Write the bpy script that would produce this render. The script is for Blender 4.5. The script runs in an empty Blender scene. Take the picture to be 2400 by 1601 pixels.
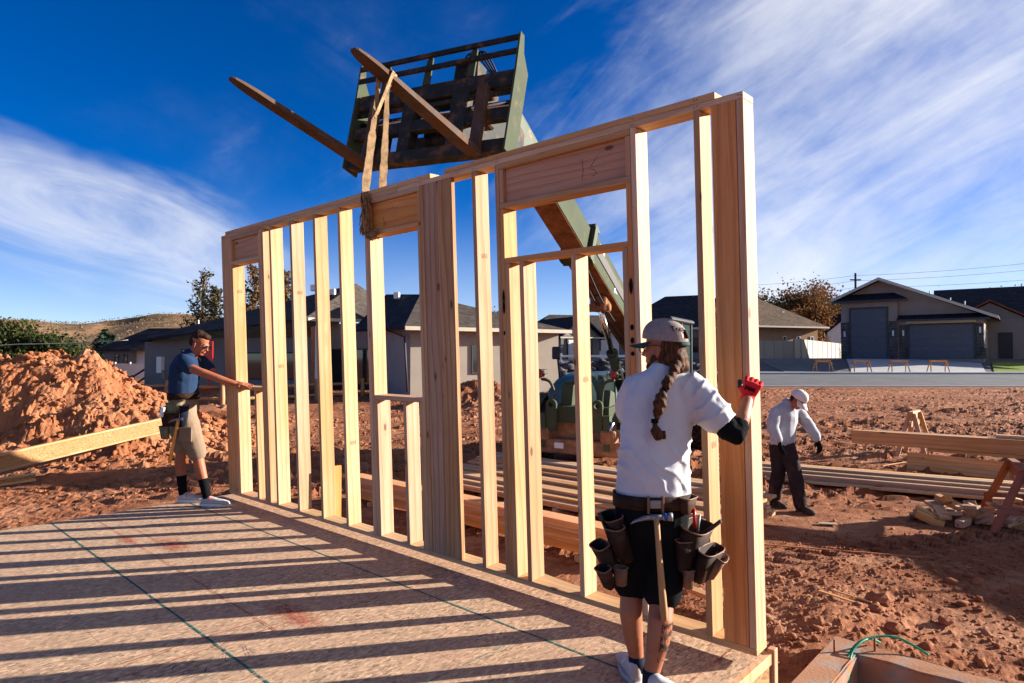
import bpy, bmesh, math, random
import numpy as np
from mathutils import Vector, Matrix, Euler, Quaternion
R = math.radians
sc = bpy.context.scene
COL = sc.collection

# ------------------------------------------------------------------ camera
CAMZ = 2.15
cd = bpy.data.cameras.new("camera"); cam = bpy.data.objects.new("camera", cd); COL.objects.link(cam)
sc.cycles.use_adaptive_sampling = True; sc.cycles.adaptive_threshold = 0.02; sc.cycles.max_bounces = 5; sc.cycles.diffuse_bounces = 3; sc.cycles.glossy_bounces = 2; sc.cycles.transmission_bounces = 3; sc.cycles.transparent_max_bounces = 6; sc.cycles.caustics_reflective = False; sc.cycles.caustics_refractive = False
cam.location = (0, 0, CAMZ); cam.rotation_euler = (R(90) + 0.0235, 0, 0)
cd.sensor_width = 36; cd.lens = 22.93; cd.clip_start = 0.05; cd.clip_end = 6000
sc.camera = cam

# ------------------------------------------------------------------ sun, sky, exposure
SUN_AZ, SUN_EL = R(78.2), R(16.0)
S = Vector((math.sin(SUN_AZ) * math.cos(SUN_EL), math.cos(SUN_AZ) * math.cos(SUN_EL), math.sin(SUN_EL)))
ld = bpy.data.lights.new("sun", 'SUN'); ld.energy = 5.0; ld.angle = R(0.5); ld.color = (1.0, 0.93, 0.83)
sun = bpy.data.objects.new("sun", ld); COL.objects.link(sun)
sun.rotation_euler = S.to_track_quat('Z', 'Y').to_euler(); sun.location = (30, 6, 20)
sc.view_settings.view_transform = 'Standard'; sc.view_settings.look = 'None'
sc.view_settings.exposure = 1.6; sc.view_settings.gamma = 1
sc.view_settings.use_curve_mapping = False

W = bpy.data.worlds.new("World"); sc.world = W; W.use_nodes = True
nt = W.node_tree; nt.nodes.clear()
def nd(tree, typ, **kw):
    n = tree.nodes.new(typ)
    for k, v in kw.items(): setattr(n, k, v)
    return n
out = nd(nt, 'ShaderNodeOutputWorld'); bg = nd(nt, 'ShaderNodeBackground')
sky = nd(nt, 'ShaderNodeTexSky', sky_type='NISHITA', sun_disc=False, sun_elevation=SUN_EL, sun_rotation=SUN_AZ,
         altitude=1400, air_density=0.75, dust_density=0.15, ozone_density=3.0)
hs = nd(nt, 'ShaderNodeHueSaturation'); hs.inputs['Saturation'].default_value = 1.3; hs.inputs['Value'].default_value = 1.12; hs.inputs['Hue'].default_value = 0.513
gm = nd(nt, 'ShaderNodeGamma'); gm.inputs[1].default_value = 1.08; sc1 = nd(nt, 'ShaderNodeVectorMath', operation='SCALE'); sc1.inputs[3].default_value = 0.2; sc2 = nd(nt, 'ShaderNodeVectorMath', operation='SCALE'); sc2.inputs[3].default_value = 5.0
nt.links.new(sky.outputs[0], sc1.inputs[0]); nt.links.new(sc1.outputs[0], gm.inputs[0]); nt.links.new(gm.outputs[0], sc2.inputs[0]); nt.links.new(sc2.outputs[0], hs.inputs['Color'])
# cirrus: streaked noise on a flat cloud layer, direction -> plane coordinates
tc = nd(nt, 'ShaderNodeTexCoord'); sx = nd(nt, 'ShaderNodeSeparateXYZ'); nt.links.new(tc.outputs['Generated'], sx.inputs[0])
def wm(op, a, b=None, c=None, clamp=False):
    n = nd(nt, 'ShaderNodeMath', operation=op, use_clamp=clamp)
    for i, v in enumerate((a, b, c)):
        if v is None: continue
        if isinstance(v, (int, float)): n.inputs[i].default_value = v
        else: nt.links.new(v, n.inputs[i])
    return n.outputs[0]
def cloudnoise(roty, scl, scale, detail, dist, off):
    # rotate about the north (Y) axis so that the streaks slant, then stretch along them
    vr = nd(nt, 'ShaderNodeVectorRotate', rotation_type='Y_AXIS'); nt.links.new(tc.outputs['Generated'], vr.inputs['Vector']); vr.inputs['Angle'].default_value = R(roty)
    mp = nd(nt, 'ShaderNodeMapping'); nt.links.new(vr.outputs[0], mp.inputs[0]); mp.inputs['Scale'].default_value = scl; mp.inputs['Location'].default_value = (off, off * 0.7, off * 1.3)
    nz = nd(nt, 'ShaderNodeTexNoise'); nt.links.new(mp.outputs[0], nz.inputs['Vector'])
    nz.inputs['Scale'].default_value = scale; nz.inputs['Detail'].default_value = detail; nz.inputs['Roughness'].default_value = 0.6; nz.inputs['Distortion'].default_value = dist
    return nz.outputs[0]
def ramp(v, a, b):
    n = nd(nt, 'ShaderNodeMapRange', interpolation_type='SMOOTHSTEP'); nt.links.new(v, n.inputs[0])
    n.inputs[1].default_value = a; n.inputs[2].default_value = b; n.inputs[3].default_value = 0; n.inputs[4].default_value = 1
    return n.outputs[0]
streak = cloudnoise(28, (0.55, 0.7, 1.9), 2.6, 9, 0.7, 1.3)
fil = cloudnoise(34, (0.5, 0.6, 2.6), 6.0, 9, 1.2, 4.1)
puff = cloudnoise(10, (0.9, 1.0, 1.3), 2.3, 9, 0.35, 7.7)
lstreak = cloudnoise(-24, (0.5, 0.7, 2.2), 4.2, 9, 0.9, 2.9)
dx, dy, dz = sx.outputs[0], sx.outputs[1], sx.outputs[2]
east = ramp(wm('ADD', dx, wm('MULTIPLY', dz, -0.10)), -0.16, 0.42)
# a long slanting bank in the west
ct, st_ = math.cos(R(24)), math.sin(R(24)); ax_, az_ = wm('SUBTRACT', dx, -0.56), wm('ADD', wm('SUBTRACT', dz, 0.185), wm('MULTIPLY', wm('SUBTRACT', cloudnoise(-24, (0.6, 1.0, 1.4), 2.6, 4, 0.3, 6.4), 0.5), 0.22))
al = wm('ADD', wm('MULTIPLY', ax_, ct), wm('MULTIPLY', az_, -st_)); ac = wm('ADD', wm('MULTIPLY', ax_, st_), wm('MULTIPLY', az_, ct))
bank = wm('SUBTRACT', 1.0, wm('ADD', wm('POWER', wm('ABSOLUTE', wm('DIVIDE', al, 0.44)), 2.0), wm('POWER', wm('ABSOLUTE', wm('DIVIDE', ac, 0.10)), 2.0)), clamp=True)
bank = wm('MULTIPLY', bank, ramp(dy, 0.0, 0.3))
dens = wm('ADD', wm('ADD', wm('MULTIPLY', streak, 0.36), wm('MULTIPLY', puff, 0.46)), wm('MULTIPLY', fil, 0.18))
body_ = ramp(wm('ADD', dens, wm('MULTIPLY', east, 0.26)), 0.55, 0.93)
lb = wm('MULTIPLY', ramp(wm('ADD', wm('MULTIPLY', lstreak, 0.8), wm('MULTIPLY', puff, 0.2)), 0.38, 0.66), ramp(wm('ADD', bank, wm('MULTIPLY', wm('SUBTRACT', puff, 0.5), 0.9)), 0.0, 1.15))
cl = wm('SUBTRACT', 1.0, wm('MULTIPLY', wm('SUBTRACT', 1.0, body_), wm('SUBTRACT', 1.0, wm('MULTIPLY', lb, 0.9))))
hz = ramp(sx.outputs[2], 0.0, 0.10)
cl = wm('MULTIPLY', wm('MULTIPLY', cl, 0.92), wm('ADD', wm('MULTIPLY', hz, 0.6), 0.4))
cl = wm('ADD', cl, wm('MULTIPLY', wm('SUBTRACT', 1.0, cl), wm('MULTIPLY', ramp(dz, 0.24, 0.0), 0.34)))
mix = nd(nt, 'ShaderNodeMix', data_type='RGBA'); nt.links.new(cl, mix.inputs[0])
nt.links.new(hs.outputs[0], mix.inputs[6]); mix.inputs[7].default_value = (6.6, 6.7, 7.0, 1)
nt.links.new(mix.outputs[2], bg.inputs[0]); bg.inputs[1].default_value = 0.05
nt.links.new(bg.outputs[0], out.inputs[0])

# ------------------------------------------------------------------ mesh helpers
def link(o, parent=None):
    COL.objects.link(o)
    if parent is not None: o.parent = parent
    return o
def tag(o, label=None, cat=None, group=None, kind=None):
    if label: o['label'] = label
    if cat: o['category'] = cat
    if group: o['group'] = group
    if kind: o['kind'] = kind
    return o
def empty(name, loc=(0, 0, 0), rz=0.0, mat=None):
    o = bpy.data.objects.new(name, None); o.empty_display_size = 0.1
    if mat is not None: o.matrix_world = mat
    else: o.location = loc; o.rotation_euler = (0, 0, rz)
    return link(o)
def mesh(name, v, f, mats=None, smooth=False, fmat=None):
    m = bpy.data.meshes.new(name); m.from_pydata([tuple(p) for p in v], [], f)
    if mats is not None:
        for a in (mats if isinstance(mats, (list, tuple)) else [mats]): m.materials.append(a)
    if fmat is not None: m.polygons.foreach_set('material_index', fmat)
    if smooth: m.polygons.foreach_set('use_smooth', [True] * len(m.polygons))
    m.update(); return m
def ob(name, me, parent=None, loc=None, rot=None):
    o = bpy.data.objects.new(name, me); link(o, parent)
    if loc is not None: o.location = loc
    if rot is not None: o.rotation_euler = rot
    return o
class MB:
    """collects shapes, builds ONE mesh object"""
    def __init__(s): s.v = []; s.f = []; s.sm = []
    def add(s, v, f, smooth=False):
        n = len(s.v); s.v += [tuple(p) for p in v]; s.f += [tuple(i + n for i in q) for q in f]; s.sm += [smooth] * len(f); return s
    def box(s, x0, x1, y0, y1, z0, z1, b=0.0, M=None):
        v, f = boxgeo(x0, x1, y0, y1, z0, z1, b)
        if M is not None: v = [M @ Vector(p) for p in v]
        return s.add(v, f)
    def tube(s, pts, r, n=8, cap=True, smooth=True, flat=None):
        v, f = tubegeo(pts, r, n, cap, flat); return s.add(v, f, smooth)
    def cyl(s, a, b, r, n=16, r2=None, smooth=True):
        return s.tube([a, b], [r, r if r2 is None else r2], n, True, smooth)
    def prism(s, poly, axis, a, b, M=None):
        """poly: 2D points in the other two axes; extruded from a to b along axis (0,1,2)"""
        n = len(poly); v = []
        for t in (a, b):
            for (p, q) in poly:
                c = [0, 0, 0]; o = [i for i in range(3) if i != axis]; c[axis] = t; c[o[0]] = p; c[o[1]] = q; v.append(Vector(c))
        if M is not None: v = [M @ p for p in v]
        f = [tuple(range(n)), tuple(range(2 * n - 1, n - 1, -1))] + [(i, n + i, n + (i + 1) % n, (i + 1) % n) for i in range(n)]
        return s.add(v, f)
    def build(s, name, mat, parent=None, loc=None, rot=None, fix=True):
        m = bpy.data.meshes.new(name); m.from_pydata(s.v, [], s.f)
        if mat is not None:
            for a in (mat if isinstance(mat, (list, tuple)) else [mat]): m.materials.append(a)
        m.polygons.foreach_set('use_smooth', s.sm)
        if fix:
            bm = bmesh.new(); bm.from_mesh(m); bmesh.ops.recalc_face_normals(bm, faces=bm.faces); bm.to_mesh(m); bm.free()
        m.update(); return ob(name, m, parent, loc, rot)
def boxgeo(x0, x1, y0, y1, z0, z1, b=0.0):
    if b <= 0:
        v = [(x, y, z) for z in (z0, z1) for y in (y0, y1) for x in (x0, x1)]
        return v, [(0, 2, 3, 1), (4, 5, 7, 6), (0, 1, 5, 4), (2, 6, 7, 3), (0, 4, 6, 2), (1, 3, 7, 5)]
    lo = (x0, y0, z0); hi = (x1, y1, z1); v = []; idx = {}
    for cx in (0, 1):
        for cy in (0, 1):
            for cz in (0, 1):
                c = (cx, cy, cz)
                for ax in range(3):
                    p = []
                    for i in range(3):
                        e = hi[i] if c[i] else lo[i]
                        if i != ax: e += -b if c[i] else b
                        p.append(e)
                    idx[(c, ax)] = len(v); v.append(tuple(p))
    f = []
    for ax in range(3):
        o = [i for i in range(3) if i != ax]
        for s_ in (0, 1):
            q = []
            for (a_, b_) in ((0, 0), (1, 0), (1, 1), (0, 1)):
                c = [0, 0, 0]; c[ax] = s_; c[o[0]] = a_; c[o[1]] = b_; q.append(idx[(tuple(c), ax)])
            fl = (s_ == 1) ^ (ax == 1)
            f.append(tuple(q) if fl else tuple(reversed(q)))
    for ax in range(3):   # edges along ax
        o = [i for i in range(3) if i != ax]
        for a_ in (0, 1):
            for b_ in (0, 1):
                c0 = [0, 0, 0]; c1 = [0, 0, 0]
                c0[o[0]] = c1[o[0]] = a_; c0[o[1]] = c1[o[1]] = b_; c0[ax] = 0; c1[ax] = 1
                c0 = tuple(c0); c1 = tuple(c1)
                f.append((idx[(c0, o[0])], idx[(c1, o[0])], idx[(c1, o[1])], idx[(c0, o[1])]))
    for cx in (0, 1):
        for cy in (0, 1):
            for cz in (0, 1):
                c = (cx, cy, cz); f.append((idx[(c, 0)], idx[(c, 1)], idx[(c, 2)]))
    return v, f
def frames(pts):
    P = [Vector(p) for p in pts]; n = len(P); T = []
    for i in range(n):
        t = (P[min(i + 1, n - 1)] - P[max(i - 1, 0)])
        T.append(t.normalized() if t.length > 1e-9 else Vector((0, 0, 1)))
    a = Vector((0, 0, 1)) if abs(T[0].z) < 0.9 else Vector((0, 1, 0))
    N = [(a - T[0] * a.dot(T[0])).normalized()]
    for i in range(1, n):
        v = N[-1] - T[i] * N[-1].dot(T[i]); N.append(v.normalized() if v.length > 1e-6 else N[-1])
    return P, T, N
def tubegeo(pts, r, n=8, cap=True, flat=None):
    P, T, N = frames(pts); rr = r if isinstance(r, (list, tuple)) else [r] * len(P); v = []; f = []
    for i, p in enumerate(P):
        B = T[i].cross(N[i])
        for k in range(n):
            a = 2 * math.pi * k / n
            e = rr[i]
            ra, rb = (e if isinstance(e, (list, tuple)) else (e, e))
            v.append(p + N[i] * (math.cos(a) * ra) + B * (math.sin(a) * rb))
    for i in range(len(P) - 1):
        for k in range(n):
            f.append((i * n + k, i * n + (k + 1) % n, (i + 1) * n + (k + 1) % n, (i + 1) * n + k))
    if cap: f.append(tuple(range(n - 1, -1, -1))); f.append(tuple((len(P) - 1) * n + k for k in range(n)))
    return v, f

# ------------------------------------------------------------------ vectorised noise
def _hash(ix, iy, iz, seed):
    h = (ix.astype(np.int64) * 374761393 + iy.astype(np.int64) * 668265263 + iz.astype(np.int64) * 2147483647 + seed * 1274126177) & 0xffffffff
    h = ((h ^ (h >> 13)) * 1274126177) & 0xffffffff
    return ((h ^ (h >> 16)) & 0xffff) / 65535.0
def vnoise(x, y, z=None, seed=0):
    if z is None: z = np.zeros_like(x)
    ix, iy, iz = np.floor(x), np.floor(y), np.floor(z); fx, fy, fz = x - ix, y - iy, z - iz
    fx = fx * fx * (3 - 2 * fx); fy = fy * fy * (3 - 2 * fy); fz = fz * fz * (3 - 2 * fz); t = 0
    for a in (0, 1):
        for b in (0, 1):
            for c in (0, 1):
                t = t + _hash(ix + a, iy + b, iz + c, seed) * (fx if a else 1 - fx) * (fy if b else 1 - fy) * (fz if c else 1 - fz)
    return t * 2 - 1
def fbm(x, y, z=None, o=5, seed=0, rough=0.5):
    t = 0; a = 1; s = 0; f = 1.0
    for i in range(o):
        t = t + a * vnoise(x * f + i * 17.3, y * f - i * 9.1, None if z is None else z * f + i * 3.7, seed + i); s += a; a *= rough; f *= 2.03
    return t / s
def sstep(a, b, x):
    t = np.clip((x - a) / (b - a), 0, 1); return t * t * (3 - 2 * t)

# ------------------------------------------------------------------ materials
MATS = {}
class NT:
    def __init__(s, name, rough=0.8, spec=0.3, metal=0.0):
        s.m = bpy.data.materials.new(name); s.m.use_nodes = True; s.t = s.m.node_tree
        s.b = s.t.nodes['Principled BSDF']; s.b.inputs['Roughness'].default_value = rough
        s.b.inputs['Specular IOR Level'].default_value = spec; s.b.inputs['Metallic'].default_value = metal
        MATS[name] = s.m
    def n(s, typ, **kw): return nd(s.t, typ, **kw)
    def l(s, a, b): s.t.links.new(a, b)
    def put(s, v, sock):
        if isinstance(v, (int, float)): sock.default_value = v
        elif isinstance(v, (tuple, list)): sock.default_value = (tuple(v) + (1,))[:4] if len(sock.default_value) == 4 else v
        else: s.l(v, sock)
    def math(s, op, a, b=None, c=None, clamp=False):
        n = s.n('ShaderNodeMath', operation=op, use_clamp=clamp)
        for i, v in enumerate((a, b, c)):
            if v is not None: s.put(v, n.inputs[i])
        return n.outputs[0]
    def co(s, scale=(1, 1, 1), rnd=False, rot=(0, 0, 0), kind='Object'):
        t = s.n('ShaderNodeTexCoord'); o = t.outputs[kind]
        if rnd:
            oi = s.n('ShaderNodeObjectInfo'); vm = s.n('ShaderNodeVectorMath', operation='MULTIPLY_ADD')
            cb = s.n('ShaderNodeCombineXYZ')
            for i, k in enumerate((13.7, 29.3, 61.1)): s.put(s.math('MULTIPLY', oi.outputs['Random'], k), cb.inputs[i])
            vm.inputs[1].default_value = (1, 1, 1); s.l(o, vm.inputs[0]); s.l(cb.outputs[0], vm.inputs[2]); o = vm.outputs[0]
        mp = s.n('ShaderNodeMapping'); s.l(o, mp.inputs[0]); mp.inputs['Scale'].default_value = scale; mp.inputs['Rotation'].default_value = rot
        return mp.outputs[0]
    def noise(s, co, scale, detail=4, rough=0.55, dist=0.0):
        n = s.n('ShaderNodeTexNoise'); s.l(co, n.inputs['Vector']); n.inputs['Scale'].default_value = scale
        n.inputs['Detail'].default_value = detail; n.inputs['Roughness'].default_value = rough; n.inputs['Distortion'].default_value = dist
        return n.outputs[0]
    def voro(s, co, scale, feat='F1', rnd=1.0):
        n = s.n('ShaderNodeTexVoronoi', feature=feat); s.l(co, n.inputs['Vector']); n.inputs['Scale'].default_value = scale
        n.inputs['Randomness'].default_value = rnd; return n
    def map(s, v, a, b, c=0.0, d=1.0, smooth=True):
        n = s.n('ShaderNodeMapRange', interpolation_type='SMOOTHSTEP' if smooth else 'LINEAR'); s.put(v, n.inputs[0])
        for i, k in enumerate((a, b, c, d)): n.inputs[i + 1].default_value = k
        return n.outputs[0]
    def ramp(s, v, stops):
        n = s.n('ShaderNodeValToRGB'); s.put(v, n.inputs[0]); e = n.color_ramp.elements
        while len(e) < len(stops): e.new(0.5)
        for i, (p, c) in enumerate(stops): e[i].position = p; e[i].color = tuple(c) + (1,)
        return n.outputs[0]
    def mix(s, f, a, b, mode='MIX'):
        n = s.n('ShaderNodeMix', data_type='RGBA', blend_type=mode); s.put(f, n.inputs[0]); s.put(a, n.inputs[6]); s.put(b, n.inputs[7]); return n.outputs[2]
    def bump(s, h, strength=0.3, dist=0.01):
        n = s.n('ShaderNodeBump'); n.inputs['Strength'].default_value = strength; n.inputs['Distance'].default_value = dist
        s.put(h, n.inputs['Height']); s.l(n.outputs[0], s.b.inputs['Normal'])
    def done(s, col, rough=None):
        s.put(col, s.b.inputs['Base Color'])
        if rough is not None: s.put(rough, s.b.inputs['Roughness'])
        return s.m
    def rnd(s): return s.n('ShaderNodeObjectInfo').outputs['Random']

def wood(name, pale, mid, dark, grain=1.0, dust=None):
    k = NT(name, 0.72, 0.25)
    c = k.co((1, 1, 0.045), rnd=True)
    warp = k.noise(c, 6, 2, 0.5)
    fine = k.noise(k.co((1, 1, 0.03), rnd=True), 130, 4, 0.6)
    c2 = k.co((1, 1, 0.10), rnd=True, rot=(R(10), R(16), 0))
    w = k.n('ShaderNodeTexWave', wave_type='RINGS', rings_direction='Z', wave_profile='SAW'); k.l(c2, w.inputs['Vector'])
    w.inputs['Scale'].default_value = 5.5; w.inputs['Distortion'].default_value = 9.0; w.inputs['Detail'].default_value = 2.0; w.inputs['Detail Scale'].default_value = 0.8
    ring = k.map(w.outputs['Fac'], 0.45, 1.0)
    big = k.noise(k.co((1, 1, 0.25), rnd=True), 3.2, 3)
    base = k.mix(k.map(big, 0.3, 0.72), pale, mid)
    base = k.mix(k.math('MULTIPLY', ring, 0.34 * grain), base, dark)
    base = k.mix(k.map(fine, 0.35, 0.75, 0.0, 0.30 * grain), base, dark)
    kv = k.voro(k.co((1, 1, 0.42), rnd=True), 5.5)
    knot = k.map(kv.outputs['Distance'], 0.055, 0.10, 1.0, 0.0)
    halo = k.map(kv.outputs['Distance'], 0.09, 0.26, 0.32, 0.0)
    base = k.mix(halo, base, tuple(x * 0.7 for x in mid))
    base = k.mix(k.math('MULTIPLY', knot, 0.8), base, (0.085, 0.035, 0.014))
    sp = k.voro(k.co((1, 1, 0.9), rnd=True), 24); spk = k.map(sp.outputs['Distance'], 0.05, 0.075, 0.75, 0.0)
    base = k.mix(k.math('MULTIPLY', spk, k.map(k.noise(k.co((1, 1, 1), rnd=True), 3.0, 1), 0.52, 0.62)), base, (0.03, 0.018, 0.01))
    r = k.rnd()
    hsv = k.n('ShaderNodeHueSaturation'); k.put(k.map(r, 0, 1, 0.484, 0.497, False), hsv.inputs['Hue']); k.put(k.map(k.math('FRACT', k.math('MULTIPLY', r, 7.3)), 0, 1, 0.78, 1.12, False), hsv.inputs['Value'])
    k.put(k.map(k.math('FRACT', k.math('MULTIPLY', r, 3.7)), 0, 1, 0.85, 1.12, False), hsv.inputs['Saturation'])
    k.l(base, hsv.inputs['Color']); col = hsv.outputs[0]
    if dust: col = k.mix(k.map(k.noise(k.co((1, 1, 1), rnd=True), 5, 5), 0.5, 0.75, 0.0, 0.6), col, dust)
    k.bump(k.math('ADD', k.math('MULTIPLY', fine, 0.7), k.math('MULTIPLY', ring, 0.4)), 0.25, 0.002)
    return k.done(col)
wood('lumber', (0.62, 0.415, 0.22), (0.55, 0.325, 0.135), (0.36, 0.165, 0.05), 1.3)
wood('lumber_red', (0.40, 0.165, 0.07), (0.33, 0.12, 0.045), (0.18, 0.06, 0.025), 1.2)
wood('lumber_post', (0.63, 0.40, 0.19), (0.54, 0.31, 0.125), (0.24, 0.10, 0.03), 1.5)
wood('lumber_orange', (0.72, 0.40, 0.155), (0.65, 0.32, 0.105), (0.34, 0.135, 0.045), 1.15)
wood('lumber_worn', (0.50, 0.36, 0.22), (0.44, 0.29, 0.16), (0.26, 0.15, 0.075), 1.0, (0.40, 0.25, 0.16))
wood('rail_wood', (0.52, 0.30, 0.12), (0.42, 0.21, 0.08), (0.22, 0.10, 0.04), 1.1)
wood('hickory', (0.52, 0.34, 0.15), (0.40, 0.23, 0.09), (0.2, 0.1, 0.04), 0.8)

def osb(name, tint, dust):
    k = NT(name, 0.8, 0.2); acc = None
    for i, (ang, scl) in enumerate(((12, 60), (74, 72), (128, 56), (165, 84), (40, 76))):
        c = k.co((1, 0.42, 1), rot=(0, 0, R(ang)))
        v = k.voro(c, scl); r = k.n('ShaderNodeSeparateColor'); k.l(v.outputs['Color'], r.inputs[0])
        col = k.ramp(r.outputs[0], [(0.0, tuple(x * 0.45 for x in tint)), (0.3, tuple(x * 0.85 for x in tint)), (0.7, tint), (1.0, tuple(min(1, x * 1.45) for x in tint))])
        acc = col if acc is None else k.mix(k.map(r.outputs[1], 0.42, 0.5), acc, col)
    n = k.noise(k.co((1, 1, 1)), 1.1, 6, 0.6); col = k.mix(k.map(n, 0.42, 0.75, 0.0, 0.55), acc, dust)
    dk = k.voro(k.co((1, 0.35, 1), rot=(0, 0, R(40))), 55); col = k.mix(k.map(dk.outputs['Distance'], 0.04, 0.09, 0.7, 0.0), col, (0.07, 0.04, 0.025))
    col = k.mix(k.map(k.noise(k.co((1, 1, 1)), 16, 4, 0.7), 0.6, 0.72, 0.0, 0.35), col, (0.16, 0.085, 0.05))
    sp_ = k.n('ShaderNodeSeparateXYZ'); k.l(k.co(), sp_.inputs[0]); ux_ = k.math('SUBTRACT', k.math('FRACT', k.math('MULTIPLY', sp_.outputs[0], 1 / 0.152)), 0.5); uy_ = k.math('SUBTRACT', k.math('FRACT', k.math('MULTIPLY', sp_.outputs[1], 1 / 0.406)), 0.5)
    dd = k.math('SQRT', k.math('ADD', k.math('POWER', k.math('MULTIPLY', ux_, 0.152), 2.0), k.math('POWER', k.math('MULTIPLY', uy_, 0.406), 2.0)))
    col = k.mix(k.map(dd, 0.0035, 0.006, 0.8, 0.0), col, (0.05, 0.035, 0.03))
    k.bump(k.noise(k.co((1, 0.4, 1), rot=(0, 0, R(60))), 60, 4), 0.35, 0.002)
    return k.done(col)
osb('osb', (0.48, 0.31, 0.195), (0.46, 0.265, 0.17))
osb('osb_web', (0.38, 0.185, 0.075), (0.36, 0.17, 0.07))

def plain(name, col, rough=0.7, spec=0.3, metal=0.0, var=0.12, scale=6.0, bump=0.0, bscale=80, kind='Object', dark=None, dscale=3.0, damt=0.5, dlo=0.5, dhi=0.72):
    k = NT(name, rough, spec, metal); c = k.co(kind=kind); n = k.noise(c, scale, 5, 0.6)
    a = tuple(max(0, x * (1 - var)) for x in col); b = tuple(min(1, x * (1 + var)) for x in col)
    o = k.mix(k.map(n, 0.3, 0.7), a, b)
    if dark: o = k.mix(k.map(k.noise(c, dscale, 6, 0.65), dlo, dhi, 0.0, damt), o, dark)
    if bump: k.bump(k.noise(c, bscale, 4), bump, 0.004)
    return k.done(o)
def dirt(name, c1, c2, c3):
    k = NT(name, 0.95, 0.08); c = k.co()
    n = k.noise(c, 0.55, 6, 0.65); n2 = k.noise(c, 7, 5, 0.65); n3 = k.noise(c, 45, 4, 0.7)
    o = k.mix(k.map(n, 0.40, 0.62), c1, c2); o = k.mix(k.map(k.noise(c, 0.9, 5, 0.6, 0.6), 0.50, 0.68, 0, 0.75), o, c3); o = k.mix(k.map(n2, 0.45, 0.75, 0, 0.6), o, c3); o = k.mix(k.map(k.noise(c, 1.7, 4, 0.6), 0.56, 0.70, 0, 0.55), o, tuple(x * 0.62 for x in c1))
    o = k.mix(k.map(n3, 0.35, 0.75, 0.0, 0.30), o, tuple(x * 0.55 for x in c1))
    k.bump(k.math('ADD', k.math('MULTIPLY', n3, 0.5), k.noise(c, 14, 6, 0.7)), 0.75, 0.03)
    return k.done(o)
dirt('dirt', (0.22, 0.076, 0.034), (0.30, 0.118, 0.058), (0.42, 0.205, 0.115))
dirt('mound_dirt', (0.29, 0.10, 0.042), (0.35, 0.138, 0.064), (0.43, 0.20, 0.105))
dirt('clod', (0.27, 0.10, 0.047), (0.33, 0.14, 0.072), (0.42, 0.21, 0.12))
plain('concrete', (0.30, 0.275, 0.25), 0.95, 0.08, var=0.25, scale=14, bump=0.9, bscale=45, dark=(0.34, 0.165, 0.09), dscale=7.0, damt=0.95, dlo=0.28, dhi=0.54)
plain('kerb_concrete', (0.42, 0.41, 0.40), 0.85, 0.2, var=0.08, scale=1.5)
plain('asphalt', (0.115, 0.115, 0.12), 0.9, 0.2, var=0.15, scale=0.8, bump=0.2)
plain('green_paint', (0.045, 0.06, 0.03), 0.6, 0.25, var=0.14, scale=3, dark=(0.22, 0.12, 0.06), dscale=5, damt=0.65, dlo=0.55, dhi=0.7)
plain('pale_green_paint', (0.055, 0.067, 0.037), 0.75, 0.12, var=0.12, scale=2.5, dark=(0.24, 0.13, 0.07), dscale=4, damt=0.5, dlo=0.56, dhi=0.75)
plain('hood_green', (0.055, 0.115, 0.095), 0.35, 0.5, var=0.12, dark=(0.24, 0.13, 0.08), dscale=3, damt=0.4)
plain('dark_steel', (0.026, 0.027, 0.022), 0.7, 0.2, 0.0, var=0.3, dark=(0.16, 0.07, 0.03), dscale=6, damt=0.7, dlo=0.5, dhi=0.65)
plain('fork_steel', (0.085, 0.058, 0.045), 0.8, 0.15, 0.0, var=0.25, dark=(0.10, 0.045, 0.022), dscale=5, damt=0.8, dlo=0.42, dhi=0.62)
plain('rust', (0.24, 0.10, 0.045), 0.85, 0.2, 0.2, var=0.3, dark=(0.06, 0.04, 0.03), dscale=5)
plain('muddy', (0.28, 0.14, 0.075), 0.95, 0.1, var=0.25, scale=8, bump=0.6, bscale=30, dark=(0.05, 0.05, 0.04), dscale=3)
plain('rubber', (0.022, 0.021, 0.021), 0.85, 0.2, var=0.2, dark=(0.20, 0.10, 0.06), dscale=5, damt=0.6)
plain('chrome', (0.55, 0.55, 0.56), 0.15, 0.5, 1.0, var=0.03)
plain('black_plastic', (0.012, 0.012, 0.013), 0.5, 0.4, var=0.1)
plain('red_lamp', (0.5, 0.02, 0.012), 0.25, 0.5, var=0.05)
plain('white_paint', (0.72, 0.71, 0.68), 0.6, 0.3, var=0.05)
plain('vinyl', (0.29, 0.25, 0.205), 0.55, 0.3, var=0.04, scale=1)
plain('vinyl_white', (0.74, 0.71, 0.66), 0.55, 0.3, var=0.04, scale=1)
plain('stucco_taupe', (0.34, 0.285, 0.23), 0.9, 0.1, var=0.07, scale=0.7, bump=0.3, bscale=25)
plain('stucco_pink', (0.32, 0.24, 0.195), 0.9, 0.1, var=0.06, scale=0.7, bump=0.3, bscale=25)
plain('stucco_brown', (0.36, 0.225, 0.13), 0.9, 0.1, var=0.06, scale=0.7, bump=0.3, bscale=25)
plain('stucco_grey', (0.20, 0.185, 0.17), 0.9, 0.1, var=0.08, scale=0.7, bump=0.3, bscale=25)
plain('stucco_white', (0.70, 0.68, 0.64), 0.9, 0.1, var=0.04, scale=0.7)
plain('garage_panel', (0.105, 0.105, 0.115), 0.6, 0.3, var=0.05)
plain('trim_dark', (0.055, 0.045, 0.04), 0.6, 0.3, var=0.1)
plain('trim_cream', (0.55, 0.47, 0.36), 0.6, 0.3, var=0.06)
plain('soffit', (0.20, 0.13, 0.08), 0.8, 0.2, var=0.1)
plain('stone_dark', (0.085, 0.075, 0.07), 0.85, 0.2, var=0.45, scale=1.3, bump=0.5, bscale=12)
plain('lawn', (0.16, 0.21, 0.035), 0.95, 0.1, var=0.25, scale=2, bump=0.6, bscale=40)
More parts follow.
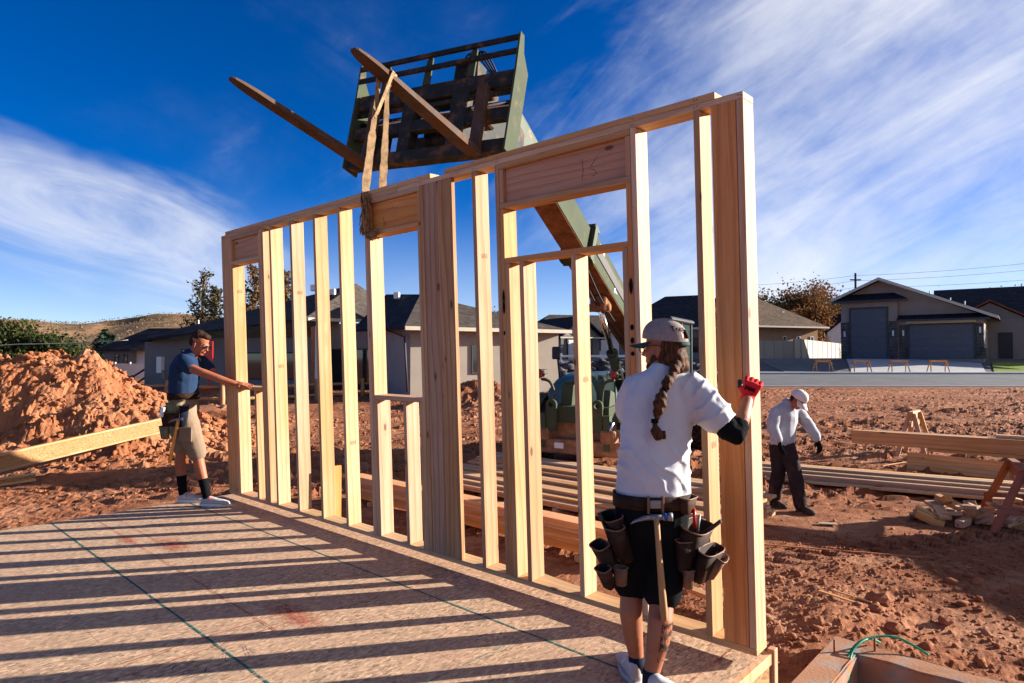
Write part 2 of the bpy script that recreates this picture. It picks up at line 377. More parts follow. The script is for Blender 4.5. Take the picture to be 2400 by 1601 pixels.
plain('gravel_bed', (0.11, 0.105, 0.105), 0.95, 0.1, var=0.5, scale=14, bump=0.8, bscale=12)
plain('hill_scrub', (0.25, 0.145, 0.08), 0.95, 0.05, var=0.28, scale=0.06, dark=(0.13, 0.105, 0.05), dscale=0.25, damt=0.85, dlo=0.48, dhi=0.6)
plain('hose_green', (0.005, 0.23, 0.13), 0.4, 0.4, var=0.08)
plain('strap', (0.37, 0.245, 0.135), 0.95, 0.1, var=0.35, scale=18, bump=0.8, bscale=70, dark=(0.13, 0.075, 0.04), dscale=9, damt=0.7)
plain('frayed_strap', (0.27, 0.155, 0.075), 0.95, 0.1, var=0.5, scale=25, bump=0.8, bscale=70, dark=(0.07, 0.035, 0.02), dscale=14, damt=0.8)
plain('bark', (0.16, 0.12, 0.09), 0.95, 0.1, var=0.3, scale=12, bump=0.5, bscale=20)
plain('pole_wood', (0.06, 0.045, 0.035), 0.9, 0.1)
plain('cable', (0.30, 0.29, 0.28), 0.7, 0.2)
plain('wire', (0.05, 0.05, 0.055), 0.7, 0.2)
plain('stake_red', (0.45, 0.17, 0.07), 0.8, 0.2, var=0.2)
def shingles(name, col):
    k = NT(name, 0.95, 0.1); c = k.co(); v = k.voro(k.co((1, 1, 2.4)), 3.2); s_ = k.n('ShaderNodeSeparateColor'); k.l(v.outputs['Color'], s_.inputs[0])
    o = k.mix(s_.outputs[0], tuple(x * 0.65 for x in col), tuple(x * 1.3 for x in col)); o = k.mix(k.map(k.noise(c, 0.5, 3), 0.3, 0.7, 0, 0.3), o, tuple(x * 0.7 for x in col))
    k.bump(s_.outputs[1], 0.4, 0.03); return k.done(o)
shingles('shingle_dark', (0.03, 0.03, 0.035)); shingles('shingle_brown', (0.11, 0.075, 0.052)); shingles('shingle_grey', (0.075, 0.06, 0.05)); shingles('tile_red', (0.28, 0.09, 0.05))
k = NT('glass', 0.05, 0.8); k.done((0.02, 0.024, 0.028))
def foliage(name, cols):
    k = NT(name, 0.85, 0.15); n = k.noise(k.co(), 0.55, 3, 0.6); n2 = k.noise(k.co(), 9, 2)
    o = k.ramp(k.map(k.math('ADD', k.math('MULTIPLY', n, 0.6), k.math('MULTIPLY', n2, 0.4)), 0.32, 0.68, smooth=False), [(i / (len(cols) - 1), c) for i, c in enumerate(cols)])
    m = k.done(o)
    tr = k.n('ShaderNodeBsdfTranslucent'); k.put(o, tr.inputs[0]); ms = k.n('ShaderNodeMixShader'); ms.inputs[0].default_value = 0.25
    k.l(k.b.outputs[0], ms.inputs[1]); k.l(tr.outputs[0], ms.inputs[2]); k.l(ms.outputs[0], k.t.nodes['Material Output'].inputs[0]); return m
foliage('leaf_autumn', [(0.06, 0.045, 0.016), (0.13, 0.075, 0.025), (0.21, 0.105, 0.035)])
foliage('leaf_rust', [(0.085, 0.045, 0.016), (0.18, 0.08, 0.026), (0.26, 0.115, 0.035)])
foliage('leaf_poplar', [(0.03, 0.035, 0.015), (0.075, 0.065, 0.028), (0.17, 0.105, 0.045)])
foliage('leaf_juniper', [(0.014, 0.022, 0.008), (0.035, 0.048, 0.013), (0.11, 0.105, 0.025)])
foliage('leaf_spruce', [(0.015, 0.03, 0.02), (0.03, 0.055, 0.035), (0.06, 0.09, 0.05)])
foliage('dry_brush', [(0.10, 0.065, 0.036), (0.17, 0.115, 0.065), (0.25, 0.175, 0.10)])
M = MATS
# ------------------------------------------------------------------ terrain
def facet(x, y, size, seed, tilt=1.0):
    # broken-soil relief: every cell of a jittered grid is a tilted chip
    X, Y = x / size, y / size; ix, iy = np.floor(X), np.floor(Y); best = np.full(X.shape, 9.0); val = np.zeros(X.shape); z0 = np.zeros_like(ix)
    for a in (-1, 0, 1):
        for b in (-1, 0, 1):
            cx, cy = ix + a, iy + b; px = cx + _hash(cx, cy, z0, seed); py = cy + _hash(cx, cy, z0 + 1, seed); d = (X - px) ** 2 + (Y - py) ** 2
            h = (_hash(cx, cy, z0 + 2, seed) - 0.5) * 1.2 + tilt * ((X - px) * (_hash(cx, cy, z0 + 3, seed) - 0.5) + (Y - py) * (_hash(cx, cy, z0 + 4, seed) - 0.5)) * 2
            m = d < best; best = np.where(m, d, best); val = np.where(m, h - 0.5 * d, val)
    return val * size
W0 = np.array([-3.3225, 7.7017]); DV = np.array([0.74166, -0.67077]); OV = np.array([0.67077, 0.74166])
def zt(x, y):
    fr = sstep(-6.0, 8.0, x)
    zr = 0.5 * sstep(14, 36, y) + 0.5 * sstep(36, 44.5, y) + 1.0 * sstep(46.5, 56, y)
    zl = 0.35 * sstep(24, 36, y) + 0.8 * sstep(45, 100, y)
    return zl + (zr - zl) * fr
def sn_of(x, y):
    rx, ry = x - W0[0], y - W0[1]; return rx * DV[0] + ry * DV[1], rx * OV[0] + ry * OV[1]
def rough_dirt(x, y):
    # churned, wheel-scored soil: anisotropic ridges, lumps, a few wheel ruts
    w = fbm(x * 0.5, y * 0.5, o=3, seed=5)
    pm = sstep(-0.12, 0.30, fbm(x * 0.32, y * 0.42, o=4, seed=83))          # churned patches between graded, driven-over ground
    pm = np.maximum(pm, 0.85 * np.exp(-((x - 2.9) / 1.3) ** 2 - ((y - 5.6) / 0.9) ** 2))
    lump = fbm(x * 1.6, y * 1.6, o=5, seed=11, rough=0.58)
    ridge = 1 - np.abs(fbm(x * 1.7 + w, y * 4.6 + 2 * w, o=4, seed=23, rough=0.6))
    dash = np.clip(fbm(x * 2.6 + 3 * w, y * 7.5, o=3, seed=29, rough=0.55) - 0.12, 0, 1) * sstep(8, 12, y) * (0.35 + 0.65 * sstep(-0.25, 0.2, fbm(x * 0.2, y * 0.3, o=2, seed=19)))
    fc = 0.12 * facet(x + 0.1 * w, y, 0.17, 3) + 0.24 * facet(x, y + 0.05 * lump, 0.08, 9)
    h = 0.05 * fbm(x * 0.7, y * 0.7, o=3, seed=13) + (0.12 + 0.60 * pm) * (0.040 * lump + 0.10 * (ridge ** 3 - 0.55) * (0.55 + 0.6 * w)) + 0.36 * dash + fc * (0.08 + 0.62 * pm) * 0.8
    # wheel ruts with lugs
    for (ax, ay, bx, by, wd) in ((3.0, 13.5, 16, 19.5, 0.28), (3.2, 15.2, 17, 21, 0.28), (9, 10.5, 24, 24, 0.3), (-6.5, 9.9, -1.0, 17.5, 0.25), (-7.7, 10.4, -2.4, 18.4, 0.25), (6, 24, 22, 27, 0.35), (7, 26.5, 23, 30, 0.35), (2.6, 6.9, 9, 10.2, 0.2), (4, 18, 26, 17, 0.3), (4, 20.2, 26, 19.3, 0.3), (5, 30, 30, 31, 0.4), (5, 32.3, 30, 33, 0.4), (12, 34, 26, 21, 0.3), (10, 33, 24, 20, 0.3)):
        L = math.hypot(bx - ax, by - ay); ux, uy = (bx - ax) / L, (by - ay) / L
        t = (x - ax) * ux + (y - ay) * uy; q = (x - ax) * -uy + (y - ay) * ux + 0.5 * np.sin(t * 0.35)
        m = np.exp(-(q / wd) ** 2) * sstep(-1, 1, t) * sstep(L + 1, L - 1, t)
        h = h * (1 - 0.75 * m) - m * (0.035 + 0.035 * np.sign(np.sin(t * 21 + np.sign(q) * 1.2)))
    return h
def terrain_h(x, y):
    s, n = sn_of(x, y)
    amp = 1.0 - 0.45 * sstep(8, 30, y) ; amp = amp * (1 - sstep(33.5, 35.5, y) * sstep(3, 8, x))
    h = rough_dirt(x, y) * amp
    # bank of loose soil thrown against the foundation
    h = h + 0.16 * np.exp(-((s - 6.0) / 0.5) ** 2 - ((n - 1.9) / 0.9) ** 2) + 0.07 * np.exp(-((x - 3.6) / 1.2) ** 2 - ((y - 6.6) / 0.8) ** 2)
    # small heap behind the wall
    h = h + 1.0 * np.exp(-((x + 1.3) / 2.2) ** 2 - ((y - 27) / 1.6) ** 2) * (1 + 0.3 * fbm(x * 2, y * 2, o=3, seed=3)) + 0.6 * np.exp(-((x + 10.0) / 2.5) ** 2 - ((y - 21) / 1.5) ** 2)
    z = zt(x, y) + h
    flat = sstep(0.75, 0.35, np.maximum(np.abs(s - 3.0) - 3.1, np.abs(n + 2.0) - 2.2))   # under the deck
    z = z * (1 - flat) - 0.08 * flat
    near = np.maximum(np.abs(s - 6.31) - 0.1, np.maximum(n - 1.45, -1.5 - n)); near2 = np.maximum(np.abs(n - 1.35) - 0.1, np.maximum(6.2 - s, s - 11))
    near = np.minimum(near, near2); band = sstep(0.35, 0.02, near)
    z = np.where(band > 0, z * (1 - band) + np.minimum(z, 0.12) * band, z)
    pit = sstep(6.30, 6.36, s) * sstep(1.36, 1.30, n) * sstep(-3.0, -2.9, n) * sstep(11, 10.9, s)
    z = z * (1 - pit) + pit * (-0.75)
    road = sstep(35.95, 36.05, y) * sstep(2.8, 3.2, x)
    return z - 0.35 * road
def grid_obj(name, X, Y, Z, mat, smooth=True):
    nr, nc = X.shape; v = np.stack([X, Y, Z], -1).reshape(-1, 3)
    i = np.arange((nr - 1) * (nc - 1)); r, c = i // (nc - 1), i % (nc - 1); a = r * nc + c
    f = np.stack([a, a + 1, a + nc + 1, a + nc], 1)
    me = bpy.data.meshes.new(name); me.vertices.add(len(v)); me.vertices.foreach_set('co', v.ravel().astype(np.float32))
    me.loops.add(len(f) * 4); me.loops.foreach_set('vertex_index', f.ravel().astype(np.int32))
    me.polygons.add(len(f)); me.polygons.foreach_set('loop_start', np.arange(0, len(f) * 4, 4, dtype=np.int32))
    me.polygons.foreach_set('loop_total', np.full(len(f), 4, dtype=np.int32))
    me.polygons.foreach_set('use_smooth', np.full(len(f), smooth)); me.materials.append(mat); me.update(calc_edges=True); me.validate()
    return ob(name, me)
ys = [1.2]
while ys[-1] < 47: ys.append(ys[-1] + 0.0052 * ys[-1] + 0.011)
ys = np.array(ys); ts = np.linspace(-1, 1, 680)
GY, GT = np.meshgrid(ys, ts, indexing='ij'); GX = GT * (1.0 * GY + 4.5)
ground = grid_obj('ground', GX, GY, terrain_h(GX, GY), M['dirt'], False); tag(ground, kind='structure')
gx = np.sign(np.linspace(-1, 1, 161)) * (np.abs(np.linspace(-1, 1, 161)) ** 2.2) * 1500; gy = np.concatenate([np.linspace(-300, 0, 8), np.linspace(2, 120, 80), np.geomspace(130, 3000, 25)])
BX, BY = np.meshgrid(gx, gy); BZ = zt(BX, BY) - 0.55 * sstep(46, 43, BY) - 0.25
tag(grid_obj('plain_ground', BX, BY, BZ, M['dirt']), kind='structure')

# dirt mound on the left
mx = np.linspace(-19, -4.6, 480); my = np.linspace(11.4, 21, 330); MX, MY = np.meshgrid(mx, my)
def mound_h(x, y):
    warp = 0.5 * fbm(x * 0.6, y * 0.6, o=3, seed=71)
    ridge = 2.42 * np.exp(-(np.maximum(0, np.abs(y - 16.0 + warp) - 0.3) / 1.7) ** 2)
    along = np.interp(x + 0.25 * warp, [-19, -12.5, -10.3, -9.4, -8.9, -8.4, -7.1, -5.8], [0.90, 0.93, 0.95, 0.64, 0.50, 0.38, 0.16, 0.0])
    spike = 0.28 * np.exp(-((x + 10.2) / 0.35) ** 2 - ((y - 15.8) / 0.5) ** 2) + 0.12 * np.exp(-((x + 11.4) / 0.5) ** 2)
    foot = 0.55 * np.exp(-((y - 14.4) / 1.3) ** 2) * sstep(-5.6, -8.6, x)
    h = np.maximum(ridge * along * (0.93 + 0.05 * np.sin(x * 1.3)), foot) + spike * np.exp(-((y - 16.0) / 1.2) ** 2)
    m = sstep(0.0, 0.35, h)
    l1 = fbm(x * 1.1, y * 1.1, o=5, seed=41, rough=0.6); l2 = fbm(x * 3.0, y * 3.0, o=3, seed=52)
    return zt(x, y) + h + m * (0.30 * l1 + 0.20 * facet(x + 0.12 * l2, y + 0.1 * l1, 0.50, 5) + 0.32 * facet(x + 0.06 * l2, y, 0.21, 7) + 0.42 * facet(x, y, 0.10, 11) * sstep(-0.3, 0.3, l2)) - 0.12 * (1 - m)
tag(grid_obj('dirt_mound', MX, MY, mound_h(MX, MY), M['mound_dirt'], False), kind='structure')

# loose clods and stones, one mass (nobody could count them)
def icos():
    bm = bmesh.new(); bmesh.ops.create_icosphere(bm, subdivisions=1, radius=1); v = np.array([p.co[:] for p in bm.verts]); f = np.array([[q.index for q in p.verts] for p in bm.faces]); bm.free(); return v, f
IV, IF = icos(); bm_ = bmesh.new(); bmesh.ops.create_icosphere(bm_, subdivisions=2, radius=1); IV2 = np.array([p.co[:] for p in bm_.verts]); IF2 = np.array([[q.index for q in p.verts] for p in bm_.faces]); bm_.free()
def clod_mass(name, pts, sizes, mat, rng, label, big=False):
    BV, BF = (IV2, IF2) if big else (IV, IF); n = len(pts); nv = len(BV)
    sc_ = sizes[:, None, None] * (0.65 + 0.7 * rng.random((n, 1, 3))) * (0.5 + 0.9 * rng.random((n, nv, 1)))
    v = BV[None] * sc_; a = rng.random(n) * 6.28; ca, sa = np.cos(a)[:, None], np.sin(a)[:, None]
    v = np.stack([v[..., 0] * ca - v[..., 1] * sa, v[..., 0] * sa + v[..., 1] * ca, v[..., 2] * 0.8], -1) + pts[:, None, :]
    f = (BF[None] + (np.arange(n) * nv)[:, None, None]).reshape(-1, 3)
    me = bpy.data.meshes.new(name); me.vertices.add(n * nv); me.vertices.foreach_set('co', v.reshape(-1).astype(np.float32))
    me.loops.add(len(f) * 3); me.loops.foreach_set('vertex_index', f.ravel().astype(np.int32)); me.polygons.add(len(f))
    me.polygons.foreach_set('loop_start', np.arange(0, len(f) * 3, 3, dtype=np.int32)); me.polygons.foreach_set('loop_total', np.full(len(f), 3, dtype=np.int32))
    me.materials.append(mat); me.update(calc_edges=True)
    return tag(ob(name, me), label, 'soil', kind='stuff')
rng = np.random.default_rng(4)
def ground_pts(n, x0, x1, y0, y1, pw=1.0):
    x = x0 + (x1 - x0) * rng.random(n); y = y0 + (y1 - y0) * rng.random(n) ** pw; return x, y
P_ = []; Z_ = []
for (n, x0, x1, y0, y1, lo, hi) in ((5200, 1.4, 6.5, 4.3, 8.0, 0.004, 0.02), (110, 1.5, 4.6, 4.4, 6.6, 0.02, 0.055), (2200, -2, 9, 7, 14, 0.006, 0.028), (1400, -9, 0, 9, 18, 0.008, 0.035), (1300, 2, 26, 12, 34, 0.01, 0.04), (900, -6, 4, 16, 30, 0.02, 0.08)):
    x, y = ground_pts(n, x0, x1, y0, y1); s_, n_ = sn_of(x, y)
    keep = ~((s_ < 6.25) & (s_ > -0.3) & (n_ < 0.3)) & ~((s_ > 6.15) & (n_ < 1.5)) ; x, y = x[keep], y[keep]
    z = lo + (hi - lo) * rng.random(len(x)) ** 2.5
    P_.append(np.stack([x, y, terrain_h(x, y) + z * 0.25], 1)); Z_.append(z)
clod_mass('dirt_clods', np.concatenate(P_), np.concatenate(Z_), M['clod'], rng, 'loose red soil clods strewn over the graded building lot')
x, y = ground_pts(4200, -17, -5.9, 12.2, 17.5); z = 0.010 + 0.075 * rng.random(len(x)) ** 5
clod_mass('mound_clods', np.stack([x, y, mound_h(x, y) + z * 0.2], 1), z, M['mound_dirt'], rng, 'lumpy red clods covering the excavated dirt mound', big=True)

# ------------------------------------------------------------------ plank helper: local Z = length, X = thickness, Y = width
BC = {}
def plank_mesh(L, w, t, mat, b=0.003):
    key = (round(L, 3), round(w, 3), round(t, 3), mat)
    if key not in BC:
        v, f = boxgeo(-t / 2, t / 2, -w / 2, w / 2, -L / 2, L / 2, b); me = mesh('plank', v, f, M[mat])
        bm = bmesh.new(); bm.from_mesh(me); bmesh.ops.recalc_face_normals(bm, faces=bm.faces); bm.to_mesh(me); bm.free(); BC[key] = me
    return BC[key]
def plank(name, L, w, t, mat, parent=None, loc=(0, 0, 0), axis='z', M4=None):
    o = ob(name, plank_mesh(L, w, t, mat), parent)
    if M4 is not None: o.matrix_world = M4; return o
    o.location = loc
    if axis == 'x': o.rotation_euler = (0, R(90), 0)        # length along X, thickness along Z, width along Y
    elif axis == 'xf': o.rotation_euler = (R(90), 0, R(90)) # length along X, thickness along Y, width along Z
    elif axis == 'zf': o.rotation_euler = (0, 0, R(90))     # upright, broad face towards Y
    return o
def beam_between(name, a, b, w, t, mat, parent=None, up=(0, 0, 1), roll=0.0):
    """plank from a to b; broad face up when roll=0"""
    a, b = Vector(a), Vector(b); z = (b - a); L = z.length; z.normalize(); x = Vector(up) - z * Vector(up).dot(z); x.normalize(); y = z.cross(x)
    Mx = Matrix((x, y, z)).transposed().to_4x4() @ Matrix.Rotation(roll, 4, 'Z'); Mx.translation = (a + b) / 2
    o = ob(name, plank_mesh(L, w, t, mat), parent)
    if parent is not None: o.matrix_parent_inverse = Matrix.Identity(4); o.matrix_local = Mx
    else: o.matrix_world = Mx
    return o

# ------------------------------------------------------------------ deck
DK = Matrix(((DV[0], OV[0], 0, W0[0]), (DV[1], OV[1], 0, W0[1]), (0, 0, 1, 0.5), (0, 0, 0, 1)))   # local x = s, y = n, z up from deck top
deck = empty('floor', mat=DK); tag(deck, kind='structure')
S0, S1, N0, N1 = -0.16, 6.205, -9.0, 0.18
row = 0; n1 = N1
while n1 > N0:
    n0 = max(n1 - 1.22, N0); s0 = S0 - (0 if row % 2 == 0 else 1.22)
    while s0 < S1:
        a, b = max(s0, S0), min(s0 + 2.44, S1)
        if b - a > 0.05:
            v, f = boxgeo(a + 0.0004, b - 0.0004, n0 + 0.0004, n1 - 0.0004, -0.019, 0, 0.0006); ob('panel', mesh('panel', v, f, M['osb']), deck)
        s0 += 2.44
    n1 -= 1.22; row += 1
for (a, b, c, d_, nm) in ((S1 - 0.004, S1 + 0.03, N0, N1 + 0.03, 'rim_board'), (S0, S1 - 0.006, N1 - 0.01, N1 + 0.03, 'rim_board')):
    v, f = boxgeo(a, b, c, d_, -0.42, -0.062, 0.002); ob(nm, mesh(nm, v, f, M['osb_web']), deck)
    v, f = boxgeo(a - 0.001, b + 0.008, c, d_ + 0.008, -0.060, -0.0005, 0.002); ob('edge_strip', mesh('edge_strip', v, f, M['lumber']), deck)
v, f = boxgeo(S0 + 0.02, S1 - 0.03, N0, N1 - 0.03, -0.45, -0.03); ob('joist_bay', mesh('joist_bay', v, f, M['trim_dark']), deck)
def chalkmat(name, col, cover):
    k = NT(name, 0.95, 0.05); n = k.noise(k.co(), 26, 5, 0.7); a = k.map(n, 0.62 - cover * 0.45, 0.72 - cover * 0.35, 0.0, 0.95)
    k.put(a, k.b.inputs['Alpha']); return k.done(col)
chalkmat('chalk_green', (0.012, 0.135, 0.12), 0.65); chalkmat('chalk_green_faint', (0.03, 0.25, 0.20), 0.35); chalkmat('chalk_red', (0.42, 0.055, 0.035), 0.5); chalkmat('pencil', (0.06, 0.055, 0.13), 0.6)
def strip(name, pts, w, mat, z):
    v = []; f = []
    for i, p in enumerate(pts):
        q0, q1 = pts[max(i - 1, 0)], pts[min(i + 1, len(pts) - 1)]; tx, ty = q1[0] - q0[0], q1[1] - q0[1]; l = math.hypot(tx, ty); nx, ny = -ty / l * w / 2, tx / l * w / 2
        v += [(p[0] + nx, p[1] + ny, z), (p[0] - nx, p[1] - ny, z)]
    for i in range(len(pts) - 1): f.append((2 * i, 2 * i + 1, 2 * i + 3, 2 * i + 2))
    return ob(name, mesh(name, v, f, M[mat]), deck)
for a, b in (((-0.135, -1.718), (4.9, -1.845)), ((-0.105, -0.435), (6.1, -0.517))): strip('chalk_line', [a, b], 0.013, 'chalk_green', 0.0022)
for a, b in (((2.437, -1.774), (2.424, -1.327)), ((2.428, -1.099), (2.435, -0.526)), ((1.363, -2.6), (1.586, -1.787)), ((4.192, -2.3), (4.185, -1.85)), ((5.066, -1.9), (5.075, -0.527)), ((3.73, -0.52), (3.756, 0.002))): strip('chalk_line', [a, b], 0.010, 'chalk_green_faint', 0.0030)
for a, b in (((-0.083, -1.37), (3.935, -1.493)), ((-0.124, -1.211), (1.883, -1.272)), ((3.701, -2.9), (3.7, -1.252)), ((3.867, -2.9), (3.862, -1.346)), ((6.053, -0.6), (6.057, 0.174)), ((3.891, -1.147), (3.952, -0.233))): strip('chalk_line', [a, b], 0.007, 'chalk_red', 0.0038)
for st in ([(3.97, -2.145), (3.958, -2.096), (3.932, -2.045), (3.926, -2.026)], [(3.948, -2.093), (3.992, -2.113)], [(3.935, -2.03), (3.955, -1.973)], [(4.076, -2.108), (4.049, -2.074), (4.047, -2.04), (4.071, -2.066), (4.096, -2.055), (4.11, -2.089)], [(4.093, -2.034), (4.057, -2.006)], [(4.101, -2.003), (4.118, -2.023), (4.131, -2.007), (4.08, -1.974), (4.13, -2.0), (4.149, -1.99)], [(4.12, -2.125), (4.125, -2.087), (4.138, -2.052), (4.169, -2.036)], [(3.929, -1.81), (4.016, -1.84), (4.067, -1.872), (4.095, -1.873)], [(3.967, -1.748), (3.984, -1.718), (4.064, -1.743), (4.132, -1.762)]):
    strip('pencil_mark', st, 0.004, 'pencil', 0.0046)
k = NT('red_dust', 0.95, 0.05); tco = k.co((1, 1, 1)); gr = k.n('ShaderNodeTexGradient', gradient_type='SPHERICAL'); k.l(tco, gr.inputs[0]); k.put(k.math('MULTIPLY', k.map(gr.outputs[0], 0.0, 0.9, 0, 0.75), k.map(k.noise(k.co(), 5, 5, 0.7), 0.35, 0.65)), k.b.inputs['Alpha']); k.done((0.45, 0.07, 0.04))
for (s_, n_, a, b) in ((1.55, -1.2, 0.42, 0.16), (3.8, -1.30, 0.45, 0.14), (1.1, -1.42, 0.25, 0.1)):
    o = ob('chalk_smudge', mesh('chalk_smudge', [(-1, -1, 0), (1, -1, 0), (1, 1, 0), (-1, 1, 0)], [(0, 1, 2, 3)], M['red_dust']), deck, (s_, n_, 0.0054)); o.scale = (a, b, 1)

# ------------------------------------------------------------------ the framed wall, hung a finger above the deck and leaning 2.4 degrees
LEAN = 0.042
ca, sa = math.cos(LEAN), math.sin(LEAN)
oo = (OV[0] * ca, OV[1] * ca, sa); uu = (-OV[0] * sa, -OV[1] * sa, ca)
WM = Matrix(((DV[0], oo[0], uu[0], W0[0]), (DV[1], oo[1], uu[1], W0[1]), (0, oo[2], uu[2], 0.55), (0, 0, 0, 1)))
wall = empty('wall_frame', mat=WM)
tag(wall, 'tall stud wall frame of new lumber with three window openings, being raised on the deck', 'wall frame', kind='thing')
T, D = 0.038, 0.14
HS = 2.975
def stud(s, h0=T, h1=HS, name='stud', mat='lumber'):
    return plank(name, h1 - h0 - 0.001, D, T - 0.0008, mat, wall, (s + T / 2, D / 2, (h0 + h1) / 2))
def flatstud(s, w=D, y=T / 2, mat='lumber', h0=T, h1=HS):
    return plank('stud', h1 - h0 - 0.001, w - 0.001, T, mat, wall, (s + w / 2, y, (h0 + h1) / 2), 'zf')
def plate(name, s0, s1, h, mat='lumber', dy=0.0, inset=0.0):
    return plank(name, s1 - s0 - 0.001, D - inset, T - 0.0006, mat, wall, ((s0 + s1) / 2, D / 2 + dy, h + T / 2), 'x')
plate('bottom_plate', 0, 1.62, 0, dy=0.001); plate('bottom_plate', 1.622, 6.241, 0)
plate('top_plate', 0, 3.30, HS); plate('top_plate', 3.302, 6.241, HS, dy=0.0015)
plate('cap_plate', 0.109, 3.722, HS + T, dy=-0.001); plate('cap_plate', 3.885, 6.084, HS + T, dy=0.001)
# far corner
stud(0.0); flatstud(0.0385); stud(0.19); stud(0.2285, h1=2.655, name='trimmer'); stud(0.267, h1=1.23, name='cripple_stud')
# first opening
def header(s0, s1, mat='lumber_orange'):
    plate('header_plate', s0, s1, 2.937, mat='lumber'); plate('header_plate', s0, s1, 2.655)
    for y in (0.032, 0.075): plank('header', s1 - s0 - 0.08, 0.243, 0.038, mat, wall, ((s0 + s1) / 2, y + 0.019, 2.815), 'xf')
    for e in (s0 + 0.02, s1 - 0.02): plank('header_block', 0.242, D - 0.004, 0.036, mat, wall, (e, D / 2, 2.815))
header(0.2285, 0.915); stud(0.915); stud(0.877, h1=2.655, name='trimmer'); plate('sill', 0.267, 0.877, 1.23)
stud(0.70, h1=1.23, name='cripple_stud'); stud(0.955)
for s in (1.125, 1.55, 1.99, 2.413): stud(s)
# second opening
stud(2.83); stud(2.8685, h1=2.655, name='trimmer'); header(2.8685, 3.588); stud(2.907, h1=1.23, name='cripple_stud'); stud(3.30, h1=1.23, name='cripple_stud')
plate('sill', 2.907, 3.549, 1.23); stud(3.549, h1=2.655, name='trimmer'); stud(3.588); stud(3.511, h1=1.23, name='cripple_stud')
flatstud(3.632, 0.163, mat='lumber_post'); flatstud(3.806, 0.158, mat='lumber_post'); stud(4.185)
plank('gap_strip', 2.9, 0.012, 0.02, 'stake_red' if False else 'lumber_orange', wall, (3.8005, 0.012, 1.5), 'zf')  # orange strip set in the gap between the two flat posts
# third opening
stud(4.42); stud(4.4585, h1=2.655, name='trimmer', mat='lumber_orange'); header(4.4585, 5.545); stud(4.497, h1=2.265, name='cripple_stud'); plate('sill', 4.497, 5.507, 2.265)
stud(4.63, h1=2.265, name='cripple_stud'); stud(5.08, h1=2.265, name='cripple_stud'); stud(5.469, h1=2.265, name='cripple_stud'); stud(5.507, h1=2.655, name='trimmer', mat='lumber_orange'); stud(5.5455)
stud(5.955); flatstud(6.06, mat='lumber_orange'); stud(6.2025, mat='lumber')
# sprayed black marks on two trimmers
k = NT('black_spray', 0.9, 0.1); tco = k.co(); gr = k.n('ShaderNodeTexGradient', gradient_type='SPHERICAL'); k.l(tco, gr.inputs[0]); k.put(k.map(gr.outputs[0], 0.15, 0.5), k.b.inputs['Alpha']); k.done((0.008, 0.008, 0.008))
def mark(s, h, a, b, y=-0.0015):
    o = ob('spray_mark', mesh('spray_mark', [(-1, 0, -1), (1, 0, -1), (1, 0, 1), (-1, 0, 1)], [(0, 1, 2, 3)], M['black_spray']), wall, (s, y, h)); o.scale = (a, 1, b)
mark(4.478, 2.02, 0.018, 0.085); mark(4.478, 1.95, 0.018, 0.06); mark(4.476, 1.77, 0.014, 0.022)
for h, b in ((2.03, 0.07), (1.78, 0.026), (1.70, 0.028), (1.62, 0.02)): mark(5.527, h, 0.02, b)
# pencilled lettering on the third header and stamps on the studs
def stroke(pts, w=0.006, y=0.0304, m='pencil', nm='pencil_mark'):
    v = []; f = []
    for i, p in enumerate(pts):
        q0, q1 = pts[max(i - 1, 0)], pts[min(i + 1, len(pts) - 1)]; tx, ty = q1[0] - q0[0], q1[1] - q0[1]; l = math.hypot(tx, ty) or 1; v += [(p[0] - ty / l * w / 2, y, p[1] + tx / l * w / 2), (p[0] + ty / l * w / 2, y, p[1] - tx / l * w / 2)]
    for i in range(len(pts) - 1): f.append((2 * i, 2 * i + 1, 2 * i + 3, 2 * i + 2))
    return ob(nm, mesh(nm, v, f, M[m]), wall)
chalkmat('ink', (0.09, 0.045, 0.025), 0.55)
k = NT('stamp_ink', 0.9, 0.1); v_ = k.voro(k.co((1, 1, 1)), 120); k.put(k.map(v_.outputs['Distance'], 0.42, 0.50, 0.0, 0.4), k.b.inputs['Alpha']); k.done((0.12, 0.07, 0.06))
for (s_, h_) in ((0.2665, 2.35), (1.125 + T, 1.5), (1.55 + T, 2.25), (2.413 + T, 0.8), (4.185 + T, 2.35), (5.08 + T, 1.45), (5.955 + T, 1.1)):
    ob('grade_stamp', mesh('grade_stamp', [(0, -0.03, -0.018), (0, 0.03, -0.018), (0, 0.03, 0.018), (0, -0.03, 0.018)], [(0, 1, 2, 3)], M['stamp_ink']), wall, (s_ + 0.0016, 0.075, h_))
nh = random.Random(2); nb_ = MB()
for s_ in (0.0, 0.19, 0.915, 0.955, 1.125, 1.55, 1.99, 2.413, 2.83, 3.588, 4.185, 4.42, 5.5455, 5.955, 6.2025):
    for hh_ in (HS + 0.019, 0.019, HS + 0.057):
        if hh_ > HS + 0.05 and not (0.15 < s_ < 3.65 or 3.95 < s_ < 6.0): continue
        for q in (0.011, 0.028): x_ = s_ + q + nh.uniform(-.003, .003); z_ = hh_ + nh.uniform(-.006, .006); nb_.add([(x_ + 0.0035 * math.cos(a), -0.0022, z_ + 0.0035 * math.sin(a)) for a in [i * math.pi / 3 for i in range(6)]], [tuple(range(6))])
o_ = nb_.build('nail_heads', M['dark_steel'], wall); o_['kind'] = 'stuff'
stroke([(5.17, 2.87), (5.175, 2.80), (5.165, 2.74)], 0.0035, m='ink'); stroke([(5.30, 2.88), (5.24, 2.82), (5.22, 2.80), (5.26, 2.79), (5.28, 2.76), (5.24, 2.75)], 0.0035, m='ink')
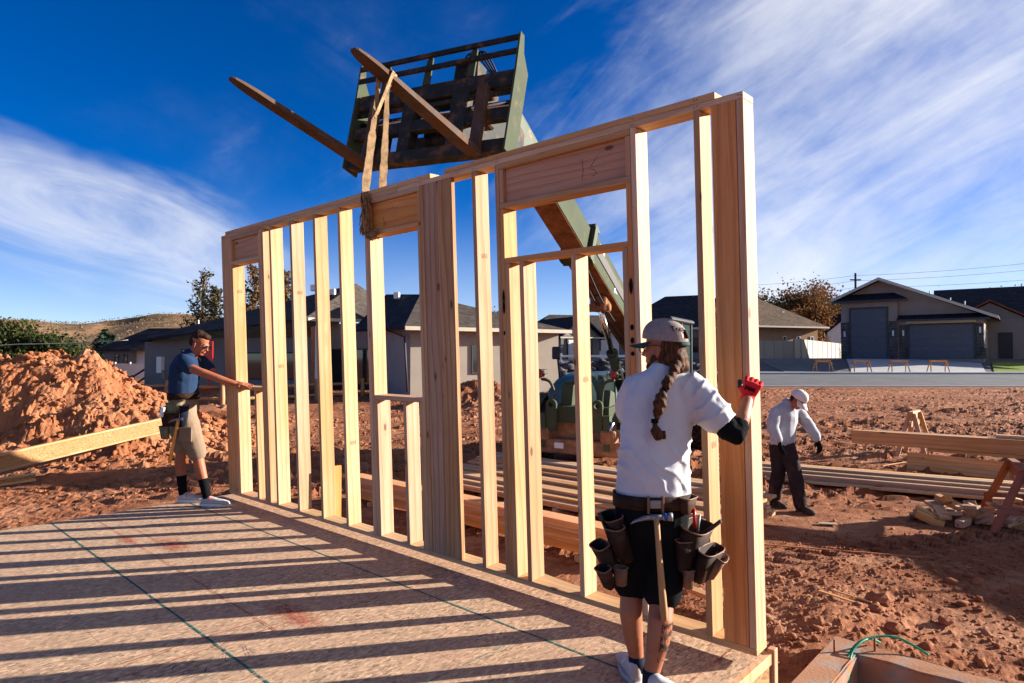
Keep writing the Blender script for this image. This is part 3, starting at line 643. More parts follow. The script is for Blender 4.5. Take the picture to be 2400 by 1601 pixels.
stroke([(3.15, 2.86), (3.20, 2.87), (3.24, 2.85), (3.28, 2.86)], 0.004, m='ink'); stroke([(3.06, 2.80), (3.08, 2.76), (3.07, 2.73), (3.10, 2.73), (3.10, 2.75)], 0.004, m='ink')
# ------------------------------------------------------------------ lumber, sawhorses, foundation, small site things
rnd = random.Random(7)
def SN(s, n): return W0[0] + s * DV[0] + n * OV[0], W0[1] + s * DV[1] + n * OV[1]
ZG = lambda x, y: float(terrain_h(np.array([float(x)]), np.array([float(y)]))[0])
def pile(name, s0, s1, n, w, cnt, label, group, z0=0.06, t=0.038, jit=0.03, mat='lumber', cat='board', skew=0.0):
    """cnt boards stacked flat on top of each other, running along the wall direction"""
    for i in range(cnt):
        da, db = rnd.uniform(-jit, jit) * 4, rnd.uniform(-jit, jit) * 4; dn = rnd.uniform(-jit, jit) * 0.35
        a = SN(s0 + da, n + dn); b = SN(s1 + db, n + dn + skew); z = z0 + t * (i + 0.5) + i * 0.001
        o = beam_between(name, (a[0], a[1], z), (b[0], b[1], z), w, t, mat)
        tag(o, label if isinstance(label, str) else label(cnt - 1 - i), cat, group)
def runner(s, n0, n1, z=0.025, h=0.07):
    a, b = SN(s, n0), SN(s, n1); o = beam_between('bearer', (a[0], a[1], z), (b[0], b[1], z), 0.07, h, 'lumber_worn'); return o
ORD = lambda q: ('topmost', 'second from top', 'third from top', 'fourth from top', 'fifth from top', 'sixth from top', 'seventh from top', 'eighth from top')[q]
ROW = ('first', 'second', 'third', 'fourth', 'fifth', 'sixth', 'seventh', 'eighth', 'ninth', 'tenth', 'eleventh')
# tall single stack of wide joists right behind the wall
pile('joist_board', -0.75, 4.05, 2.30, 0.235, 8, lambda q: '%s orange joist board in the neat narrow stack nearest behind the wall' % ORD(q), 'wide joists stacked behind the wall', z0=0.06, mat='lumber_orange', jit=0.012)
for s in (-0.2, 1.6, 3.5): tag(runner(s, 2.1, 2.5), 'short wooden bearer under the narrow joist stack, %s' % {-0.2: 'at its far end', 1.6: 'at its middle', 3.5: 'at its near end'}[s], 'bearer', 'bearers under the joist stack')
# broad terraced stack farther back
G2 = 'boards in the broad terraced stack'
heights = [(3.72, 2), (3.865, 3), (4.05, 4), (4.195, 4), (4.39, 5), (4.535, 5), (4.74, 6), (4.885, 7), (5.03, 7), (5.22, 8), (5.365, 8)]
for ci, (n, c) in enumerate(heights):
    pile('long_board', -0.7 - 0.12 * (n - 3.7), 4.35 + rnd.uniform(-0.12, 0.1), n, 0.14, c, (lambda q, ci=ci: '%s board in the %s row from the wall of the broad terraced stack' % (ORD(q), ROW[ci])), G2, mat=rnd.choice(['lumber', 'lumber_orange', 'lumber']), jit=0.02)
for s in (0.0, 2.0, 3.9): tag(runner(s, 3.6, 6.0), 'bearer under the broad terraced stack, %s' % {0.0: 'far end', 2.0: 'middle', 3.9: 'near end'}[s], 'bearer', 'bearers under the broad stack')
# loose boards on the soil right behind the wall
for (a, b, w, lab) in (((3.3, 1.35, 0.05), (5.3, 1.05, 0.05), 0.14, 'single loose board on red soil just behind the third opening'),
                       ((3.0, 0.75, 0.06), (5.0, 0.6, 0.06), 0.14, 'loose board lying closest to the bottom plate under the third opening'),
                       ((4.9, 1.9, 0.07), (6.15, 1.6, 0.07), 0.09, 'narrow loose board behind the legs of the worker with the braid')):
    p, q = SN(a[0], a[1]), SN(b[0], b[1]); tag(beam_between('loose_board', (p[0], p[1], a[2] + 0.02), (q[0], q[1], b[2] + 0.02), w, 0.038, 'lumber'), lab, 'board')
p, q = SN(5.35, 0.95), SN(5.75, 0.55); tag(beam_between('plank_scrap', (p[0], p[1], 0.14), (q[0], q[1], 0.10), 0.16, 0.038, 'lumber_worn', roll=0.25), 'short weathered plank offcut propped on soil behind the worker with the braid', 'offcut')
p, q = SN(1.72, 0.34), SN(1.74, 0.36); tag(beam_between('upright_board', (p[0], p[1], 0.02), (q[0] - 0.03, q[1], 1.02), 0.09, 0.038, 'stake_red' if False else 'lumber_orange', up=(0.7, -0.7, 0)), 'short reddish board standing upright behind the far studs', 'board')
p = SN(2.2, 1.25); q = SN(2.75, 1.1); tag(beam_between('loose_board', (p[0], p[1], 0.09), (q[0], q[1], 0.09), 0.14, 0.038, 'lumber'), 'short pale board end on soil beneath the second opening', 'board')

# long boards on the right, behind the walking worker
def pile_xy(name, A, B, cnt, w, label, group, z0, mat):
    for i in range(cnt):
        e = rnd.uniform(-0.15, 0.15); d = (Vector(B) - Vector(A)).normalized(); dn = rnd.uniform(-0.012, 0.012); z = z0 + 0.0392 * (i + 0.5)
        a = Vector(A) + d * (e + rnd.uniform(-0.05, 0.05)); b = Vector(B) + d * e
        tag(beam_between(name, (a.x - d.y * dn, a.y + d.x * dn, z), (b.x - d.y * dn, b.y + d.x * dn, z), w, 0.038, mat), label(cnt - 1 - i), 'board', group)
ux, uy = 0.858, -0.514
for j, c in enumerate((1, 3, 4, 5, 5, 4)):
    off = j * 0.165; ax, ay = 3.55 + off * 0.514, 11.72 + off * 0.858
    pile_xy('long_board', (ax, ay), (ax + ux * 5.3, ay + uy * 5.3), c, 0.14, (lambda q, j=j: '%s board, %s row from the front, low stack behind the walking worker' % (ORD(q), ROW[j])), 'boards in the low stack behind the walking worker', 0.05, ('lumber', 'lumber_worn')[j % 2])
for k_, lab in ((0.6, 'bearer under the low board stack, end beside the walking worker'), (4.6, 'bearer under the low board stack, end beside the offcut heap')):
    tag(beam_between('bearer', (3.55 + ux * k_, 11.72 + uy * k_, 0.02), (4.1 + ux * k_, 12.62 + uy * k_, 0.02), 0.07, 0.06, 'lumber_worn'), lab, 'bearer')

# sawhorse builder: local x along the top beam
def sawhorse(name, loc, rz, label, L=0.85, H=0.85, top='2x6', mat='lumber', splay=0.26, group=None):
    t = empty(name, loc, rz); tag(t, label, 'sawhorse', group)
    if top == 'flat':
        plank('top_beam', L, 0.14, 0.038, mat, t, (0, 0, H - 0.019), 'x'); plank('top_rail', L * 0.96, 0.10, 0.038, mat, t, (0, 0, H - 0.09), 'xf')
    else:
        plank('top_beam', L, 0.09, 0.038, mat, t, (0, 0, H - 0.019), 'x'); plank('top_rail', L * 0.98, 0.14, 0.038, mat, t, (0, 0, H - 0.11), 'xf')
    for sx in (-1, 1):
        for sy in (-1, 1):
            beam_between('leg', (sx * (L / 2 - 0.07), sy * 0.035, H - 0.045), (sx * (L / 2 + 0.03), sy * splay, 0.0), 0.088, 0.036, mat, t, up=(sx, 0, 0.1), roll=0)
        plank('gusset', 0.30, 0.12, 0.014, 'osb_web', t, (sx * (L / 2 - 0.03), 0, H * 0.72), 'zf').rotation_euler = (R(90), 0, R(90))
    return t
z1 = ZG(8.5, 13.9)
sawhorse('sawhorse', (8.62, 14.0, z1 - 0.02), R(48), 'small wooden sawhorse standing alone on the soil behind the timber beams', 0.75, 0.95)
t = sawhorse('sawhorse', (6.52, 8.42, ZG(6.5, 8.3) - 0.02), R(62), 'reddish sawhorse by the offcut heap carrying the long timber beams', 1.0, 0.80, mat='lumber_red', splay=0.36)
for sx in (-1, 1): plank('spreader', 0.62, 0.10, 0.03, 'lumber_red', t, (sx * 0.5, 0, 0.28), 'zf').rotation_euler = (R(90), R(90), 0) if False else (R(90), 0, 0)
plank('low_rail', 0.9, 0.13, 0.036, 'lumber_red', t, (0, -0.24, 0.26), 'xf')
sawhorse('sawhorse', (9.75, 6.35, ZG(9.7, 6.3) - 0.02), R(62), 'sawhorse out past the offcut heap under the far end of the beams', 1.0, 0.80, mat='lumber_orange', splay=0.34)
# timber beams across it
bd = Vector((0.80, -0.60, 0)); bq = Vector((0.60, 0.80, 0)); B0 = Vector((5.05, 9.72, 0)) + Vector((0, 0, 0.845 + ZG(6.6, 8.2)))
def bm_(name, off, z, L, st, w, t_, mat, lab, roll=R(90)):
    a = B0 + bd * st + bq * off + Vector((0, 0, z)); tag(beam_between(name, a, a + bd * L, w, t_, mat, roll=roll), lab, 'beam')
zb = 0.0
bm_('timber_beam', 0.0, 0.135, 5.6, 0.0, 0.19, 0.085, 'lumber_orange', 'front orange timber beam laid across the sawhorse by the offcut heap')
bm_('timber_beam', 0.10, 0.135, 5.5, 0.02, 0.185, 0.085, 'lumber_worn', 'grey-topped timber beam second from the front on the sawhorse')
bm_('timber_beam', 0.20, 0.134, 5.4, 0.30, 0.185, 0.085, 'lumber_worn', 'rearmost grey-topped timber beam on the sawhorse')
bm_('under_board', 0.02, 0.015, 5.0, 0.95, 0.14, 0.04, 'lumber_orange', 'orange board tucked beneath the front timber beam', 0.0)
bm_('short_block', 0.14, 0.25, 0.42, 1.72, 0.10, 0.04, 'lumber', 'short pale block lying on top of the timber beams', 0.0)
for (a, b, lab) in (((7.6, 12.6, 0.22), (10.5, 10.7, 0.10), 'long board sloping behind the timber beams, upper one'), ((7.45, 12.35, 0.12), (10.3, 10.2, 0.04), 'long knotty board on the ground behind the timber beams')):
    tag(beam_between('loose_board', a, b, 0.19, 0.045, 'lumber', roll=R(70)), lab, 'board')

# heap of cut-off blocks
G3 = 'cut-off blocks in the heap'
blocks = []
for i in range(92):
    L = rnd.uniform(0.14, 0.36); w = rnd.choice([0.09, 0.09, 0.14]); t_ = 0.040 if rnd.random() < .6 else 0.085
    if i < 32: cx, cy, r = 5.80, 8.60, 0.46
    else: cx, cy, r = 6.62, 8.40, 0.56
    a = rnd.uniform(0, 6.28); q = r * math.sqrt(rnd.random()); x = cx + q * math.cos(a) * 1.15; y = cy + q * math.sin(a) * 0.75
    lay = max(0.0, (1 - q / r)) * (0.34 if i < 32 else 0.62)
    z = ZG(x, y) + 0.02 + lay * rnd.random()
    o = ob('offcut_block', plank_mesh(round(L, 2), w, t_, rnd.choice(['lumber', 'lumber', 'lumber', 'lumber_orange']), 0.002))
    o.location = (x, y, z + 0.03); o.rotation_euler = (rnd.uniform(-0.6, 0.6), R(90) + rnd.uniform(-0.5, 0.5), rnd.uniform(0, 3.14))
    tag(o, 'short cut-off lumber block tossed in the heap under the reddish sawhorse', 'offcut', G3)
# sticks, laths, scraps
for (a, b, w, t_, mat, lab) in (((2.62, 5.62, 0), (2.78, 5.32, 0), 0.035, 0.01, 'lumber', 'flat pale wood shim on the soil by the foundation corner'), ((2.78, 5.72, 0), (2.98, 5.45, 0), 0.018, 0.012, 'lumber', 'thin pale stick on the soil by the foundation corner'),
                             ((2.78, 7.3, 0), (4.3, 6.85, 0), 0.022, 0.012, 'stake_red', 'long thin reddish lath half buried in the shaded soil'), ((3.9, 8.35, 0), (4.1, 8.28, 0), 0.09, 0.01, 'lumber_worn', 'small grey board scrap lying alone in front of the walking worker'),
                             ((7.3, 12.9, 0), (8.0, 13.3, 0), 0.02, 0.015, 'lumber', 'thin lath on the soil near the lone sawhorse')):
    za, zb_ = max(ZG(*a[:2]), ZG((a[0] + b[0]) / 2, (a[1] + b[1]) / 2)) + 0.015, ZG(*b[:2]) + 0.02
    tag(beam_between('wood_scrap', (a[0], a[1], za), (b[0], b[1], zb_), w, t_, mat) if mat != 'stake_red' else beam_between('lath', (a[0], a[1], za), (b[0], b[1], zb_), w, t_, mat), lab, 'scrap')
def stone(loc, r, label, seed):
    v = []; rg = np.random.default_rng(seed); j = 0.75 + 0.45 * rg.random(len(IV2)); v = IV2 * j[:, None] * np.array([1.15, 0.9, 0.7]) * r
    return tag(ob('rock', mesh('rock', v, [tuple(q) for q in IF2.tolist()], M['clod']), None, loc), label, 'rock')
for i, (x, y, r, lab) in enumerate(((3.10, 5.55, 0.10, 'largest pale rock on the soil beyond the foundation corner'), (2.92, 5.28, 0.055, 'reddish rock touching the wood shim'), (3.45, 5.25, 0.055, 'small rounded rock well past the foundation corner'), (2.9, 5.0, 0.06, 'lump of red rock against the foundation corner'))):
    stone((x, y, ZG(x, y) + r * 0.4), r, lab, i)

# I-joist on the mound, far left
t = empty('wooden_i_joist', (0, 0, 0)); tag(t, 'long wooden I-joist with chipboard web lying against the dirt mound', 'joist')
A, B = Vector((-9.45, 8.95, 0.13)), Vector((-7.45, 14.0, 0.70)); ax = (B - A).normalized(); nrm = Vector((0.93, -0.37, 0.0)); nrm = (nrm - ax * nrm.dot(ax)).normalized(); upv = ax.cross(nrm) * -1
if upv.z < 0: upv = -upv
upv = (upv * 0.92 - nrm * 0.0).normalized(); hh = 0.135
def ij(name, off, w, t_, mat):
    a = A + upv * off; b = B + upv * off; beam_between(name, a, b, w, t_, mat, t, up=upv)
ij('web', 0.0, 0.012, 0.27, 'osb_web'); ij('flange', hh + 0.0, 0.085, 0.04, 'lumber'); ij('flange', -hh, 0.085, 0.04, 'lumber')
t2 = empty('wooden_i_joist'); tag(t2, 'short I-joist end poking in beneath the long one at the picture edge', 'joist')
A2, B2 = Vector((-9.3, 9.4, 0.08)), Vector((-8.15, 11.2, 0.10))
for nm, off, w, t_, mat in (('web', 0, 0.012, 0.10, 'osb_web'), ('flange', 0.05, 0.07, 0.035, 'lumber'), ('flange', -0.05, 0.07, 0.035, 'lumber')):
    beam_between(nm, A2 + Vector((0, 0, off)), B2 + Vector((0, 0, off)), w, t_, mat, t2)

# concrete foundation corner
fd = empty('foundation', mat=Matrix(((DV[0], OV[0], 0, W0[0]), (DV[1], OV[1], 0, W0[1]), (0, 0, 1, 0), (0, 0, 0, 1)))); tag(fd, 'raw L-shaped concrete foundation wall dusted with red soil beyond the deck', 'foundation', kind='thing')
def lshape():
    poly = [(6.21, -1.6), (6.41, -1.6), (6.41, 1.25), (11, 1.25), (11, 1.45), (6.21, 1.45)]; bm = bmesh.new()
    vs = [bm.verts.new((a, b, 0.2)) for a, b in poly]; f = bm.faces.new(vs); e = bmesh.ops.extrude_face_region(bm, geom=[f]); bmesh.ops.translate(bm, vec=(0, 0, -1.1), verts=[q for q in e['geom'] if isinstance(q, bmesh.types.BMVert)])
    bmesh.ops.recalc_face_normals(bm, faces=bm.faces); top = [q for q in bm.edges if all(abs(v.co.z - 0.2) < 1e-4 for v in q.verts) and q.calc_length() > 0.05]
    bmesh.ops.bevel(bm, geom=top, offset=0.012, segments=2, affect='EDGES'); bmesh.ops.subdivide_edges(bm, edges=[q for q in bm.edges if q.calc_length() > 0.3], cuts=24, use_grid_fill=True)
    for v in bm.verts:
        p = v.co; q_ = float(fbm(np.array([p.x * 6.0]), np.array([p.y * 6.0]), o=4, seed=8)[0]); v.co.z += 0.022 * q_ * (1 if p.z > 0.1 else 0); v.co.x += 0.006 * q_; v.co.y += 0.006 * float(vnoise(np.array([p.x * 9.0]), np.array([p.z * 9.0 + p.y * 5]))[0])
    me = bpy.data.meshes.new('stem_wall'); bm.to_mesh(me); bm.free(); me.materials.append(M['concrete']); return me
ob('stem_wall', lshape(), fd)
for (s, n) in ((6.29, 1.17), (6.48, 1.38), (8.2, 1.36)): MB().cyl((s, n, 0.15), (s, n, 0.285), 0.007, 10).build('anchor_bolt', M['rust'], fd)
def smooth_path(pts, k=6):
    P = [Vector(p) for p in pts]; o = []
    for i in range(len(P) - 1):
        p0, p1, p2, p3 = P[max(i - 1, 0)], P[i], P[i + 1], P[min(i + 2, len(P) - 1)]
        for j in range(k):
            t_ = j / k; o.append(0.5 * ((2 * p1) + (-p0 + p2) * t_ + (2 * p0 - 5 * p1 + 4 * p2 - p3) * t_ * t_ + (-p0 + 3 * p1 - 3 * p2 + p3) * t_ ** 3))
    o.append(P[-1]); return o
def PXW(u, v, Y):   # measured image point at a known distance -> world
    a = (u - 1200) / 1529; b = -(v - 800.5) / 1529; c, s_ = math.cos(0.0235), math.sin(0.0235); d = Vector((a, c - b * s_, s_ + b * c)); d *= Y / d.y; return Vector((d.x, d.y, d.z + CAMZ))
hose = MB().tube(smooth_path([PXW(1940, 1680, 4.05), PXW(1962, 1601, 4.15), PXW(1985, 1545, 4.3), PXW(2004, 1514, 4.36), PXW(2030, 1498, 4.4), PXW(2070, 1491, 4.42), PXW(2110, 1497, 4.4), PXW(2149, 1518, 4.34), PXW(2177, 1536, 4.28)]), 0.008, 8)
hose.tube(smooth_path([PXW(1950, 1690, 4.05), PXW(1985, 1601, 4.15), PXW(1995, 1535, 4.3), PXW(2015, 1508, 4.36), PXW(2040, 1497, 4.42), PXW(2062, 1506, 4.5)]), 0.008, 8)
tag(hose.build('garden_hose', M['hose_green']), 'bright green hose looping over the concrete foundation', 'hose')
tg = MB(); tg.box(-0.02, 0.02, -0.025, 0.025, 0, 0.62, 0.002)
st = SN(6.235, 0.235); o = tg.build('grade_stake', M['lumber_orange'], None, (st[0], st[1], -0.1), (0, 0, -0.735)); tag(o, 'square wooden stake against the deck rim below the corner post', 'stake')
# ------------------------------------------------------------------ telehandler behind the wall
YAW = 0.499
bk = Vector((math.sin(YAW), math.cos(YAW), 0)); lt = Vector((bk.y, -bk.x, 0))
V0 = Vector((-1.035, 7.171, 0)) + lt * -0.28
TMx = Matrix(((lt.x, bk.x, 0, V0.x), (lt.y, bk.y, 0, V0.y), (0, 0, 1, 0.0), (0, 0, 0, 1)))
tele = empty('telehandler', mat=TMx); tag(tele, 'green muddy telehandler with raised boom holding pallet forks above the wall', 'telehandler')
GP, PG, DS = M['green_paint'], M['pale_green_paint'], M['dark_steel']
# chassis
b = MB(); b.box(-0.5, 0.5, 5.35, 10.4, 0.62, 1.0, 0.02); b.box(-0.62, 0.62, 5.2, 5.5, 0.55, 0.98, 0.02); b.build('chassis', M['muddy'], tele)
b = MB(); b.tube([(-1.0, 6.25, 0.64), (-0.4, 6.25, 0.62), (0, 6.22, 0.60), (0.4, 6.25, 0.62), (1.0, 6.25, 0.64)], [0.10, 0.12, 0.24, 0.12, 0.10], 12); b.build('axle', M['muddy'], tele)
b = MB(); b.tube([(-1.0, 9.6, 0.64), (0, 9.6, 0.62), (1.0, 9.6, 0.64)], [0.10, 0.22, 0.10], 12); b.build('axle', M['muddy'], tele)
b = MB(); b.box(-0.9, 0.9, 4.98, 5.3, 0.40, 0.66, 0.03); b.box(-0.78, -0.5, 4.94, 5.3, 0.62, 0.86, 0.03); b.box(0.5, 0.78, 4.94, 5.3, 0.62, 0.86, 0.03); b.build('front_crossmember', M['muddy'], tele)
# wheels
def wheel(x, y, rot):
    w = empty('wheel'); w.parent = tele; w.location = (x, y, 0.66); w.rotation_euler = (0, 0, rot)
    b = MB(); prof = [(-0.19, 0.36), (-0.21, 0.46), (-0.20, 0.56), (-0.15, 0.61), (0.15, 0.61), (0.20, 0.56), (0.21, 0.46), (0.19, 0.36)]; n = 36; v = []; f = []
    for i in range(n):
        a = 2 * math.pi * i / n
        for (px, r) in prof: v.append((px, r * math.cos(a), r * math.sin(a)))
    m = len(prof)
    for i in range(n):
        for j in range(m - 1): f.append((i * m + j, i * m + j + 1, ((i + 1) % n) * m + j + 1, ((i + 1) % n) * m + j))
    b.add(v, f, True)
    for i in range(22):
        for sgn in (-1, 1):
            a = 2 * math.pi * (i + (0.5 if sgn > 0 else 0)) / 22; Mx = Matrix.Rotation(a, 4, 'X') @ Matrix.Translation((sgn * 0.1, 0, 0.625)) @ Matrix.Rotation(sgn * 0.6, 4, 'Z')
            b.box(-0.12, 0.12, -0.03, 0.03, -0.03, 0.035, 0.0, Mx)
    t_ = b.build('tyre', M['rubber'], w)
    b = MB(); b.tube([(-0.16, 0, 0), (-0.10, 0, 0)], [0.37, 0.33], 24); b.tube([(0.16, 0, 0), (0.10, 0, 0)], [0.37, 0.33], 24); b.tube([(-0.10, 0, 0), (0.10, 0, 0)], 0.33, 24); b.tube([(-0.2, 0, 0), (0.2, 0, 0)], [0.13, 0.13], 14); b.build('rim', M['rust'], w)
wheel(-1.25, 6.25, 0.28); wheel(1.22, 6.25, 0.28); wheel(-1.22, 9.6, 0); wheel(1.22, 9.6, 0)
# front frame: pale panels, lugs, arms
b = MB(); b.prism([(5.1, 0.95), (5.55, 0.95), (5.75, 1.3), (5.1, 1.25)], 0, -0.42, 0.0); b.prism([(5.1, 0.95), (5.55, 0.95), (5.75, 1.3), (5.1, 1.25)], 0, 0.36, 0.62); b.build('front_panel', PG, tele)
def lug(x):
    n = 18; o_, i_ = [], []
    pts = []
    b = MB(); v = []; f = []
    for yy in (5.00, 5.06):
        for k_ in range(n):
            a = 2 * math.pi * k_ / n; rr = 0.105; z = 1.28 + rr * math.sin(a); y_ = rr * math.cos(a)
            if math.sin(a) < -0.1: z = 0.80; y_ = 0.105 * (1 if math.cos(a) > 0 else -1)
            v.append((x + y_, yy, z)); v.append((x + 0.052 * math.cos(a), yy, 1.28 + 0.052 * math.sin(a)))
    for k_ in range(n):
        q = (k_ + 1) % n; A_, B_ = 2 * k_, 2 * q; C = 2 * n
        f += [(A_, B_, B_ + 1, A_ + 1), (A_ + C, A_ + 1 + C, B_ + 1 + C, B_ + C), (A_, A_ + C, B_ + C, B_), (A_ + 1, B_ + 1, B_ + 1 + C, A_ + 1 + C)]
    b.add(v, f); b.build('lifting_lug', PG, tele)
lug(-0.46); lug(0.43)
for x, s_ in ((-0.62, -1), (0.62, 1)):
    b = MB(); b.prism([(x - 0.06 if s_ < 0 else x - 0.06, 0.5), (x + 0.06, 0.5), (x + 0.06 + 0.14 * -s_ * 0, 1.12), (x - 0.06, 1.12)], 1, 4.96, 5.08); b.build('outrigger_arm', GP, tele)
    b = MB(); b.cyl((x - 0.02 * s_, 5.0, 0.66), (x + 0.10 * s_, 5.0, 1.02), 0.035, 10); b.build('stabiliser_rod', M['chrome'], tele)
b = MB(); b.prism([(5.2, 1.2), (5.55, 1.2), (5.5, 1.55), (5.42, 1.68), (5.3, 1.62)], 0, -0.36, -0.14); b.build('light_bracket', PG, tele)
b = MB(); b.prism([(5.2, 1.2), (5.55, 1.2), (5.5, 1.5), (5.3, 1.55)], 0, 0.40, 0.58); b.build('light_bracket', GP, tele)
for x in (-0.69, 0.73):
    s_ = -1 if x < 0 else 1
    MB().tube(smooth_path([(x * 0.62, 5.2, 1.0), (x * 0.64, 5.15, 1.4), (x * 0.75, 5.1, 1.68), (x, 5.08, 1.74)]), 0.028, 8).build('lamp_stalk', GP, tele)
    lm = MB(); lm.tube([(x, 5.02, 1.84), (x, 5.13, 1.84)], [0.075, 0.06], 14); lm = lm.build('work_lamp', M['black_plastic'], tele)
    MB().tube([(x, 5.008, 1.84), (x, 5.02, 1.84)], [0.05, 0.068], 14).build('lens', M['red_lamp'], lm)
    cg = MB()
    for zz in (1.76, 1.84, 1.92): cg.tube([(x - 0.1, 5.14, zz), (x - 0.1, 4.98, zz), (x + 0.1, 4.98, zz), (x + 0.1, 5.14, zz)], 0.006, 6)
    for xx in (-0.1, 0.0, 0.1): cg.tube([(x + xx, 4.98, 1.75), (x + xx, 4.98, 1.93)], 0.006, 6)
    cg.build('lamp_guard', DS, lm)
# hood and mudguards
def rounded_box(x0, x1, y0, y1, z0, z1, r=0.15, n=6):
    v = []; prof = []
    for k_ in range(n + 1):
        a = math.pi - k_ * (math.pi / 2) / n; prof.append((x0 + r + r * math.cos(a), z1 - r + r * math.sin(a)))
    for k_ in range(n + 1):
        a = math.pi / 2 - k_ * (math.pi / 2) / n; prof.append((x1 - r + r * math.cos(a), z1 - r + r * math.sin(a)))
    prof = [(x0, z0)] + prof + [(x1, z0)]
    return prof
b = MB(); pr = rounded_box(-1.02, -0.30, 0, 0, 1.0, 1.82, 0.22); secs = [(6.0, 0.72), (6.3, 0.9), (6.8, 1.0), (9.3, 1.0), (9.6, 0.93)]; v = []; f = []
for (yy, k_) in secs:
    for (px, pz) in pr: v.append((-0.66 + (px + 0.66) * (0.7 + 0.3 * k_), yy, 1.0 + (pz - 1.0) * k_))
m = len(pr)
for i in range(len(secs) - 1):
    for j in range(m - 1): f.append((i * m + j, i * m + j + 1, (i + 1) * m + j + 1, (i + 1) * m + j))
f.append(tuple(range(m - 1, -1, -1))); f.append(tuple((len(secs) - 1) * m + j for j in range(m))); b.add(v, f, True); hood = b.build('engine_hood', M['hood_green'], tele)
b = MB()
for i in range(5): b.box(-1.035, -0.9, 7.0 + i * 0.32, 7.2 + i * 0.32, 1.25, 1.5, 0.01)
b.build('hood_vent', DS, hood)
MB().tube([(-0.95, 6.5, 1.6), (-1.0, 6.5, 2.05), (-1.0, 6.45, 2.2)], [0.02, 0.02, 0.02], 8).build('mirror_arm', DS, tele)
MB().box(-1.1, -0.92, 6.4, 6.44, 2.1, 2.36, 0.02).build('mirror', M['black_plastic'], tele)
for x in (-1.25, 1.22):
    b = MB(); pts = [(x, 6.25 + 0.8 * math.cos(a), 0.66 + 0.74 * math.sin(a)) for a in [R(20 + 14 * i) for i in range(11)]]
    b.tube(pts, [(0.02, 0.24)] * 11, 8); b.build('mudguard', GP, tele)
# cab
cab = MB(); X0, X1, Y0, Y1, Z0, Z1 = 0.42, 1.22, 6.9, 8.6, 1.0, 2.85
for (x, y, dx) in ((X0, Y0, 0.0), (X1, Y0, 0), (X0, Y1, 0), (X1, Y1, 0), (X1, 7.75, 0)): cab.box(x - 0.035, x + 0.035, y - 0.035, y + 0.035, Z0, Z1, 0.008)
cab.box(X0 - 0.08, X1 + 0.08, Y0 - 0.12, Y1 + 0.06, Z1, Z1 + 0.09, 0.03); cab.box(X0 - 0.03, X1 + 0.03, Y0 - 0.03, Y1 + 0.03, Z0 - 0.35, Z0 + 0.35, 0.03); cab = cab.build('cab', M['black_plastic'], tele)
k = NT('cab_glass', 0.05, 0.6); k.b.inputs['Alpha'].default_value = 0.35; k.done((0.08, 0.12, 0.12))
for (x0, x1, y0, y1) in ((X0 + 0.04, X1 - 0.04, Y0 - 0.005, Y0 + 0.005), (X1 - 0.005, X1 + 0.005, Y0 + 0.04, 7.71), (X1 - 0.005, X1 + 0.005, 7.79, Y1 - 0.04), (X0 - 0.005, X0 + 0.005, Y0 + 0.04, Y1 - 0.04), (X0 + 0.04, X1 - 0.04, Y1 - 0.005, Y1 + 0.005)):
    MB().box(x0, x1, y0, y1, Z0 + 0.36, Z1 - 0.005).build('window', M['cab_glass'], cab)
s_ = MB(); s_.box(0.6, 1.05, 7.6, 8.05, 1.4, 1.52, 0.03); s_.box(0.6, 1.05, 8.0, 8.12, 1.5, 2.15, 0.03); s_.build('seat', M['black_plastic'], tele)
b = MB(); b.prism([(5.6, 0.78), (6.5, 0.78), (6.9, 1.45), (6.5, 1.52), (5.7, 1.28)], 0, 0.52, 1.05); b.build('cab_step_panel', PG, tele)
MB().box(0.62, 0.80, 5.6, 5.608, 0.95, 1.12).build('decal', M['white_paint'], tele)
MB().box(-0.38, -0.20, 4.972, 4.979, 0.50, 0.60).build('number_plate', M['white_paint'], tele)
b = MB(); b.box(-0.5, 0.5, 9.5, 10.6, 0.9, 1.5, 0.05); b.build('counterweight', GP, tele)
# boom, in a frame that runs from the rear pivot to the head
bt0 = Vector((0.0, 9.75, 1.93)); bt1 = Vector((0.23, 1.95, 5.50)); bz = (bt1 - bt0).normalized(); bx = Vector((1, 0, 0)); bx = (bx - bz * bx.dot(bz)).normalized(); by = bz.cross(bx)
if by.z < 0: bx, by = -bx, -by
BMx = Matrix((bx, by, bz)).transposed().to_4x4(); BMx.translation = bt0; LB = (bt1 - bt0).length
def bpart(name, fn, mat, parent=None):
    b = MB(); fn(b); o = b.build(name, mat, parent or tele); o.matrix_parent_inverse = Matrix.Identity(4)
    if parent is None: o.matrix_local = BMx
    return o
def sec(b, w, h, z0, z1, th=0.012):
    b.box(-w / 2, w / 2, -h / 2, -h / 2 + th * 2, z0, z1); b.box(-w / 2, w / 2, h / 2 - th * 2, h / 2, z0, z1); b.box(-w / 2 + 0.001, -w / 2 + th, -h / 2 + 0.025, h / 2 - 0.025, z0 + 0.002, z1 - 0.002); b.box(w / 2 - th, w / 2 - 0.001, -h / 2 + 0.025, h / 2 - 0.025, z0 + 0.002, z1 - 0.002)
zo = LB - 3.15
outer = bpart('boom_outer', lambda b: sec(b, 0.50, 0.54, -0.3, zo), PG)
bpart('boom_collar', lambda b: (b.box(-0.29, 0.29, -0.345, -0.285, zo - 0.25, zo), b.box(-0.29, 0.29, 0.285, 0.345, zo - 0.25, zo), b.box(-0.30, -0.25, -0.345, 0.345, zo - 0.16, zo - 0.02), b.box(0.25, 0.30, -0.345, 0.345, zo - 0.16, zo - 0.02)), GP)
bpart('boom_seam', lambda b: (b.box(-0.264, -0.2505, -0.06, 0.12, 0.4, zo - 0.3), b.box(0.2505, 0.264, -0.06, 0.12, 0.4, zo - 0.3)), M['trim_dark'])
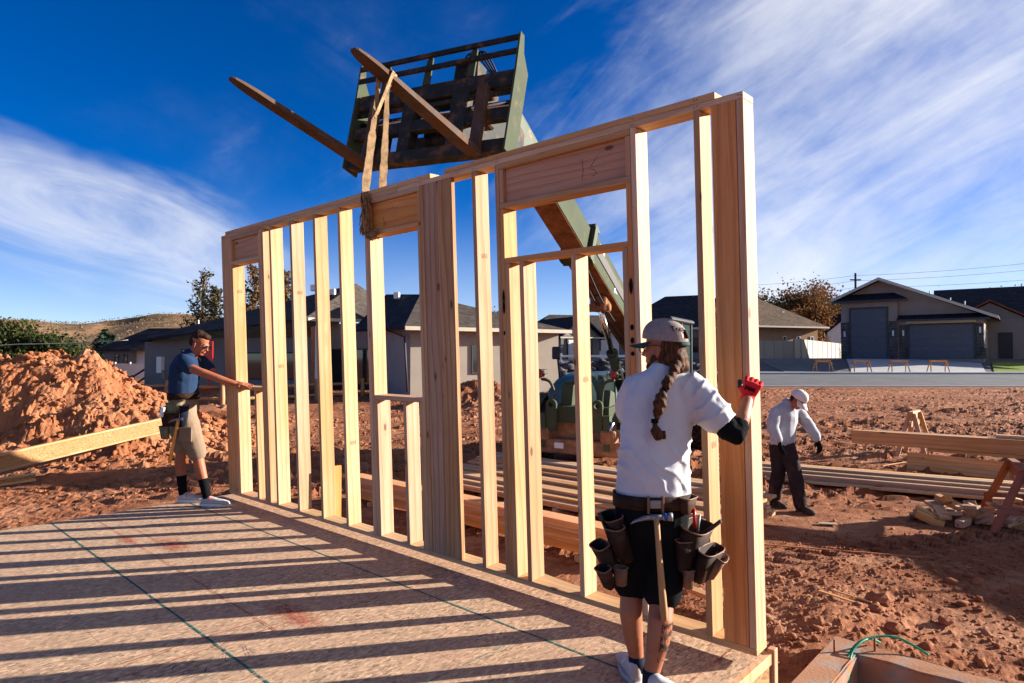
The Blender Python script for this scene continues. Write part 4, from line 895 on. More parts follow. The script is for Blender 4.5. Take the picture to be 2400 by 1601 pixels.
bpart('boom_underplate', lambda b: b.box(-0.24, 0.24, -0.286, -0.2705, 0.3, zo - 0.3), M['rust'])
bpart('boom_middle', lambda b: sec(b, 0.43, 0.48, zo - 0.6, LB - 1.1), PG)
bpart('boom_inner', lambda b: sec(b, 0.34, 0.38, LB - 1.6, LB), GP)
bpart('boom_inner_underplate', lambda b: (b.box(-0.20, 0.20, -0.255, -0.2405, zo + 0.05, LB - 1.15), b.box(-0.15, 0.15, -0.203, -0.1905, LB - 1.05, LB - 0.1)), M['rust'])
# emblem and data sticker on the sunny side of the boom
k = NT('sticker', 0.5, 0.3); kk = k.voro(k.co((1, 1, 1)), 60); k.done(k.mix(k.map(kk.outputs['Distance'], 0.3, 0.35), (0.05, 0.06, 0.05), (0.55, 0.56, 0.52)))
def emblem(b):
    pts = [(0.25 * 0 + 0.05 * math.cos(a), 0.05 * math.sin(a)) for a in [i * math.pi / 10 for i in range(20)]]
    b.add([(0.2518, p - 0.12, q + zo - 1.55) for p, q in pts], [tuple(range(20))]); b.add([(0.2518, -0.15, zo - 1.62), (0.2518, -0.09, zo - 1.62), (0.2518, -0.12, zo - 1.72)], [(0, 1, 2)])
for sx in (1,):
    bpart('emblem', emblem, M['sticker']); bpart('data_sticker', lambda b: b.add([(0.2520, 0.12, zo - 0.75), (0.2520, 0.22, zo - 0.75), (0.2520, 0.22, zo - 0.45), (0.2520, 0.12, zo - 0.45)], [(0, 1, 2, 3)]), M['sticker'])
# lift cylinder, hoses
ra, rb_, rc = Vector((0.10, 6.05, 3.08)), Vector((0.08, 6.75, 2.25)), Vector((0.05, 7.75, 1.05))
MB().cyl(ra, rb_, 0.055, 16).build('lift_rod', M['chrome'], tele)
cy = MB(); cy.cyl(rb_, rc, 0.105, 18); cy.cyl(rb_ + (rb_ - rc).normalized() * 0.0, rb_ + (rc - rb_).normalized() * 0.06, 0.12, 18); cy.build('lift_cylinder', GP, tele)
cl_ = MB(); cl_.box(-0.06, 0.26, 5.9, 6.2, 3.02, 3.32, 0.03); cl_.cyl((-0.12, 6.05, 3.1), (0.30, 6.05, 3.1), 0.08, 14); cl_.build('cylinder_clevis', M['rust'], tele)
for k_, (dx, dz) in enumerate(((-0.02, 0.0), (0.05, -0.03), (0.12, 0.02))):
    MB().tube(smooth_path([(0.0 + dx, 8.8, 2.0 + dz), (0.02 + dx, 7.4, 2.55 + dz), (0.10 + dx, 5.9, 3.15 + dz), (0.14 + dx, 5.0, 3.7 + dz)]), 0.014, 6).build('hydraulic_hose', M['black_plastic'], tele)
tw = MB(); tw.box(-0.42, -0.30, 9.0, 10.2, 0.9, 2.35, 0.03); tw.box(0.30, 0.42, 9.0, 10.2, 0.9, 2.35, 0.03); tw.build('boom_tower', GP, tele)
# carriage and forks
cs = 1.24; cyaw, cpit, crol = 0.499, 0.178, -0.053
Fh = Vector((-math.sin(cyaw), -math.cos(cyaw), 0)); Lx = Vector((-Fh.y, Fh.x, 0)); U = Vector((0, 0, 1))
F2 = Fh * math.cos(cpit) + U * math.sin(cpit); U2 = U * math.cos(cpit) - Fh * math.sin(cpit); L2 = Lx * math.cos(crol) + U2 * math.sin(crol); U3 = U2 * math.cos(crol) - Lx * math.sin(crol)
CO = Vector((-0.835 * cs, 5.783 * cs, CAMZ + 1.776 * cs))
CMx = Matrix((L2, -F2, U3)).transposed().to_4x4(); CMx.translation = CO      # local x lateral, y backwards, z up
CL = TMx.inverted() @ CMx
def cpart(name, fn, mat, parent=None):
    b = MB(); fn(b); o = b.build(name, mat, parent or tele)
    o.matrix_parent_inverse = Matrix.Identity(4); o.matrix_local = CL if parent is None else Matrix.Identity(4); return o
HW, HC = 1.10, 1.28
def carr(b):
    b.box(-HW + 0.02, HW - 0.02, 0.02, 0.16, -0.02, 0.13, 0.008)
    b.box(-HW + 0.02, HW - 0.02, 0.04, 0.14, 0.36, 0.50, 0.008)
    b.box(-HW + 0.02, HW - 0.02, 0.04, 0.16, 0.74, 0.92, 0.008)
    b.box(-0.38, -0.22, 0.03, 0.20, 0.02, 0.86, 0.01); b.box(0.30, 0.52, 0.03, 0.24, 0.02, 0.88, 0.01); b.box(-0.75, -0.6, 0.06, 0.2, 0.02, 0.4, 0.01)
car = cpart('fork_carriage', carr, DS)
for sx in (-1, 1):
    def sp(b, sx=sx): b.prism([(-0.02, -0.02), (0.22, -0.04), (0.24, 0.95), (0.10, 1.12), (0.06, HC + 0.02), (-0.02, HC + 0.02), (-0.01, 0.9)], 0, sx * HW - 0.012, sx * HW + 0.012)
    cpart('side_plate', sp, PG, car)
for z in (1.10, 1.26): cpart('guard_rail', lambda b, z=z: b.box(-HW + 0.014, HW - 0.014, -0.015, 0.03, z - 0.025, z + 0.025, 0.004), DS, car)
for x in (-0.72, -0.10, 0.50): cpart('guard_post', lambda b, x=x: b.prism([(x - 0.05, 0.92), (x + 0.05, 0.92), (x + 0.05, 1.23), (x + 0.02, 1.28), (x - 0.03, 1.22)], 1, 0.035, 0.055), PG, car)
for z, y in ((0.60, 0.10), (0.68, 0.03)): cpart('fork_shaft', lambda b, z=z, y=y: b.cyl((-HW + 0.013, y + 0.05, z), (HW - 0.013, y + 0.05, z), 0.028, 14), M['chrome'] if z < 0.65 else DS, car)
for bb in ((0.22, 0.50, 0.10, 0.35, 0.93, 1.2), (0.30, 0.62, 0.2, 0.5, 0.5, 0.92), (-0.5, -0.1, 0.16, 0.4, 0.1, 0.35)): cpart('tilt_block', lambda b, bb=bb: b.box(*bb, 0.02), DS, car)
def hoses(b):
    for k_ in range(4): b.tube(smooth_path([(0.28 + 0.05 * k_, 0.2, 1.15), (0.36 + 0.05 * k_, 0.12, 1.25), (0.50 + 0.04 * k_, 0.14, 1.22), (0.66 + 0.02 * k_, 0.3, 1.0)]), 0.011, 6)
cpart('carriage_hose', hoses, M['black_plastic'], car)
def fork(x):
    def fn(b):
        # blade: tapering, rounded tip, and upright shank
        n = 10; v = []; f = []; L = 1.88
        secs = [(0.0, 0.075, 0.075, -0.06), (0.25, 0.075, 0.072, -0.06), (0.7, 0.075, 0.06, -0.055), (1.3, 0.075, 0.045, -0.048), (1.62, 0.074, 0.034, -0.042), (1.78, 0.062, 0.026, -0.038), (1.86, 0.045, 0.018, -0.032), (1.88, 0.028, 0.014, -0.030)]
        for (y, w, t_, zb_) in secs: v += [(x - w, -y, zb_), (x + w, -y, zb_), (x + w, -y, zb_ + t_), (x - w, -y, zb_ + t_)]
        for i in range(len(secs) - 1):
            for j in range(4): f.append((4 * i + j, 4 * i + (j + 1) % 4, 4 * i + 4 + (j + 1) % 4, 4 * i + 4 + j))
        f += [(3, 2, 1, 0), tuple(4 * (len(secs) - 1) + j for j in range(4))]; b.add(v, f)
        b.box(x - 0.064, x + 0.064, -0.055, 0.018, -0.054, 0.74, 0.006); b.cyl((x - 0.064, 0.10, 0.68), (x + 0.064, 0.10, 0.68), 0.055, 14)
    return cpart('fork', fn, M['fork_steel'])
fork(-0.744); fork(0.744)
# head: neck that drops from the boom tip to the carriage
h0 = CL @ Vector((0.0, 0.30, 0.35)); h1 = CL @ Vector((0.0, 0.30, 0.85))
nk = MB()
for dx in (-0.16, 0.16):
    q = [bt1 + Vector((dx, 0.35, -0.22)), bt1 + Vector((dx, -0.1, 0.05)), h1 + Vector((dx, -0.05, 0.1)), h0 + Vector((dx, -0.08, -0.1)), h0 + Vector((dx, 0.15, -0.12)), bt1 + Vector((dx, 0.3, -0.45))]
    n = len(q); v = [p + Vector((-0.02, 0, 0)) for p in q] + [p + Vector((0.02, 0, 0)) for p in q]; nk.add(v, [tuple(range(n)), tuple(range(2 * n - 1, n - 1, -1))] + [(i, n + i, n + (i + 1) % n, (i + 1) % n) for i in range(n)])
nk.cyl(h0 + Vector((-0.3, 0, 0)), h0 + Vector((0.3, 0, 0)), 0.06, 14); nk.build('boom_head', DS, tele)
MB().cyl(bt1 + Vector((0, 0.6, -0.4)), h0 + Vector((0, 0.05, 0.45)), 0.06, 14).build('tilt_cylinder', GP, tele)

# ------------------------------------------------------------------ lifting sling
def ribbon(b, pts, w, th=0.006, side=Vector((1, 0, 0)), seed=1):
    rg = random.Random(seed); P = smooth_path(pts, 5); n = len(P); v = []; f = []
    for i, p in enumerate(P):
        t_ = (P[min(i + 1, n - 1)] - P[max(i - 1, 0)]).normalized(); sd = side[i * (len(side) - 1) // (n - 1)] if isinstance(side, list) else side
        sd = (sd - t_ * sd.dot(t_)).normalized(); nn = t_.cross(sd); ww = (w[i * (len(w) - 1) // (n - 1)] if isinstance(w, list) else w) * (1 + rg.uniform(-0.08, 0.08))
        v += [p - sd * ww / 2 - nn * th / 2, p + sd * ww / 2 - nn * th / 2, p + sd * ww / 2 + nn * th / 2, p - sd * ww / 2 + nn * th / 2]
    for i in range(n - 1):
        for j in range(4): f.append((4 * i + j, 4 * i + (j + 1) % 4, 4 * i + 4 + (j + 1) % 4, 4 * i + 4 + j))
    f += [(3, 2, 1, 0), tuple(4 * (n - 1) + j for j in range(4))]; b.add(v, f)
def FK(x, y, z): return CMx @ Vector((x, y, z))
WP = lambda s, n, h: WM @ Vector((s, n, h))
sl = empty('lifting_sling', WP(2.9, 0, 3.06)); tag(sl, 'frayed tan webbing sling looped over a fork and the top plate', 'sling'); sl_i = Matrix.Translation(-sl.location)
ff = -1.48
top_l, top_r = FK(0.744 - 0.085, ff, -0.0), FK(0.744 + 0.085, ff, 0.0); tm = FK(0.744, ff, 0.012)
def sling_part(name, pts, w, side, mat, seed):
    b = MB(); ribbon(b, [p - sl.location for p in pts], w, 0.007, side, seed); return b.build(name, M[mat], sl)
cm = Vector((0.8, 0.6, 0))
def lerp3(a_, b_, n=4, sag=0.0): return [a_.lerp(b_, i / (n - 1)) for i in range(n)]
l1a, l1b = FK(0.744 - 0.060, ff, -0.085), WP(2.90, -0.022, 3.08); l2a, l2b = FK(0.744 + 0.005, ff + 0.05, -0.10), WP(2.90, 0.155, 3.06)
sling_part('strap', [FK(0.744 + 0.05, ff - 0.02, 0.010), FK(0.744 - 0.05, ff - 0.01, 0.012), FK(0.744 - 0.078, ff, -0.01)] + lerp3(l1a, l1b, 5) + [WP(2.90, -0.012, 2.98)], [0.06, 0.06, 0.05, 0.04, 0.05, 0.07, 0.075, 0.07, 0.065], [Vector((0.3, 0.9, 0)), cm, cm, cm], 'strap', 2)
sling_part('strap', [FK(0.744 - 0.05, ff + 0.02, 0.012), FK(0.744 + 0.05, ff + 0.03, 0.012), FK(0.744 + 0.075, ff + 0.04, -0.01)] + lerp3(l2a, l2b, 5) + [WP(2.92, 0.16, 2.8)], [0.06, 0.055, 0.05, 0.04, 0.05, 0.065, 0.07, 0.07, 0.07], [Vector((0.3, 0.9, 0)), cm, cm, cm], 'strap', 5)
sling_part('strap', [FK(0.744 - 0.07, ff - 0.06, -0.04), FK(0.744 - 0.06, ff - 0.05, 0.012), FK(0.744 + 0.072, ff - 0.0, 0.008), FK(0.744 + 0.07, ff + 0.0, -0.06), l1a.lerp(l1b, 0.35)], 0.045, [Vector((0.3, 0.9, 0)), cm], 'strap', 9)
b = MB(); rg = random.Random(3)
for i in range(130):     # frayed bundle over the header
    s_ = 2.90 + rg.gauss(0, 0.022); h = rg.uniform(2.70, 3.0); L = rg.uniform(0.05, 0.16); n_ = -0.012 - abs(rg.gauss(0, 0.018)); dx = rg.gauss(0, 0.025)
    b.tube([WP(s_, n_, h + L / 2) - sl.location, WP(s_ + dx * 0.5, n_ - 0.008, h) - sl.location, WP(s_ + dx, n_, h - L / 2) - sl.location], [0.004, 0.009, 0.003], 5)
for i in range(60):
    s_ = 2.90 + rg.uniform(-0.03, 0.04); h = 2.66 + rg.gauss(0, 0.012); L = rg.uniform(0.05, 0.17)
    b.tube([WP(s_, -0.02, h + 0.03) - sl.location, WP(s_ + L * 0.5, -0.035 + rg.gauss(0, 0.01), h - 0.01 + rg.gauss(0, 0.01)) - sl.location, WP(s_ + L, -0.03, h - 0.005 + rg.gauss(0, 0.02)) - sl.location], [0.005, 0.008, 0.002], 5)
b.build('frayed_end', M['frayed_strap'], sl)
b = MB(); ribbon(b, [WP(2.90, -0.012, 3.02) - sl.location, WP(2.905, -0.02, 2.85) - sl.location, WP(2.90, -0.016, 2.68) - sl.location], 0.06, 0.014, cm, 4); b.build('frayed_strap', M['frayed_strap'], sl)
# ------------------------------------------------------------------ street and houses beyond
def strip_sheet(name, y0, y1, x0, x1, dz, mat, nx=60, ny=8, kind='structure'):
    X, Y = np.meshgrid(np.linspace(x0, x1, nx), np.linspace(y0, y1, ny)); return tag(grid_obj(name, X, Y, zt(X, Y) + dz, mat), kind=kind)
strip_sheet('road', 36.0, 44.05, 3.0, 160, -0.02, M['asphalt'])
def kerb(name, y0, y1, h, x0=3.0, x1=160, n=40):
    xs = np.linspace(x0, x1, n); v = []; f = []
    for x in xs:
        z = float(zt(np.array([x]), np.array([(y0 + y1) / 2]))[0])
        v += [(x, y0, z - 0.1), (x, y0, z + h), (x, y1, z + h), (x, y1, z - 0.1)]
    for i in range(n - 1):
        for j in range(3): f.append((4 * i + j, 4 * i + 4 + j, 4 * i + 5 + j, 4 * i + 1 + j))
    return tag(ob(name, mesh(name, v, f, M['kerb_concrete'])), kind='structure')
kerb('kerb', 35.75, 36.05, 0.05); kerb('kerb', 44.05, 44.4, 0.10)
strip_sheet('pavement', 44.4, 45.9, 3.0, 160, 0.09, M['kerb_concrete'])
strip_sheet('street_verge', 45.9, 70, 3.0, 160, -0.06, M['gravel_bed'], 80, 20)
def sheet_poly(name, pts, dz, mat, kind='structure', n=14):
    """quad a,b,c,d draped on the terrain"""
    a, b, c, d = [np.array(p, float) for p in pts]; U_, V_ = np.meshgrid(np.linspace(0, 1, n), np.linspace(0, 1, n))
    Pp = (a[None, None] * ((1 - U_) * (1 - V_))[..., None] + b * (U_ * (1 - V_))[..., None] + c * (U_ * V_)[..., None] + d * ((1 - U_) * V_)[..., None])
    X, Y = Pp[..., 0], Pp[..., 1]; return tag(grid_obj(name, X, Y, zt(X, Y) + dz, mat), kind=kind)
HA = R(38); he1 = Vector((math.cos(HA), -math.sin(HA), 0)); he2 = Vector((math.sin(HA), math.cos(HA), 0)); HO = Vector((33.135, 56.0, 1.98))
def HP(u, bck): p = HO + he1 * u + he2 * bck; return (p.x, p.y)
sheet_poly('driveway', [(24.0, 45.9), (33.5, 45.9), HP(5.8, -0.1), HP(-4.2, -0.1)], -0.02, M['kerb_concrete'])
sheet_poly('driveway', [(20.0, 45.9), (23.9, 45.9), (27.0, 60), (20.5, 60)], -0.025, M['asphalt'])
sheet_poly('lawn', [(34.9, 47.2), (60, 47.2), (60, 52.5), (38.6, 52.5)], 0.0, M['lawn'])

def slab(pts, th):
    n = len(pts); v = [Vector(p) for p in pts] + [Vector(p) - Vector((0, 0, th)) for p in pts]
    return v, [tuple(range(n)), tuple(range(2 * n - 1, n - 1, -1))] + [(i, n + i, n + (i + 1) % n, (i + 1) % n) for i in range(n)]
class House:
    """a thing whose parts are given in a local frame: x along the facade, y back, z up"""
    def __init__(s, name, origin, ang, label, cat='house', group=None):
        s.M = Matrix.Translation(origin) @ Matrix.Rotation(ang, 4, 'Z'); s.o = empty(name, mat=s.M); tag(s.o, label, cat, group, kind='thing')
    def box(s, name, x0, x1, y0, y1, z0, z1, mat, b=0.0, parent=None): return MB().box(x0, x1, y0, y1, z0, z1, b).build(name, M[mat], parent or s.o)
    def slab(s, name, pts, th, mat, parent=None): m_ = MB(); m_.add(*slab(pts, th)); return m_.build(name, M[mat], parent or s.o)
    def prism(s, name, poly, axis, a, b, mat, parent=None): return MB().prism(poly, axis, a, b).build(name, M[mat], parent or s.o)
    def window(s, x0, x1, z0, z1, y, frame='trim_dark', t=0.06, axis='y', mull=0, glass='glass'):
        b = MB()
        def bb(a0, a1, c0, c1, d0, d1): (b.box(a0, a1, d0, d1, c0, c1) if axis == 'y' else b.box(d0, d1, a0, a1, c0, c1))
        bb(x0, x1, z0, z0 + t, y - 0.05, y + 0.03); bb(x0, x1, z1 - t, z1, y - 0.05, y + 0.03); bb(x0, x0 + t, z0 + t, z1 - t, y - 0.05, y + 0.03); bb(x1 - t, x1, z0 + t, z1 - t, y - 0.05, y + 0.03)
        for k_ in range(mull): xm = x0 + (x1 - x0) * (k_ + 1) / (mull + 1); bb(xm - 0.02, xm + 0.02, z0 + t, z1 - t, y - 0.045, y + 0.02)
        w = b.build('window', M[frame], s.o)
        m_ = MB()
        if axis == 'y': m_.box(x0 + t, x1 - t, y - 0.015, y + 0.0, z0 + t, z1 - t)
        else: m_.box(y - 0.015, y, x0 + t, x1 - t, z0 + t, z1 - t)
        m_.build('pane', M[glass], w); return w
    def garage(s, x0, x1, z0, z1, y, rows, mat='garage_panel'):
        g = MB().box(x0 - 0.12, x0, y - 0.06, y + 0.05, z0, z1 + 0.12).box(x1, x1 + 0.12, y - 0.06, y + 0.05, z0, z1 + 0.12).box(x0, x1, y - 0.06, y + 0.05, z1, z1 + 0.12).build('garage_door', M['trim_dark'], s.o)
        hgt = (z1 - z0) / rows; cols = max(2, round((x1 - x0) / 0.75))
        for r_ in range(rows):
            b = MB(); b.box(x0 + 0.005, x1 - 0.005, y, y + 0.04, z0 + r_ * hgt + 0.006, z0 + (r_ + 1) * hgt - 0.006, 0.004)
            for c in range(cols): w_ = (x1 - x0) / cols; b.box(x0 + c * w_ + 0.09, x0 + (c + 1) * w_ - 0.09, y - 0.016, y - 0.0005, z0 + r_ * hgt + 0.10, z0 + (r_ + 1) * hgt - 0.10, 0.006)
            b.build('panel', M[mat], g)
    def stones(s, x0, x1, z0, z1, y, axis='y', seed=0):
        rg = random.Random(seed); z = z0
        while z < z1 - 0.05:
            h = min(rg.uniform(0.16, 0.34), z1 - z); x = x0 - rg.uniform(0, 0.2)
            while x < x1:
                w = rg.uniform(0.22, 0.6); a, b_ = max(x, x0), min(x + w, x1)
                if b_ - a > 0.06:
                    d = rg.uniform(0.03, 0.08); m_ = MB()
                    if axis == 'y': m_.box(a + 0.012, b_ - 0.012, y - d, y + 0.02, z + 0.012, z + h - 0.012, 0.012)
                    else: m_.box(y - 0.02, y + d, a + 0.012, b_ - 0.012, z + 0.012, z + h - 0.012, 0.012)
                    m_.build('stone', M['stone_dark'], s.o)
                x += w
            z += h
# --- garage house on the right
H = House('garage_house', HO, -HA, 'taupe stucco house with one tall and one wide grey garage door across the road')
H.box('wall', -4.4, 0.0, 0.0, 7.5, -0.3, 5.2, 'stucco_pink'); H.prism('gable_wall', [(-4.9, 5.19), (6.6, 3.55), (6.6, 3.8), (-1.3, 6.85), (-4.9, 5.28)], 1, 0.35, 11.9, 'stucco_pink') if False else None
H.prism('gable_wall', [(-4.4, 5.205), (-0.01, 5.205), (-0.01, 3.295), (6.0, 3.295), (6.0, 3.55), (-1.3, 6.85), (-4.4, 5.40)], 1, 0.4, 7.4, 'stucco_pink')
H.box('wall', 0.005, 6.0, 0.3, 7.5, -0.3, 3.29, 'stucco_pink')
for nm, pts in (('roof', [(-1.3, -0.75, 7.05), (-1.3, 8.0, 7.05), (-5.1, 8.0, 5.3), (-5.1, -0.75, 5.3)]), ('roof', [(-1.3, -0.75, 7.051), (6.95, -0.75, 3.45), (6.95, 8.0, 3.45), (-1.3, 8.0, 7.051)])): H.slab(nm, pts, 0.12, 'shingle_brown')
for (a, b_) in (((-1.3, 6.93), (-5.1, 5.18)), ((-1.3, 6.93), (6.95, 3.33))):
    m_ = MB(); m_.add([(a[0], -0.80, a[1] + 0.1), (b_[0], -0.80, b_[1] + 0.1), (b_[0], -0.80, b_[1] - 0.14), (a[0], -0.80, a[1] - 0.14), (a[0], -0.752, a[1] + 0.1), (b_[0], -0.752, b_[1] + 0.1), (b_[0], -0.752, b_[1] - 0.14), (a[0], -0.752, a[1] - 0.14)], [(0, 1, 2, 3), (7, 6, 5, 4), (0, 4, 5, 1), (1, 5, 6, 2), (2, 6, 7, 3), (3, 7, 4, 0)]); m_.build('rake_board', M['trim_cream'], H.o)
H.slab('skirt_roof', [(-5.05, -0.72, 5.12), (0.85, -0.72, 5.12), (-0.3, 0.39, 5.75), (-4.0, 0.39, 5.75)], 0.10, 'shingle_dark'); H.box('fascia', -5.07, 0.87, -0.78, -0.722, 4.92, 5.10, 'trim_dark')
H.slab('garage_roof', [(0.02, -0.8, 3.32), (6.4, -0.8, 3.32), (6.0, 0.39, 3.75), (0.02, 0.39, 3.75)], 0.10, 'shingle_dark'); H.box('fascia', 0.02, 6.42, -0.86, -0.802, 3.14, 3.31, 'trim_dark')
H.garage(-3.62, -0.81, 0.0, 4.40, -0.06, 7); H.garage(0.83, 5.34, 0.0, 2.85, 0.22, 5); H.box('lintel', 0.6, 5.5, 0.20, 0.295, 2.98, 3.20, 'trim_cream')
H.stones(-4.45, -3.76, 0, 3.25, -0.005, seed=1); H.stones(-0.66, 0.02, 0, 3.25, -0.005, seed=2); H.stones(0.06, 0.68, 0, 2.9, 0.295, seed=3); H.stones(5.48, 6.02, 0, 2.9, 0.295, seed=4); H.stones(0.36, 4.0, 0, 0.9, 6.0, axis='x', seed=5)
for x, y, z in ((-4.1, -0.14, 2.2), (-0.32, -0.14, 2.2), (0.4, 0.15, 2.2), (5.75, 0.15, 2.35)): H.box('wall_lamp', x - 0.07, x + 0.07, y - 0.12, y - 0.0, z - 0.25, z + 0.25, 'white_paint', 0.02)
H.window(1.2, 1.5, 1.2, 2.4, 6.01, axis='x', frame='white_paint'); H.window(2.6, 2.9, 1.2, 2.4, 6.01, axis='x', frame='white_paint')
for x, y in ((2.0, 4.0), (3.4, 5.5), (4.6, 3.0)): z = 7.05 - (x + 1.3) * 0.4364; MB().cyl((x, y, z - 0.1), (x, y, z + 0.45), 0.05, 8).build('roof_vent', M['white_paint'], H.o)
# --- dark house far right
H = House('dark_house', (40.6, 61.5, 2.0), -R(35), 'shaded dark house with small red tiled gable past the garage house')
H.box('wall', 0, 14, 0, 9, -0.5, 3.4, 'stucco_grey'); H.slab('roof', [(-0.8, -0.8, 3.4), (15, -0.8, 3.4), (15, 5.2, 6.9), (-0.8, 5.2, 6.9)], 0.12, 'shingle_dark'); H.slab('roof', [(15, 5.2, 6.901), (15, 10.5, 3.4), (-0.8, 10.5, 3.4), (-0.8, 5.2, 6.901)], 0.12, 'shingle_dark')
H.prism('end_wall', [(0, 3.41), (9, 3.41), (5.2, 6.4)], 0, 0.05, 13.9, 'stucco_grey')
H.box('porch_wall', 1.2, 6.0, -1.5, -0.01, -0.5, 3.6, 'stucco_pink'); H.prism('porch_gable', [(1.2, 3.61), (6.0, 3.61), (3.6, 5.0)], 1, -1.45, 0.5, 'stucco_pink')
H.slab('tile_roof', [(0.7, -2.0, 3.55), (0.7, 1.5, 3.55), (3.6, 1.5, 5.25), (3.6, -2.0, 5.25)], 0.14, 'tile_red'); H.slab('tile_roof', [(3.6, -2.0, 5.251), (3.6, 1.5, 5.251), (6.5, 1.5, 3.55), (6.5, -2.0, 3.55)], 0.14, 'tile_red')
H.window(2.2, 3.2, 0.6, 2.4, -1.51); H.box('front_door', 4.2, 5.2, -1.56, -1.5, 0, 2.3, 'trim_dark'); H.window(8, 10, 0.9, 2.4, -0.01, mull=1); H.window(11, 13, 0.9, 2.4, -0.01, mull=1)
# --- brown house behind the corner post
H = House('brown_house', (22.0, 71.0, 1.9), R(20), 'brown stucco house with low brown hip roof behind the vinyl fence')
H.box('wall', 0, 14.5, 0, 10, -0.6, 3.7, 'stucco_brown')
e, rz = 3.7, 7.4
for nm, pts, mt in (('roof', [(-0.8, -0.8, e), (15.3, -0.8, e), (10.0, 5, rz), (4.5, 5, rz)], 'shingle_brown'), ('roof', [(15.3, -0.8, e + .001), (15.3, 10.8, e), (10.0, 5, rz + .001)], 'shingle_brown'), ('roof', [(-0.8, 10.8, e), (-0.8, -0.8, e + .001), (4.5, 5, rz + .001)], 'shingle_brown'), ('roof', [(15.3, 10.8, e + .001), (-0.8, 10.8, e + .001), (4.5, 5, rz + .002), (10.0, 5, rz + .002)], 'shingle_brown')): H.slab(nm, pts, 0.10, mt)
H.box('gutter', -0.85, 15.35, -0.93, -0.805, e - 0.16, e + 0.02, 'trim_cream')
for x in (9.6, 11.6, 13.6): H.window(x - 0.26, x + 0.26, 1.0, 2.6, -0.01, frame='white_paint', t=0.07)
H.box('roof_vent', 11.2, 11.5, 2.0, 2.3, 4.9, 5.6, 'trim_cream')
# --- dark-roofed neighbour behind the worker's cap
H = House('blue_roof_house', (9.6, 58.5, 1.6), -R(28), 'house with large dark blue-black roof behind the cap of the front worker')
H.box('wall', 0, 9, 0, 9, -0.8, 3.0, 'stucco_grey'); e, rz = 3.0, 6.2
for pts in ([(-0.8, -0.8, e), (9.8, -0.8, e), (6.0, 4.5, rz), (3.0, 4.5, rz)], [(9.8, -0.8, e + .001), (9.8, 9.8, e), (6.0, 4.5, rz + .001)], [(-0.8, 9.8, e), (-0.8, -0.8, e + .001), (3.0, 4.5, rz + .001)], [(9.8, 9.8, e + .001), (-0.8, 9.8, e + .001), (3.0, 4.5, rz + .002), (6.0, 4.5, rz + .002)]): H.slab('roof', pts, 0.1, 'shingle_dark')
H.box('gutter', -0.85, 9.85, -0.93, -0.805, e - 0.16, e + 0.02, 'trim_cream'); H.window(2, 3.4, 0.9, 2.2, -0.01, mull=1); H.window(5.5, 7, 0.9, 2.2, -0.01, mull=1)
# --- white houses in the gap
H = House('white_house', (44.5, 92.0, 2.2), R(10), 'small white house with black roof beyond the vinyl fence')
H.box('wall', 0, 7, 0, 8, -0.6, 3.6, 'stucco_white'); H.prism('gable_wall', [(0, 3.61), (7, 3.61), (3.5, 5.9)], 1, 0.05, 7.9, 'stucco_white')
H.slab('roof', [(-0.6, -0.6, 3.35), (-0.6, 8.6, 3.35), (3.5, 8.6, 6.2), (3.5, -0.6, 6.2)], 0.12, 'shingle_dark'); H.slab('roof', [(3.5, -0.6, 6.201), (3.5, 8.6, 6.201), (7.6, 8.6, 3.35), (7.6, -0.6, 3.35)], 0.12, 'shingle_dark'); H.window(2.6, 3.8, 1.0, 2.4, -0.01); H.window(5.2, 6.2, 1.0, 2.4, -0.01)
H = House('white_house', (38.4, 93.0, 2.2), -R(20), 'second small white house with steep dark roof next to the brown house')
H.box('wall', 0, 5, 0, 7, -0.6, 3.0, 'stucco_white'); H.prism('gable_wall', [(0, 3.01), (5, 3.01), (2.5, 5.0)], 1, 0.05, 6.9, 'stucco_white')
H.slab('roof', [(-0.5, -0.6, 2.8), (-0.5, 7.6, 2.8), (2.5, 7.6, 5.3), (2.5, -0.6, 5.3)], 0.12, 'shingle_dark'); H.slab('roof', [(2.5, -0.6, 5.301), (2.5, 7.6, 5.301), (5.5, 7.6, 2.8), (5.5, -0.6, 2.8)], 0.12, 'shingle_dark'); H.window(1.0, 1.8, 0.9, 2.2, -0.01); H.window(3.2, 4.0, 0.9, 2.2, -0.01)
# --- far house seen through the third opening
H = House('gabled_house', (5.4, 72.0, 1.9), R(28), 'far dark-roofed house with bright white garage door seen through the third opening')
H.box('wall', 0, 5.2, 0, 8, -0.5, 2.6, 'stucco_grey'); H.prism('gable_wall', [(0, 2.61), (5.2, 2.61), (2.6, 4.6)], 1, 0.02, 7.9, 'vinyl'); H.slab('roof', [(-0.6, -0.8, 2.35), (-0.6, 8.6, 2.35), (2.6, 8.6, 4.85), (2.6, -0.8, 4.85)], 0.14, 'shingle_dark'); H.slab('roof', [(2.6, -0.8, 4.851), (2.6, 8.6, 4.851), (5.8, 8.6, 2.35), (5.8, -0.8, 2.35)], 0.14, 'shingle_dark')
H.garage(0.9, 4.0, 0, 2.2, -0.06, 4, mat='white_paint'); H.box('fascia', -0.6, 5.8, -0.88, -0.81, 2.3, 2.45, 'trim_cream')
H = House('long_house', (3.4, 92.0, 1.6), R(12), 'long low house with wide dark roof far behind the gabled one')
H.box('wall', 0, 22, 0, 8, -0.5, 4.2, 'stucco_white'); H.slab('roof', [(-0.8, -0.8, 4.2), (22.8, -0.8, 4.2), (20, 4, 6.8), (3, 4, 6.8)], 0.14, 'shingle_grey'); H.slab('roof', [(22.8, 8.8, 4.2), (-0.8, 8.8, 4.2), (3, 4, 6.801), (20, 4, 6.801)], 0.14, 'shingle_grey'); H.slab('roof', [(-0.8, 8.8, 4.201), (-0.8, -0.8, 4.201), (3, 4, 6.8)], 0.14, 'shingle_grey')
